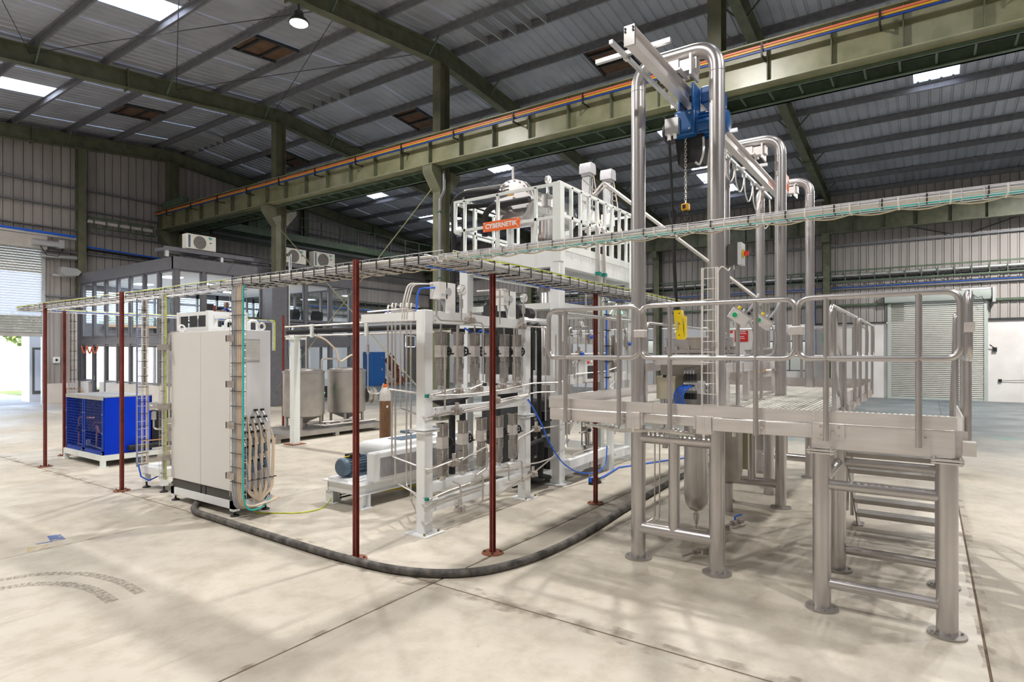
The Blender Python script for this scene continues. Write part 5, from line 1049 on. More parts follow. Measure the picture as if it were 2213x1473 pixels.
# bent tubes
T = []
for k, (x, zt, zb, ye) in enumerate(((5.33, 2.72, 1.66, 4.62), (5.40, 2.75, .80, 4.62), (5.46, 2.75, .46, 4.6), (5.55, 2.76, 1.40, 4.64), (5.66, 2.77, .38, 4.62), (5.74, 2.77, .18, 4.6))):
    T.append([(x + .5, 5.95, zt), (x, 5.62, zt), (x - .0, 5.62, zb), (LX0 - .06 - .02*k, 4.72, zb - .03), (LX0 + .25, RY - .12, zb), (5.6 + .15*k, RY - .12, zb + .02)])
T += [[(5.24, RY - .14, 2.72), (5.24, RY - .14, 2.55), (5.30, RY - .14, 2.5), (5.85, RY - .12, 2.51)], [(5.98, RY - .12, 2.51), (6.16, RY - .12, 2.5), (6.16, RY - .12, 1.72), (5.85, RY - .14, 1.66)], [(5.63, RY - .13, 2.45), (5.63, RY - .13, 1.72)], [(5.38, RY - .15, 1.44), (5.38, RY - .15, 1.9), (5.38, RY - .15, 2.2)],
      [(5.75, RY - .13, 1.40), (6.3, RY - .13, 1.43), (7.0, RY - .13, 1.50), (7.25, RY - .13, 1.52), (7.25, RY - .13, 1.75)], [(6.55, RY - .12, 1.49), (7.45, RY - .12, 1.54), (8.0, RY - .12, 1.52), (8.0, RY - .12, 2.4)], [(6.85, RY - .13, 2.46), (6.85, RY - .13, 1.7)], [(7.2, RY - .12, 2.5), (7.7, RY - .12, 2.5), (7.7, RY - .12, 1.1)],
      [(5.2, RY - .15, 1.62), (5.9, RY - .15, 1.60), (6.6, RY - .14, 1.62), (7.3, RY - .14, 1.68), (8.2, RY - .13, 1.66), (8.2, RY - .13, 2.3)], [(5.72, RY - .12, .79), (6.25, RY - .12, .90), (6.25, RY - .12, .62), (6.0, RY - .12, .55)], [(5.3, RY - .12, .42), (5.9, RY - .12, .46), (6.6, RY - .12, .56), (7.5, RY - .12, .50), (8.1, RY - .12, .52), (8.1, RY - .12, 2.2)],
      [(5.70, RY - .13, .30), (5.70, RY - .13, .5), (5.55, RY - .13, .56)], [(6.0, RY - .13, .56), (6.14, RY - .13, .55), (6.14, RY - .13, .22)], [(5.82, RY - .13, .20), (6.4, RY - .13, .22), (7.0, RY - .13, .32), (7.3, RY - .13, .36)], [(6.6, RY - .13, .62), (6.72, RY - .13, .6), (6.72, RY - .13, .36), (7.1, RY - .13, .38)], [(6.9, RY - .13, .62), (7.05, RY - .13, .6), (7.05, RY - .13, .3)],
      [(6.95, RY - .13, .72), (6.95, RY - .13, .92), (7.42, RY - .11, 1.0)], [(7.5, RY - .11, 1.0), (8.3, RY - .1, .98), (8.55, RY - .1, 1.0), (8.55, RY - .1, 1.6)], [(6.5, RY - .14, 2.95), (6.5, RY - .14, 2.5)], [(6.62, 5.2, 2.98), (6.62, RY - .1, 2.98), (6.72, RY - .1, 2.98), (7.3, RY + .2, 2.98)], [(7.4, RY - .12, .38), (8.0, RY - .12, .55), (8.35, RY - .12, .62), (8.35, RY - .12, 2.6)]]
for p in T: MB().tube(p, .0115, 8, .06).build('bent_tube', 'tubing', vr)
for k in range(5): MB().tube([(5.25 + .3*k, 5.9, 2.64), (5.3 + .3*k, 5.3, 2.66), (5.95 + .25*k, 5.2, 2.63), (7.2, 5.25, 2.62)], .011, 6, .08).build('bent_tube', 'tubing', vr)
for x, z in ((5.08, .44), (5.08, 1.62)): MB().box(x - .018, x + .018, 4.7, 4.74, z - .018, z + .018).build('tube_clamp', 'clamp_teal', vr)
for y in (5.6,): MB().box(5.42, 5.8, y - .02, y + .02, 2.58, 2.66).build('tube_bracket', 'galv', vr)
MB().tube([(5.4, RY + .02, 2.9), (5.2, RY + .1, 2.88), (5.16, RY + .1, 2.7), (5.18, RY + .12, 2.55)], .012, 6, .06).build('blue_air_line', 'blue_cable', vr)
for q in range(3): MB().tube([(5.42, RY + .05 + .02*q, 2.95), (5.1 - .04*q, RY + .1, 2.92), (5.02 - .04*q, RY + .1, 2.7), (5.02 - .04*q, RY + .12, 2.5)], .009, 5, .08).build('flex_cable', 'cable_white', vr)
MB().tube([(6.05, RY + .1, 2.44), (6.2, RY + .05, 2.36), (6.4, RY + .1, 2.42), (6.7, RY + .08, 2.34)], .012, 6).build('blue_air_line', 'blue_cable', vr)
for q, (x, z) in enumerate(((5.9, 2.36), (6.25, 2.38), (6.6, 2.36))): MB().box(x, x + .16, RY + .1, RY + .2, z, z + .07).build('solenoid_valve', 'black', vr)
MB().tube([(5.6, 5.3, 1.62), (6.2, 5.4, 1.4), (6.8, 5.3, 1.6)], .05, 8).build('insulated_pipe', 'black_foam', vr)
for x in (6.6, 6.85): MB().cyl((x + .3, 5.9, .3), (x + .3, 5.9, 1.45), .05, 10).build('insulated_pipe', 'black_foam', vr)
lamp = thing('indicator_lamp', 'small glowing green indicator lamp behind the left platform rail', 'lamp', (10.3, 4.72, 2.78))
# ================================================================ WHITE PROCESS TOWER
TX0, TX1, TY0, TY1, TZ = 8.41, 11.3, 4.95, 6.85, 3.79
tw = thing('process_tower', 'white steel process tower with a railed top deck and a horizontal steel vessel', 'tower', ((TX0+TX1)/2, (TY0+TY1)/2, 0))
for x in (TX0, TX1):
    for y in (TY0, TY1):
        l = MB().box(x - .09, x + .09, y - .09, y + .09, .015, TZ).build('tower_leg', 'white_paint', tw, bev=.01); MB().box(x - .17, x + .17, y - .17, y + .17, 0, .018).build('base_plate', 'white_paint', l)
MB().box(9.85, 9.99, TY0 - .06, TY0 + .06, 0, TZ - .2).build('tower_leg', 'white_rail', tw)
for z0, z1 in ((TZ - .27, TZ), (1.6, 1.75), (.12, .27)):
    for q in ((TX0, TX1, TY0 - .07, TY0 + .07), (TX0, TX1, TY1 - .07, TY1 + .07), (TX0 - .07, TX0 + .07, TY0, TY1), (TX1 - .07, TX1 + .07, TY0, TY1)): MB().box(*q, z0, z1).build('deck_beam', 'white_paint', tw)
MB().box(TX0, TX1, TY0, TY1, TZ - .02, TZ).build('deck_plate', 'galv', tw)
MB().box(TX0 + .05, TX1, TY0, TY1, 2.85, 2.95).build('mid_shelf', 'white_rail', tw)
def rail_side(par, a, b, posts, ztop, zmid, zb, w=.045, full=None):
    a, b = V(a), V(b); r = MB()
    for z in (ztop, zmid): r.bar(a + V((0,0,z)), b + V((0,0,z)), w)
    r.build('hand_rail', 'white_rail', par)
    for t_ in posts:
        p = a.lerp(b, t_); MB().box(p.x - w/2, p.x + w/2, p.y - w/2, p.y + w/2, zb, ztop).build('rail_post', 'white_rail', par)
rail_side(tw, (TX0 - .05, TY0 - .05, 0), (TX0 - .05, 7.06, 0), (0.0, .2, .56, .9), 4.85, 4.32, TZ - .3)
MB().box(TX0 - .075, TX0 - .025, 7.04, 7.09, 4.3, 4.87).build('rail_post', 'white_rail', tw)
MB().box(TX0 - .11, TX0 + .02, TY0 - .12, TY0 + .03, TZ - .2, 4.87).build('corner_post', 'white_rail', tw, bev=.006)
rail_side(tw, (TX0 - .05, TY0 - .05, 0), (TX1, TY0 - .05, 0), [.14 + .107*k for k in range(9)], 4.87, 4.36, TZ - .1, .05)
rail_side(tw, (TX0, TY1 + .05, 0), (TX1, TY1 + .05, 0), [.1, .35, .6, .85, 1], 4.85, 4.32, TZ - .1); rail_side(tw, (TX0 - .05, 7.06, 0), (TX0 + 1.6, 7.06, 0), [.35, .7, 1], 4.82, 4.3, TZ - .1)
rail_side(tw, (TX1, TY0 - .05, 0), (TX1, TY1, 0), [.25, .5, .75, 1], 4.87, 4.36, TZ - .1)
MB().box(TX0, TX1, TY0 - .08, TY0 - .06, TZ, TZ + .12).build('toe_plate', 'white_rail', tw)
# ladder cage look at the back: access ladder
for x in (11.0, 11.45): MB().box(x - .02, x + .02, TY0 - .16, TY0 - .12, .1, 4.4).build('ladder_stile', 'white_rail', tw)
for k in range(14): MB().cyl((11.0, TY0 - .14, .3 + .3*k), (11.45, TY0 - .14, .3 + .3*k), .014, 6).build('ladder_rung', 'white_rail', tw)
# horizontal vessel on top
vx, vy, vz = 8.75, 6.1, 4.82
ve = MB().lathe((vx + .12, vy, vz), (1, 0, 0), [(.33, 0), (.33, 1.6), (.31, 1.74), (.22, 1.86), (.08, 1.92)], 36).build('vessel', 'steel_bright', tw)
MB().lathe((vx, vy, vz), (1, 0, 0), [(.05, 0), (.38, .0), (.39, .01), (.39, .10), (.385, .105), (.385, .115), (.395, .12), (.395, .2), (.34, .21)], 36).build('vessel_flange', 'steel_satin', tw)
for k in range(18):
    a = k*2*PI/18; MB().cyl((vx - .02, vy + .355*math.cos(a), vz + .355*math.sin(a)), (vx, vy + .355*math.cos(a), vz + .355*math.sin(a)), .014, 6).build('flange_bolt', 'steel_dark', tw)
for dy, dz, L in ((.16, .2, .12), (-.12, .02, .15), (.12, -.05, .16), (-.05, -.2, .14), (.2, -.14, .1)): MB().cyl((vx, vy + dy, vz + dz), (vx - L, vy + dy, vz + dz), .02, 8).build('nozzle', 'steel_bright', tw)
MB().box(vx - .008, vx, vy - .05, vy + .07, vz + .1, vz + .14).build('nameplate', 'amber', tw); MB().cyl((vx + .05, vy, vz + .38), (vx + .05, vy, vz + .62), .025, 10).build('lifting_stub', 'steel_satin', tw)
for x in (9.1, 10.3):
    for y in (vy - .26, vy + .26): MB().box(x - .045, x + .045, y - .045, y + .045, TZ, vz - .33).build('saddle_post', 'white_paint', tw)
    MB().box(x - .05, x + .05, vy - .32, vy + .32, vz - .4, vz - .31).build('saddle', 'white_paint', tw)
MB().tube([(vx - .1, vy + .2, vz + .2), (vx - .25, vy + .9, vz + .22), (vx - .28, vy + 1.1, vz + .1), (vx - .28, vy + 1.1, 2.6)], .05, 10, .1).build('insulated_pipe', 'black_foam', tw); MB().tube([(8.5, 5.55, 4.72), (8.52, 6.35, 4.72), (8.5, 6.5, 4.6), (8.5, 6.5, 4.2)], .055, 10, .1).build('insulated_pipe', 'black_foam', tw); MB().tube([(vx - .12, vy + .12, vz - .05), (vx - .2, vy + .9, vz - .02), (vx - .2, vy + .95, 3.9)], .045, 10, .1).build('insulated_pipe', 'black_foam', tw)
for dz in (.3, .24): MB().tube([(vx - .05, vy + .1, vz + dz), (vx - .1, vy + 1.0, vz + dz + .02), (vx - .1, vy + 1.05, vz)], .016, 6, .06).build('bright_pipe', 'tubing', tw)
gauge(8.55, 5.22, 5.0, 4.45, tw, .075); MB().cbox((8.56, 5.24, 4.66), (.16, .12, .2)).cyl((8.56, 5.36, 4.7), (8.56, 5.56, 4.7), .03, 8).build('sample_block', 'steel_satin', tw)
# vertical riser under the vessel and columns below the deck
MB().lathe((8.98, 5.5, 0.75), (0, 0, 1), [(.07, 0), (.16, .08), (.18, .2), (.18, 2.1), (.14, 2.15), (.14, 3.2), (.2, 3.21), (.2, 3.28), (.14, 3.285), (.14, 3.33), (.2, 3.335), (.2, 3.41), (.14, 3.42), (.14, 3.75)], 28).build('riser_column', 'steel_satin', tw)
for k in range(10): a = k*PI/5; MB().cyl((8.98 + .17*math.cos(a), 5.5 + .17*math.sin(a), 3.92), (8.98 + .17*math.cos(a), 5.5 + .17*math.sin(a), 4.2), .012, 6).build('flange_bolt', 'steel_dark', tw)
MB().lathe((9.9, 5.9, .5), (0, 0, 1), [(.1, 0), (.3, .1), (.36, .25), (.36, 2.0), (.3, 2.15), (.1, 2.25)], 28).build('pressure_vessel', 'steel_satin', tw); MB().lathe((8.75, 6.35, .5), (0, 0, 1), [(.25, 0), (.33, .05), (.33, 2.45), (.2, 2.6)], 24).build('dark_vessel', 'dark_steel', tw)
MB().lathe((8.98, 5.5, 3.3), (0, 0, 1), [(.26, 0), (.26, .22), (.2, .25)], 28).build('collar', 'steel_dark', tw)
for x in (7.66, 7.9): MB().tube([(x + .6, 5.6, 2.56), (x, 4.98, 2.56), (x, 4.98, .22), (x + .35, 4.98, .12), (x + .6, 5.3, .12)], .038, 10, .12).build('insulated_pipe', 'black_foam', tw)
MB().tube([(7.45, 4.9, .75), (7.9, 4.92, .78), (7.9, 4.95, .2)], .035, 8, .08).tube([(7.5, 5.2, .12), (8.2, 5.1, .12), (8.35, 5.1, .14), (8.35, 5.1, .5)], .06, 10, .1).build('insulated_pipe', 'black_foam', tw)
MB().box(8.0, 8.55, 5.15, 5.8, .25, 1.35).build('chill_unit', 'dark_steel', tw, bev=.01); MB().box(7.9, 8.9, 5.0, 6.2, .12, .24).build('unit_base', 'white_paint', tw)
for z in (.45, .75, 1.05): MB().box(8.02, 8.5, 5.13, 5.15, z, z + .04).build('unit_label', 'galv', tw)
# top-mounted control valves
for x, y, z in ((10.35, 5.42, 4.55), (11.1, 5.35, 4.6)):
    a_ = MB().box(x - .11, x + .11, y - .10, y + .10, z + .1, z + .32).build('valve_base', 'white_paint', tw); MB().box(x - .08, x + .08, y - .012, y + .012, z + .3, z + .95).box(x - .085, x - .06, y - .07, y + .07, z + .3, z + .95).box(x + .06, x + .085, y - .07, y + .07, z + .3, z + .95).cyl((x, y - .05, z + .3), (x, y - .05, z + 1.0), .022, 8).build('yoke', 'galv', a_)
    MB().prism([(-.12, 0), (.12, 0), (.12, .13), (.09, .2), (-.09, .2), (-.12, .13)], lambda p, q: (x + p, y - .12, z + 1.02 + q), lambda p, q: (x + p, y + .12, z + 1.02 + q)).box(x - .09, x + .09, y - .09, y + .09, z + .97, z + 1.03).build('actuator_head', 'cable_grey', a_)
    MB().tube([(x - .4, y - .1, z + .2), (x - .4, y - .1, z + .82), (x + .2, y - .1, z + .7), (x + .2, y - .1, z + .62), (x, y - .1, z + .6)], .012, 6, .04).build('air_tube', 'tubing', a_); MB().tube([(x + .05, y - .1, z + 1.0), (x + .16, y - .14, z + .5), (x + .1, y - .2, z + .1), (x - .2, y - .4, z - .1)], .012, 6, .1).build('flex_cable', 'cable_beige', a_)
    MB().cyl((x - .6, y - .2, z + .35), (x + .1, y - .1, z + .4), .018, 8).cbox((x - .35, y - .16, z + .37), (.1, .06, .06)).build('inlet_pipe', 'steel_bright', a_); MB().cbox((x - .33, y - .2, z + .41), (.12, .02, .02)).build('valve_lever', 'blue_cable', a_)
for x in (9.62, 9.85): MB().tube([(x + .2, 5.3, 4.4), (x, TY0 - .13, 4.4), (x, TY0 - .13, 3.2), (x + .2, TY0 - .1, 3.1)], .03, 8, .1).build('drop_pipe', 'tubing', tw); MB().box(x - .04, x + .04, TY0 - .17, TY0 - .09, 3.5, 3.56).build('pipe_clamp', 'clamp_teal', tw)
for k in range(9):
    x = 8.62 + .29*k; z0 = rnd.uniform(.5, 1.2); z1 = rnd.uniform(2.5, 3.4)
    MB().tube([(x, TY0 - .1, z0), (x, TY0 - .1, z1), (x + rnd.uniform(.15, .4), TY0 - .1, z1), (x + .3, TY0 + .2, z1)], rnd.choice((.011, .014, .02)), 8, .06).build('bent_tube', 'tubing', tw)
for k in range(8):
    z = .45 + .33*k; x0 = 8.6 + rnd.uniform(0, .4); MB().tube([(x0, TY0 - .12, z), (x0 + rnd.uniform(.5, 1.6), TY0 - .12, z + .02), (x0 + 1.7, TY0 - .12, z + rnd.uniform(-.3, .3))], .012, 8, .06).build('bent_tube', 'tubing', tw)
for x, z in ((8.95, 2.1), (9.3, 2.4), (9.6, 1.2), (10.4, 2.2), (8.75, 1.1), (9.2, .8), (10.7, 1.3), (10.9, 2.3)):
    q = MB().cbox((x, TY0 - .1, z), (.09, .09, .11)).cyl((x, TY0 - .1, z - .12), (x, TY0 - .1, z + .12), .022, 8).build('tube_valve', 'block_metal', tw); MB().cyl((x, TY0 - .15, z), (x, TY0 - .19, z), .03, 8).build('valve_knob', 'black' if z < 2 else 'blue_cable', q)
for x, z in ((7.95, 1.05), (8.0, .48)): MB().box(x, x + .16, 4.88, 5.0, z, z + .16).build('pump_motor', 'black', tw); MB().tube([(x + .16, 4.93, z + .08), (x + .6, 4.93, z + .08), (x + .75, 4.93, z + .2)], .012, 8, .05).build('bent_tube', 'tubing', tw)
MB().cyl((7.4, 5.1, 2.75), (7.55, 5.1, 2.75), .1, 14).cyl((7.75, 5.15, 2.72), (7.9, 5.15, 2.72), .1, 14).build('fan_motor', 'black', tw); MB().cyl((7.47, 5.0, 2.75), (7.47, 4.98, 2.75), .02, 8).build('yellow_cap', 'yellow', tw)
MB().tube([(7.6, 5.1, 2.62), (8.4, 5.1, 2.62)], .05, 8).build('support_arm', 'white_paint', tw)
for k, x in enumerate((9.95, 10.2, 10.45)): MB().lathe((x, TY0 - .02, 1.76), (0, 0, 1), [(.05, 0), (.075, .02), (.075, .62), (.05, .66), (.03, .7)], 16).build('accumulator', 'steel_dark', tw)
ib = MB().box(9.15, 9.62, TY0 - .12, TY0 + .1, 1.62, 2.02).build('instrument_box', 'white', tw, bev=.008); MB().box(9.22, 9.55, TY0 - .126, TY0 - .12, 1.68, 1.9).build('dark_window', 'dark_steel', ib)
for k in range(3): MB().cyl((9.24 + .13*k, TY0 - .12, 1.96), (9.24 + .13*k, TY0 - .14, 1.96), .025, 12).build('indicator', ('red_btn', 'white', 'red_btn')[k], ib)
MB().tube([(9.75, TY0 - .22, 2.95), (9.75, TY0 - .22, 1.3)], .014, 6).build('blue_cable', 'blue_cable', tw)
for k in range(6): MB().tube([(9.79 + .022*k, TY0 - .2, 2.95), (9.79 + .022*k, TY0 - .2 + .01*(k % 2), 2.2), (9.79 + .022*k, TY0 - .2, 1.3)], .011, 6).build('riser_cable', ('cable_grey', 'cable_white')[k % 2], tw)
for k in range(6): MB().box(9.73, 9.93, TY0 - .235, TY0 - .18, 1.4 + .28*k, 1.415 + .28*k).build('cable_tie', 'black_tie', tw)
MB().box(8.5, 11.2, TY0 + .1, TY0 + .2, 2.28, 2.4).build('mid_beam', 'white_paint', tw); MB().box(8.5, 11.2, TY0 - .05, TY0 + .05, 1.05, 1.15).build('mid_beam', 'white_paint', tw)
for k, (x, z) in enumerate(((8.68, 2.0), (9.05, 1.35), (10.7, 2.55), (8.9, 2.6))): gauge(x, TY0 - .16, z, z - .3, tw, .055)
# pneumatic ram on the floor by the platform, tower feet rails
MB().lathe((9.45, 4.95, .12), (0, 0, 1), [(.09, 0), (.09, .34), (.11, .35), (.11, .39), (.05, .4), (.05, .78), (.12, .79), (.12, .84)], 20).build('hydraulic_ram', 'steel_bright', tw); MB().box(9.2, 9.75, 4.8, 5.1, 0, .06).build('ram_base', 'steel_dark', tw)
for a in range(4): q = a*PI/2 + .7; MB().cyl((9.45 + .1*math.cos(q), 4.95 + .1*math.sin(q), .5), (9.45 + .1*math.cos(q), 4.95 + .1*math.sin(q), .93), .012, 6).build('tie_rod', 'steel_bright', tw)
MB().box(9.9, 10.0, 4.7, 4.8, 0, 1.5).box(10.9, 11.0, 4.55, 4.65, 0, 1.1).build('white_post', 'white_rail', tw); MB().bar((8.45, 4.8, .32), (9.9, 4.8, .36), .12, .14).build('skid_beam', 'white_paint', tw)
for z in (.95, 1.15): MB().cyl((9.1, 5.3, z), (9.9, 5.2, z), .018, 8).build('guard_bar', 'dark_steel', tw)
# indicator lamp body (built after the tower that carries it)
MB().cyl((10.3, 4.72, 2.79), (10.3, 4.72, 2.85), .05, 14).build('lamp_base', 'galv', lamp); MB().lathe((10.3, 4.72, 2.85), (0, 0, 1), [(.045, 0), (.045, .03), (.03, .055), (.01, .06)], 14).build('lamp_lens', 'led_green', lamp); MB().box(10.28, 10.32, 4.70, 4.96, 2.74, 2.79).build('lamp_arm', 'white_rail', lamp)
# sign on the tower rail
sg = thing('company_sign', 'orange sign reading CYBERNETIK fixed to the tower hand rail', 'sign', (8.33, 6.0, 4.22))
MB().box(8.315, 8.33, 5.63, 6.40, 4.225, 4.395).build('panel', 'orange', sg)
text_mb('CYBERNETIK', .112, lambda x, y, z: (8.3135 - z, 6.015 - x, 4.31 + y), .002, .004, spacing=1.04).build('lettering', 'white', sg)
for y in (5.66, 6.37):
    for z in (4.25, 4.37): MB().cyl((8.308, y, z), (8.316, y, z), .011, 8).build('screw', 'white', sg)
# blue cable looping from rack to floor
bl = MB().tube([(7.28, 4.78, 1.45), (7.5, 4.7, 1.1), (7.75, 4.7, .75), (8.1, 4.7, .42), (8.5, 4.66, .2), (9.0, 4.6, .1), (9.5, 4.62, .14), (9.55, 4.62, .5)], .011, 6, .2); tag(bl.build('blue_hose', 'blue_cable'), 'blue air hose sagging from the valve rack to the floor near the tower', 'hose')
bl = MB().tube([(8.7, 4.5, .02), (9.3, 4.55, .02), (10.2, 4.7, .015), (11.5, 4.2, .015), (13, 3.6, .015)], .015, 6); tag(bl.build('blue_floor_hose', 'blue_cable'), 'blue hose lying on the floor behind the platform legs', 'hose')
cn = thing('cable_coupler', 'black and blue cable coupler lying on the floor beside the tower base', 'coupler', (8.75, 4.45, 0)); MB().cbox((8.75, 4.45, .045), (.22, .12, .09)).build('body', 'black', cn); MB().cbox((8.66, 4.47, .08), (.06, .06, .07)).build('plug', 'blue_cable', cn)
for k in range(3): MB().cyl((8.8, 4.4 + .04*k, .06), (8.92, 4.36 + .05*k, .05), .012, 6).build('terminal', 'galv', cn)
# ================================================================ STAINLESS PLATFORM WITH PIPE ARCHES
pf = thing('steel_platform', 'stainless steel work platform on tubular legs with railings and three tall pipe arches', 'platform', (8.5, 1.9, 0))
ARCH = ((5.84, 1.67, 2.47), (8.84, 1.67, 2.42), (11.28, 1.67, 2.47))
def foot(x, y, par, r=.135):
    f_ = MB().lathe((x, y, 0), (0, 0, 1), [(r, 0), (r, .018)], 28).build('foot_plate', 'steel_dark', par)
    for a in range(4): q = a*PI/2 + .3; MB().cyl((x + r*.78*math.cos(q), y + r*.78*math.sin(q), .018), (x + r*.78*math.cos(q), y + r*.78*math.sin(q), .03 if a else .055), .010, 8).build('anchor_bolt', 'brass' if a == 0 else 'steel_dark', par)
for k, (x, y0, y1) in enumerate(ARCH):
    a = MB().tube([(x, y1, .018), (x, y1, 5.06), (x, y0, 5.06), (x, y0, .018)], .073, 28, .235, 10).build('pipe_arch', 'steel_satin', pf)
    for y in (y0, y1):
        for z in (4.8,): MB().lathe((x, y, z), (0, 0, 1), [(.0735, 0), (.0748, .003), (.0735, .006)], 28).build('weld_seam', 'steel_bright', a)
        foot(x, y, a)
    for z in (.32, 1.25 if k == 0 else 1.3): MB().cyl((x, y0, z), (x, y1, z), .061, 24).build('cross_pipe', 'steel_satin', a)
    MB().cyl((x, (y0+y1)/2 + (.02 if k == 0 else 0), .32), (x, (y0+y1)/2 + (.02 if k == 0 else 0), 1.25), .056, 24).build('middle_pipe', 'steel_satin', a)
LEGS = ((5.54, .73), (5.54, -.11), (6.62, .73), (6.68, -.11))
for k, (x, y) in enumerate(LEGS):
    l = MB().cyl((x, y, .018), (x, y, 1.29), .069, 28).build('landing_leg', 'steel_satin', pf); foot(x, y, l, .125)
    MB().box(x - .1, x + .1, y - .1, y + .1, 1.29, 1.302).box(x - .1, x + .1, y - .1, y + .1, 1.308, 1.32).build('cap_plate', 'steel_plate', l)
    for sx in (-1, 1): MB().cyl((x - .08, y + sx*.08, 1.28), (x - .08, y + sx*.08, 1.345), .011, 8).build('cap_bolt', 'steel_bright', l)
for x, z in ((5.54, 1.03), (5.54, .22), (6.65, 1.05), (6.65, .2)): MB().cyl((x, -.11, z), (x, .73, z), .042, 20).build('cross_pipe', 'steel_satin', pf)
MB().tube([(5.54, .73, 1.0), (5.8, .73, 1.05), (6.62, .73, 1.05)], .045, 16, .15).build('cross_pipe', 'steel_satin', pf); MB().cyl((5.54, -.11, 1.05), (6.68, -.11, 1.05), .042, 16).build('cross_pipe', 'steel_satin', pf)
# beams and fascia
FX = 5.50
for y0, y1 in ((2.44, 3.335), (.795, 1.62)): MB().box(FX, FX + .07, y0, y1, 1.405, 1.525).build('edge_beam', 'steel_plate', pf, bev=.008)
MB().box(FX + .03, FX + .1, 1.76, 2.32, 1.43, 1.52).build('edge_beam', 'steel_plate', pf, bev=.008)
for y in (2.38, 1.69): MB().box(FX - .012, FX + .08, y - .07, y + .07, 1.37, 1.535).box(FX - .016, FX - .006, y - .012, y + .012, 1.34, 1.535).build('joint_bracket', 'steel_plate', pf, bev=.012)
for y in (2.30, 1.78): MB().box(FX + .01, FX + .1, y - .012, y + .012, 1.41, 1.53).build('stop_plate', 'steel_plate', pf)
for y in (1.64, 1.44): MB().cyl((FX + .06, y, 1.36), (FX + .06, y, 1.41), .016, 8).build('bolt', 'steel_bright', pf)
for y0, y1 in ((2.18, 3.33), (1.70, 2.175), (.79, 1.695), (-.17, .785)): MB().box(FX - .006, FX + .004, y0, y1, 1.537, 1.634).build('toe_plate', 'steel_plate', pf)
MB().box(FX + .004, FX + .05, -.16, .80, 1.325, 1.535).build('landing_beam', 'steel_plate', pf, bev=.006); MB().box(FX - .016, FX + .01, .56, .77, 1.42, 1.53).build('splice_plate', 'steel_plate', pf)
for y in (.6, .73):
    for z in (1.44, 1.51): MB().cyl((FX - .024, y, z), (FX - .014, y, z), .011, 8).build('bolt', 'steel_bright', pf)
for q in ((FX + .06, 6.8, -.2, -.14), (FX + .08, 6.8, .76, .79), (6.74, 6.8, -.14, .76)): MB().box(*q, 1.33, 1.53).build('landing_beam', 'steel_plate', pf)
for q in ((FX + .08, 11.55, 3.26, 3.33), (6.8, 11.55, .80, .86), (11.48, 11.55, .86, 3.26), (7.5, 7.57, .86, 3.26), (9.5, 9.57, .86, 3.26)): MB().box(*q, 1.405, 1.51).build('deck_beam', 'steel_plate', pf)
for q, mm in (((FX + .01, 11.55, 3.34, 3.35, 1.53, 1.65), 'steel_plate'), ((11.55, 11.56, .8, 3.34, 1.53, 1.69), 'checker_plate'), ((6.85, 11.55, .785, .795, 1.53, 1.65), 'steel_plate'), ((FX + .01, 6.8, -.21, -.2, 1.53, 1.634), 'steel_plate')): MB().box(*q).build('toe_plate', mm, pf)
g = MB()
for k in range(55): y = .84 + .045*k; g.box(FX + .06, 11.5, y - .011, y + .011, 1.512, 1.538)
for k in range(20): y = -.14 + .045*k; g.box(FX + .06, 6.75, y - .011, y + .011, 1.512, 1.538)
for k in range(60): x = FX + .1 + .1*k; g.box(x - .0025, x + .0025, .82, 3.3, 1.526, 1.536)
g.build('deck_grating', 'deck_bar', pf, kind='stuff')
# railings
def frame_rail(name, o, d, L, posts, zt=2.56, zm=2.065, zb=1.40, r=.0225, skirt=True, par=pf):
    o, d = V(o), V(d); P = lambda s_, z: o + d*s_ + V((0, 0, z))
    f = MB().tube([P(0, zm), P(0, zt), P(L, zt), P(L, zm)], r, 14, .1, 6, closed=True).build(name, 'steel_satin', par)
    for s_ in posts: MB().cyl(P(s_, zb), P(s_, zt), r*.98, 14).build('rail_post', 'steel_satin', f); 
    if skirt:
        nx = V((-d.y, d.x, 0))
        for s_ in posts: 
            c = P(s_, 0); q = V((.03, 0, 0)) if abs(d.x) < .5 else V((0, -.03 if o.y < 1 else .03, 0)) * -1
            MB().bar(c + q*1.0 + V((0,0,1.41)), c + q*1.0 + V((0,0,1.52)), .055, .055).build('post_clamp', 'steel_plate', f); MB().cyl(c + q + d*.035 + V((0,0,1.47)), c + q + d*.05 + V((0,0,1.47)), .011, 8).build('bolt', 'steel_bright', f)
    return f
RXF = 5.43
def yof(px): 
    return None
frame_rail('guard_rail', (RXF, 3.30, 0), (0, -1, 0), 1.02, (.20, .80)); frame_rail('guard_rail', (RXF, 2.275, 0), (0, -1, 0), 1.36, (.29, 1.05)); frame_rail('guard_rail', (RXF, .895, 0), (0, -1, 0), 1.08, (.21, .83))
for y in (2.277, .905):
    MB().box(RXF - .03, RXF + .03, y - .06, y + .06, 2.26, 2.335).build('rail_clamp', 'steel_plate', pf, bev=.01)
frame_rail('guard_rail', (RXF + .12, 3.38, 0), (1, 0, 0), 2.7, (.25, 1.3, 2.4), zb=1.45); frame_rail('guard_rail', (8.3, 3.38, 0), (1, 0, 0), 3.2, (.3, 1.5, 2.9), zb=1.45)
frame_rail('guard_rail', (11.6, 3.3, 0), (0, -1, 0), 1.2, (.2, 1.0), zb=1.45); frame_rail('guard_rail', (11.6, 2.05, 0), (0, -1, 0), 1.2, (.2, 1.0), zb=1.45)
frame_rail('guard_rail', (6.36, .76, 0), (1, 0, 0), 2.5, (.22, 1.1, 2.2), zb=1.5, r=.02); frame_rail('guard_rail', (8.96, .76, 0), (1, 0, 0), 2.6, (.3, 1.3, 2.35), zb=1.45, r=.02)
frame_rail('guard_rail', (RXF + .08, -.24, 0), (1, 0, 0), 1.25, (.15, 1.0), zb=1.36)
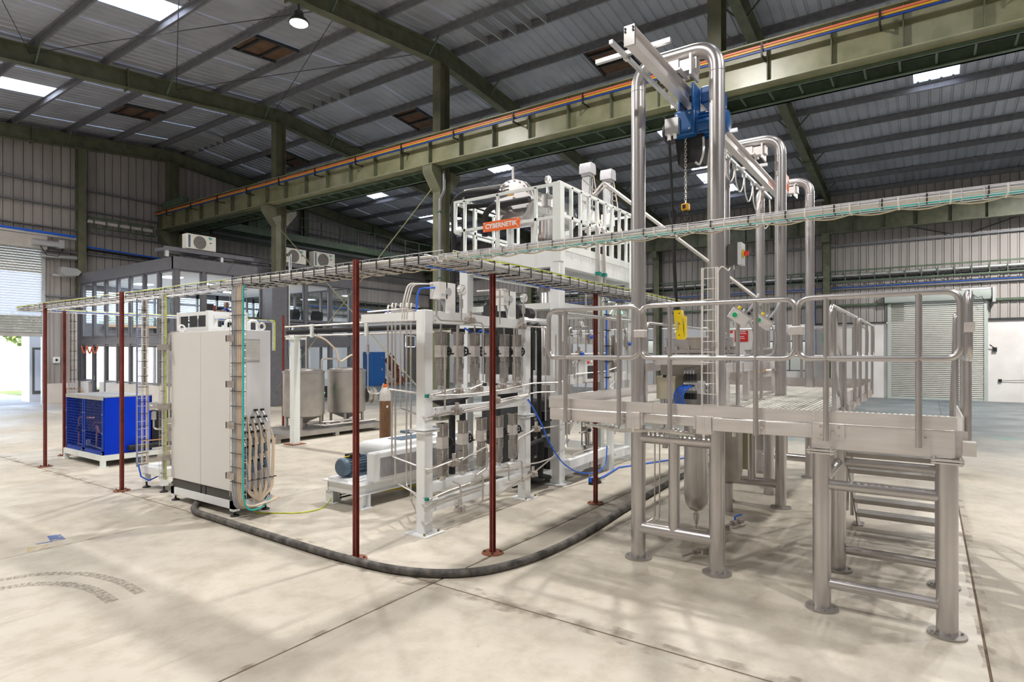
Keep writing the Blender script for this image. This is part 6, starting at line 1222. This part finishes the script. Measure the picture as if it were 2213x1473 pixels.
MB().box(RXF + .02, RXF + .14, -.28, -.2, 1.36, 1.46).box(RXF - .01, RXF + .07, -.27, -.19, 2.26, 2.33).build('rail_clamp', 'steel_plate', pf)
# stairs down from the landing
stt = thing('steel_stairs', 'open stainless stair flight going down behind the landing at right', 'stairs', (7.7, .3, 0))
for y in (-.13, .72): MB().prism([(6.80, 1.5), (6.80, 1.33), (8.45, .0), (8.66, 0.0), (8.66, .05)], lambda a, b: (a, y - .006, b), lambda a, b: (a, y + .006, b)).build('stringer', 'steel_dark', stt); MB().box(8.45, 8.65, y - .06, y + .06, 0, .012).build('stair_foot', 'steel_dark', stt)
for k in range(6): z = 1.29 - .215*k; x = 7.0 + .265*k; MB().box(x - .11, x + .11, -.12, .71, z - .04, z).box(x - .115, x - .11, -.12, .71, z - .045, z + .0).build('tread', 'steel_dark', stt)
for y in (-.2, .79):
    MB().tube([(6.84, y, 1.45), (6.84, y, 2.5), (8.55, y, 1.05), (8.55, y, .1)], .021, 12, .1).bar((6.84, y, 2.0), (8.55, y, .6), .03).build('hand_rail', 'steel_satin', stt)
    for x in (7.4, 8.0): MB().cyl((x, y, 1.05 - (x - 6.84)*.84 + .2), (x, y, 2.5 - (x - 6.84)*.85), .019, 10).build('rail_post', 'steel_satin', stt)
# ---------------------------------------------------------------- things on and under the deck
v1 = thing('reactor_vessel', 'large steel reactor with a flanged lid through the deck between the front arches', 'vessel', (7.15, 2.28, .2))
MB().lathe((7.12, 2.28, .24), (0, 0, 1), [(.03, 0), (.08, .02), (.125, .09), (.14, .2), (.14, 1.3)], 32).build('lower_body', 'steel_satin', v1); MB().cyl((7.12, 2.28, .24), (7.12, 2.28, .08), .022, 10).cyl((7.12, 2.28, .2), (7.12, 2.28, .14), .035, 10).cyl((7.12, 2.28, .08), (7.12, 2.28, .02), .012, 8).build('drain_stem', 'steel_bright', v1)
MB().lathe((7.15, 2.25, 1.54), (0, 0, 1), [(.34, 0), (.34, .50), (.42, .51), (.42, .56), (.38, .57)], 40).build('upper_body', 'steel_plate', v1); MB().lathe((7.15, 2.25, 2.11), (0, 0, 1), [(.42, 0), (.42, .04), (.38, .05), (.38, .16), (.40, .165), (.40, .18), (.2, .20)], 40).build('lid', 'steel_satin', v1)
for a in range(16): q = a*PI/8; MB().cyl((7.15 + .4*math.cos(q), 2.25 + .4*math.sin(q), 2.0), (7.15 + .4*math.cos(q), 2.25 + .4*math.sin(q), 2.19), .016, 8).build('lid_bolt', 'steel_bright', v1)
for q in (2.4, 4.1, 5.6): MB().tube([(7.15 + .3*math.cos(q) - .05, 2.25 + .3*math.sin(q), 2.29), (7.15 + .3*math.cos(q) - .05, 2.25 + .3*math.sin(q), 2.37), (7.15 + .3*math.cos(q) + .05, 2.25 + .3*math.sin(q) - .05, 2.37), (7.15 + .3*math.cos(q) + .05, 2.25 + .3*math.sin(q) - .05, 2.29)], .01, 6, .03).build('lid_handle', 'steel_bright', v1)
MB().cyl((6.95, 2.45, 2.28), (6.95, 2.45, 2.36), .03, 10).build('amber_cap', 'amber', v1); MB().box(7.42, 7.43, 1.92, 1.99, 2.10, 2.24).build('warning_label', 'white', v1); MB().box(7.41, 7.42, 1.93, 1.98, 2.16, 2.22).build('warning_mark', 'amber', v1)
v2 = thing('reactor_vessel', 'second smaller vessel with a low round lid further back on the deck', 'vessel', (10.0, 2.15, 1.0))
MB().lathe((10.0, 2.15, .55), (0, 0, 1), [(.05, 0), (.16, .06), (.2, .2), (.2, 1.35), (.3, 1.36), (.3, 1.42), (.24, 1.43)], 32).build('body', 'steel_satin', v2); MB().lathe((10.0, 2.15, 1.99), (0, 0, 1), [(.3, 0), (.3, .05), (.25, .06), (.25, .15), (.27, .155), (.27, .18), (.1, .2)], 32).build('lid', 'steel_satin', v2); MB().cyl((10.0, 2.15, 2.19), (10.0, 2.15, 2.9), .06, 14).cyl((10.12, 2.1, 2.2), (10.12, 2.1, 2.95), .035, 10).build('top_pipe', 'steel_bright', v2)
for k in range(6): MB().cbox((10.0 + .16*math.cos(k), 2.1 + .1*math.sin(k*2), 2.35 + .12*k), (.07, .07, .05)).build('clamp', 'steel_bright', v2)
v3 = thing('jacketed_vessel', 'dark vertical vessel with a rusty jacket hanging under the deck behind the front legs', 'vessel', (8.4, 2.22, .3))
MB().lathe((8.25, 2.2, .38), (0, 0, 1), [(.04, 0), (.14, .05), (.17, .16), (.17, 1.1)], 28).build('body', 'steel_dark', v3); MB().box(8.42, 8.5, 2.0, 2.4, .55, 1.38).build('jacket', 'box_beige', v3); MB().cyl((8.25, 2.2, .38), (8.25, 2.2, .0), .05, 12).build('support_stub', 'steel_satin', v3)
v4 = thing('drain_pot', 'short dark pot under the rear of the deck with a small tap', 'vessel', (9.6, 1.98, .9)); MB().lathe((9.6, 1.98, .98), (0, 0, 1), [(.13, 0), (.15, .02), (.15, .42)], 24).build('body', 'steel_dark', v4); MB().cyl((9.6, 1.98, .98), (9.6, 1.98, .0), .075, 16).build('stand_pipe', 'steel_satin', v4); MB().cyl((9.7, 1.86, 1.12), (9.78, 1.8, 1.10), .025, 8).build('tap', 'block_metal', v4)
fr = thing('vessel_frame', 'square-post steel frame with box panels around the reactor lids on the deck', 'frame', (8.0, 2.0, 1.54))
for x, y in ((6.66, 1.83), (7.62, 1.83), (7.62, 2.75), (6.66, 2.75)): MB().box(x - .035, x + .035, y - .035, y + .035, 1.54, 1.95).build('post', 'steel_plate', fr, bev=.004)
MB().box(6.6, 9.3, 1.79, 1.87, 1.9, 2.0).box(6.6, 7.7, 2.71, 2.79, 1.9, 2.0).build('top_beam', 'steel_plate', fr)
MB().box(9.25, 9.32, 1.79, 1.87, 1.54, 1.95).build('post', 'steel_plate', fr); MB().cyl((7.7, 1.98, 1.83), (10.2, 1.98, 1.83), .07, 16).build('header_pipe', 'tubing', fr)
for x in (6.9, 7.3, 7.9, 8.4): MB().box(x, x + .3, 1.775, 1.79, 1.9, 2.0).build('front_panel', 'steel_plate', fr)
MB().tube([(7.9, 1.8, 1.9), (8.2, 1.78, 1.86), (8.5, 1.8, 1.9)], .012, 6).build('yellow_strap', 'amber', fr)
cbx = thing('manifold_box', 'beige junction box and black connectors with blue hoses under a deck tray', 'box', (6.1, 2.05, 1.54))
MB().box(6.02, 6.12, 1.85, 2.36, 1.99, 2.075).build('tray', 'steel_plate', cbx, bev=.006); MB().box(6.12, 6.5, 1.80, 2.40, 2.0, 2.07).box(6.05, 6.5, 1.9, 2.3, 2.07, 2.09).build('tray_top', 'steel_plate', cbx)
MB().box(6.28, 6.32, 1.80, 2.40, 1.54, 2.0).build('back_plate', 'steel_dark', cbx); MB().box(6.0, 6.26, 2.14, 2.34, 1.635, 1.875).build('junction_box', 'box_beige', cbx, bev=.006); MB().box(5.992, 6.0, 2.23, 2.265, 1.86, 1.885).build('box_latch', 'black', cbx)
for k in range(6): MB().cyl((6.05, 2.16 + .03*k, 1.635), (6.05, 2.16 + .03*k, 1.56), .013, 8).build('gland', 'galv', cbx)
for k in range(4):
    y = 2.055 - .03*k
    MB().box(6.06, 6.12, y - .012, y + .012, 1.83, 1.90).box(6.06, 6.12, y - .012, y + .012, 1.64, 1.70).build('connector', 'black', cbx); MB().box(6.05, 6.12, y - .013, y + .013, 1.73, 1.81).build('terminal', 'white', cbx)
    MB().cyl((6.05, y, 1.78), (6.02, y, 1.78), .012, 8).build('hose_barb', 'black', cbx); MB().tube([(6.03, y, 1.78), (5.95, y + .02, 1.77), (5.93, y + .07, 1.70), (5.95, y + .07, 1.62), (5.97, y + .03, 1.55)], .0085, 8, .06).build('air_hose', 'blue_cable', cbx)
    MB().tube([(6.05, y, 1.90), (6.1, y + .01, 1.95), (6.2, y, 1.96)], .008, 6).build('cable', 'cable_grey', cbx)
MB().box(6.06, 6.10, 1.86, 1.93, 1.70, 1.83).build('valve_body', 'galv', cbx)
for y0, z in ((1.83, 1.79), (1.83, 1.73)): MB().cyl((6.1, 1.85, z), (6.1, 1.76, z), .016, 10).build('port', 'tubing', cbx)
MB().tube([(6.1, 1.80, 1.72), (6.08, 1.80, 1.62), (6.1, 1.82, 1.55)], .011, 6).build('air_hose', 'blue_cable', cbx)
lad = thing('vertical_tray', 'wire ladder tray with white cables climbing the front right arch pipe', 'cable tray', (5.76, 1.70, 1.54))
fl_ = lin((5.75, 1.78, 2.92), (0, 0, -1), (0, -1, 0), (-1, 0, 0)); basket(fl_, 1.38, .15, .035, .1, 4).build('basket', 'cable_white', lad); cables(lad, fl_, 1.38, [.005, .145, .135], ['cable_white', 'cable_grey'], (.006, .008), .006, v0=.004)
MB().tube([(5.74, 1.64, 2.86), (5.74, 1.6, 2.93), (5.9, 1.58, 2.9), (8.6, 2.28, 3.3)], .006, 6, .05).build('cable', 'cable_white', lad)
def station(x, y, label):
    t = thing('push_button_station', label, 'control', (x, y, 1.54)); MB().cyl((x, y, 1.55), (x, y, 2.44), .021, 14).build('stand', 'steel_satin', t); MB().box(x - .06, x + .06, y - .06, y + .06, 1.54, 1.55).build('base_plate', 'steel_plate', t)
    R_ = Matrix.Rotation(math.radians(-35), 3, 'Y') @ Matrix.Identity(3); R_ = Matrix.Rotation(math.radians(35), 3, 'X')
    c = V((x, y - .02, 2.50)); q = lambda p: c + R_ @ V(p)
    b = MB().cbox(c, (.12, .21, .12), R_).build('box', 'steel_plate', t, bev=.006); MB().cbox(q((0, 0, .066)), (.125, .22, .012), R_).build('cover', 'steel_bright', t)
    MB().cyl(q((-.06, .04, 0)), q((-.066, .04, 0)), .034, 18).build('button_bezel', 'white', b); MB().cyl(q((-.066, .04, 0)), q((-.08, .04, 0)), .026, 18).build('green_button', 'green_btn', b)
    for k in range(3): MB().cyl(q((0, -.06 + .06*k, .07)), q((0, -.06 + .06*k, .1)), .018, 10).build('top_control', ('black', 'galv', 'yellow')[k], b)
    MB().tube([q((0, -.1, .02)), q((.05, -.16, -.02)), (x + .1, y - .15, 2.3), (x + .2, y - .1, 2.1), (x + .3, y, 2.08)], .012, 6, .06).tube([q((0.03, -.03, .07)), q((.04, -.03, .22)), q((.1, .0, .3))], .014, 6).build('conduit', 'cable_grey', t)
station(6.72, 1.70, 'nearer tilted steel box with a green push button on a stand'); station(7.92, 1.72, 'farther tilted steel box with a green push button on a stand')
sw = thing('isolator_switch', 'grey isolator box with a red and yellow rotary handle on a rear arch pipe', 'switch', (8.84, 2.28, 3.36)); MB().box(8.74, 8.92, 2.21, 2.35, 3.37, 3.66).build('enclosure', 'plinth_grey', sw); MB().box(8.72, 8.94, 2.16, 2.21, 3.36, 3.67).build('cover', 'galv', sw); MB().cyl((8.83, 2.16, 3.52), (8.83, 2.145, 3.52), .06, 18).build('escutcheon', 'yellow', sw); MB().cbox((8.83, 2.115, 3.52), (.035, .06, .06)).build('handle', 'red_btn', sw)
for dx in (-.05, .05): MB().cyl((8.83 + dx, 2.27, 3.37), (8.83 + dx, 2.27, 3.3), .014, 8).build('gland', 'tubing', sw)
sw = thing('gauge_panel', 'small grey box with taps hanging between the front left leg pipes', 'box', (6.6, 2.6, 1.0)); MB().box(6.9, 6.96, 2.60, 2.74, 1.08, 1.36).build('box', 'galv', sw); MB().cyl((6.88, 2.58, 1.09), (6.88, 2.58, 1.16), .03, 12).build('white_knob', 'white', sw); MB().cbox((6.9, 2.58, 1.03), (.05, .05, .09)).build('tap', 'block_metal', sw)
for dy in (0, .06): MB().tube([(6.93, 2.72 - dy, 1.08), (6.93, 2.72 - dy, .12), (6.6 + dy*2, 2.9 - dy, .03)], .009, 6, .05).build('tube', 'tubing', sw)
wb_ = thing('cable_bunch', 'tangle of silver sleeved cables under the front left deck beam', 'cables', (5.7, 2.4, 1.3))
for k in range(14): MB().tube([(5.62 + .02*(k % 5), 3.0 - .03*k, 1.36), (5.6 + .015*(k % 4), 2.6, 1.33 - .008*(k % 3)), (5.6 + .02*(k % 6), 2.2 - .02*k, 1.36), (5.66, 1.95 - .01*k, 1.33 + .02*(k % 2))], .010, 6, .08).build('sleeved_cable', 'galv' if k % 3 else 'cable_white', wb_)
for k in range(4): MB().tube([(5.7 + .0*k, 2.16 - .05*k + .04*math.cos(a*PI/6), 1.33 + .04*math.sin(a*PI/6)) for a in range(12)], .009, 6, closed=True).build('cable_loop', 'galv', wb_)
for (x, y, ang), lb in (((7.45, 1.95, -.3), 'blue-handled ball valve on a pipe end lying under the platform, farther one'), ((6.45, 1.9, -.3), 'blue-handled ball valve behind the front right leg foot')):
    t = thing('ball_valve', lb, 'valve', (x, y, 0)); d = V((math.cos(ang), math.sin(ang), 0)); o = V((x, y, .06))
    MB().cyl(o - d*.5, o + d*.3, .014, 8).build('pipe', 'block_metal', t); b = MB().cyl(o, o + d*.07, .035, 10).cyl(o + d*.12, o + d*.22, .032, 10).cyl(o - d*.3, o - d*.22, .032, 8).build('body', 'block_metal', t); MB().tube([o + d*.06 + V((0,0,.03)), o + d*.06 + V((0,0,.075)), o + d*.2 + V((0,0,.075))], .010, 6, .02).build('lever', 'blue_cable', t); MB().bar(o - d*.1 - V((0,0,.06)), o - d*.1, .05).build('support_block', 'steel_dark', t)
# slanting twin pipes from the tower to the rear vessel
tp = thing('slanting_pipes', 'pair of bright pipes slanting down from the tower top to the rear vessel', 'pipe', (10.3, 3.6, 3))
for dx in (0, .09): MB().tube([(10.35 + dx, 5.3, 5.15), (10.5 + dx, 5.15, 5.42 - dx*.5), (10.02 + dx, 2.25, 3.0 - dx*.3), (10.02 + dx, 2.2, 2.9)], .026 if dx == 0 else .02, 10, .1).build('pipe', 'tubing', tp)
# ---------------------------------------------------------------- monorail, festoon rail, hoist
mr = thing('monorail_beam', 'bright steel monorail I-beam slung under the pipe arches', 'beam', (7.6, 2.07, 4.7))
MB().ibeam((4.72, 2.07, 4.78), (10.9, 2.07, 4.78), .155, .085, .012, .008).build('beam', 'steel_plate', mr); e = MB().box(4.70, 4.722, 2.022, 2.118, 4.695, 4.865).build('end_plate', 'steel_bright', mr)
for y in (2.035, 2.105):
    for z in (4.84, 4.815): MB().cyl((4.692, y, z), (4.702, y, z), .009, 8).build('bolt', 'black', e)
for x, _, _ in ARCH: MB().box(x - .14, x + .14, 1.98, 2.03, 4.86, 4.88).box(x - .06, x + .06, 1.85, 2.03, 4.87, 4.98).box(x - .12, x + .12, 1.88, 1.90, 4.80, 5.0).build('hanger_plate', 'steel_plate', mr); MB().box(x - .08, x + .08, 2.02, 2.12, 4.86, 4.99).build('hanger_plate', 'steel_plate', mr)
fs = thing('festoon_rail', 'slim galvanised C-rail with cross arms beside the monorail beam', 'rail', (8.3, 2.36, 4.9))
MB().box(4.95, 11.6, 2.34, 2.375, 4.90, 4.935).build('c_rail', 'galv', fs)
for x in (5.3, 6.75, 7.9, 9.6, 10.9): a_ = MB().box(x - .02, x + .02, 1.93 if x < 6 else 2.0, 2.68 if x < 6 else 2.45, 4.935, 4.975).build('cross_arm', 'galv', fs); MB().box(x - .03, x + .03, 2.335, 2.38, 4.89, 4.94).build('clamp', 'steel_bright', a_)
for k in range(4): x = 8.6 + .55*k; MB().tube([(x, 2.357, 4.89), (x + .05, 2.357, 4.7 - .05*k), (x + .28, 2.357, 4.55 - .03*k), (x + .5, 2.357, 4.7), (x + .55, 2.357, 4.89)], .010, 6, .15).build('festoon_cable', 'cable_white', fs); MB().box(x - .03, x + .03, 2.33, 2.385, 4.84, 4.90).build('cable_trolley', 'galv', fs)
MB().tube([(11.5, 2.357, 4.88), (11.6, 2.357, 4.5), (11.3, 2.4, 4.3), (11.28, 2.44, 4.6)], .012, 6, .1).build('festoon_cable', 'cable_white', fs)
ho = thing('chain_hoist', 'blue electric chain hoist with trolley hanging from the monorail', 'hoist', (6.24, 2.07, 3.5))
for y in (2.0, 2.14): MB().box(6.12, 6.36, y - .012, y + .012, 4.58, 4.90).build('trolley_plate', 'blue_hoist', ho, bev=.008)
MB().box(6.28, 6.62, 1.78, 1.97, 4.72, 4.90).build('trolley_motor', 'blue_hoist', ho, bev=.02)
for x in (6.16, 6.32):
    for y in (2.02, 2.12): MB().cyl((x, y - .012, 4.74), (x, y + .012, 4.74), .035, 12).build('wheel', 'black', ho)
MB().cyl((6.24, 1.98, 4.62), (6.24, 2.16, 4.62), .02, 10).build('suspension_pin', 'galv', ho)
bd = MB().box(6.05, 6.38, 1.96, 2.17, 4.34, 4.60).build('gear_case', 'blue_hoist', ho, bev=.02); MB().box(6.03, 6.055, 1.98, 2.15, 4.37, 4.57).build('cover_plate', 'blue_hoist', bd)
for y in (2.0, 2.13):
    for z in (4.39, 4.55): MB().cyl((6.02, y, z), (6.032, y, z), .010, 6).build('screw', 'galv', bd)
m_ = MB().lathe((6.22, 1.96, 4.46), (0, -1, 0), [(.12, 0), (.12, .26), (.10, .3), (.06, .31)], 24).build('hoist_motor', 'blue_hoist', ho)
for k in range(16): a = k*PI/8; MB().bar((6.22 + .125*math.cos(a), 1.94, 4.46 + .125*math.sin(a)), (6.22 + .125*math.cos(a), 1.72, 4.46 + .125*math.sin(a)), .006, .03, (math.cos(a), 0, math.sin(a))).build('fin', 'blue_hoist', m_)
MB().lathe((6.2, 2.17, 4.45), (0, 1, 0), [(.11, 0), (.12, .02), (.12, .12), (.09, .15)], 20).build('brake_cover', 'black', ho); MB().box(5.98, 6.04, 2.1, 2.24, 4.36, 4.52).build('electric_box', 'galv', ho); MB().cyl((6.0, 2.2, 4.36), (6.0, 2.2, 4.30), .02, 8).cyl((6.0, 2.14, 4.36), (6.0, 2.14, 4.31), .018, 8).build('gland', 'white', ho)
MB().prism([(1.92, 4.08), (2.16, 4.08), (2.19, 4.36), (1.89, 4.36)], lambda a, b: (6.15, a, b), lambda a, b: (6.35, a, b)).build('chain_bag', 'black_foam', ho)
MB().tube([(6.1, 1.88, 4.3), (6.05, 1.86, 4.12), (6.1, 1.92, 4.02), (6.1, 1.96, 4.06)], .012, 6, .06).build('limit_hook', 'galv', ho)
z = 4.34; k = 0
link = None
while z > 3.66:
    if link is None:
        link = MB().tube([(6.20 + .011*math.cos(a*PI/6), 2.07, .0 + .019*math.sin(a*PI/6)) for a in range(12)], .0045, 5, closed=True); lk_me = None
    pts = [(6.12 + (.011*math.cos(a*PI/6) if k % 2 else 0), 2.07 + (0 if k % 2 else .011*math.cos(a*PI/6)), z + .02*math.sin(a*PI/6)) for a in range(12)]
    MB().tube(pts, .0045, 5, closed=True).build('chain_link', 'steel_bright', ho); z -= .029; k += 1
hb = MB().box(6.09, 6.15, 2.03, 2.11, 3.585, 3.655).build('hook_block', 'amber', ho, bev=.01); MB().box(6.083, 6.09, 2.06, 2.09, 3.60, 3.64).build('block_label', 'black', hb)
MB().cyl((6.12, 2.07, 3.59), (6.12, 2.07, 3.545), .022, 10).tube([(6.12, 2.07, 3.56), (6.12, 2.10, 3.54), (6.12, 2.11, 3.51), (6.12, 2.08, 3.475), (6.12, 2.045, 3.485), (6.12, 2.03, 3.515)], .012, 8).build('hook', 'black', hb)
pn_ = thing('pendant_control', 'yellow hoist pendant control hanging on a long black cable', 'control', (6.2, 2.2, 2.25))
MB().tube([(6.0, 2.2, 4.31), (6.05, 2.2, 4.0), (6.14, 2.2, 3.4), (6.17, 2.2, 3.0), (6.2, 2.19, 2.62)], .014, 8).build('cable', 'black', pn_); MB().tube([(6.11, 2.2, 3.62), (6.11, 2.24, 3.58), (6.12, 2.235, 3.5), (6.13, 2.2, 3.42), (6.12, 2.165, 3.5), (6.11, 2.16, 3.58)], .008, 6, closed=True).build('cable_loop', 'black', pn_); MB().tube([(6.14, 2.215, 3.45), (6.17, 2.215, 3.0), (6.19, 2.205, 2.7)], .009, 6).build('strain_wire', 'black', pn_)
MB().cyl((6.2, 2.19, 2.62), (6.2, 2.19, 2.565), .03, 10, .036).build('grommet', 'black', pn_)
pb_ = MB().prism(rr2(-.042, .042, 0, .31, .015, 3), lambda a, b: (6.17 + .02*(.31 - b), 2.175 + a - .1*(.31 - b), 2.255 + b), lambda a, b: (6.24 + .02*(.31 - b), 2.175 + a - .1*(.31 - b), 2.255 + b)).build('body', 'yellow', pn_)
MB().box(6.168, 6.172, 2.165, 2.18, 2.36, 2.44).build('key_strip', 'galv', pb_); MB().box(6.18, 6.24, 2.095, 2.105, 2.28, 2.5).build('button_side', 'yellow', pb_)
for z in (2.3, 2.42, 2.53): MB().cyl((6.165, 2.155, z), (6.172, 2.155, z), .006, 6).build('screw', 'dark_steel', pb_)
s2 = thing('company_sign', 'small orange sign on the monorail end by the rear arch, seen edge on', 'sign', (10.6, 1.93, 4.8))
MB().box(10.38, 10.82, 1.915, 1.925, 4.80, 5.04).build('panel', 'orange', s2); MB().box(10.5, 10.7, 1.925, 2.05, 4.84, 4.9).build('bracket', 'steel_plate', s2); text_mb('CYBERNETIK', .066, lambda x, y, z: (10.6 + x, 1.914 - z, 4.92 + y), .001, .002).build('lettering', 'white', s2)
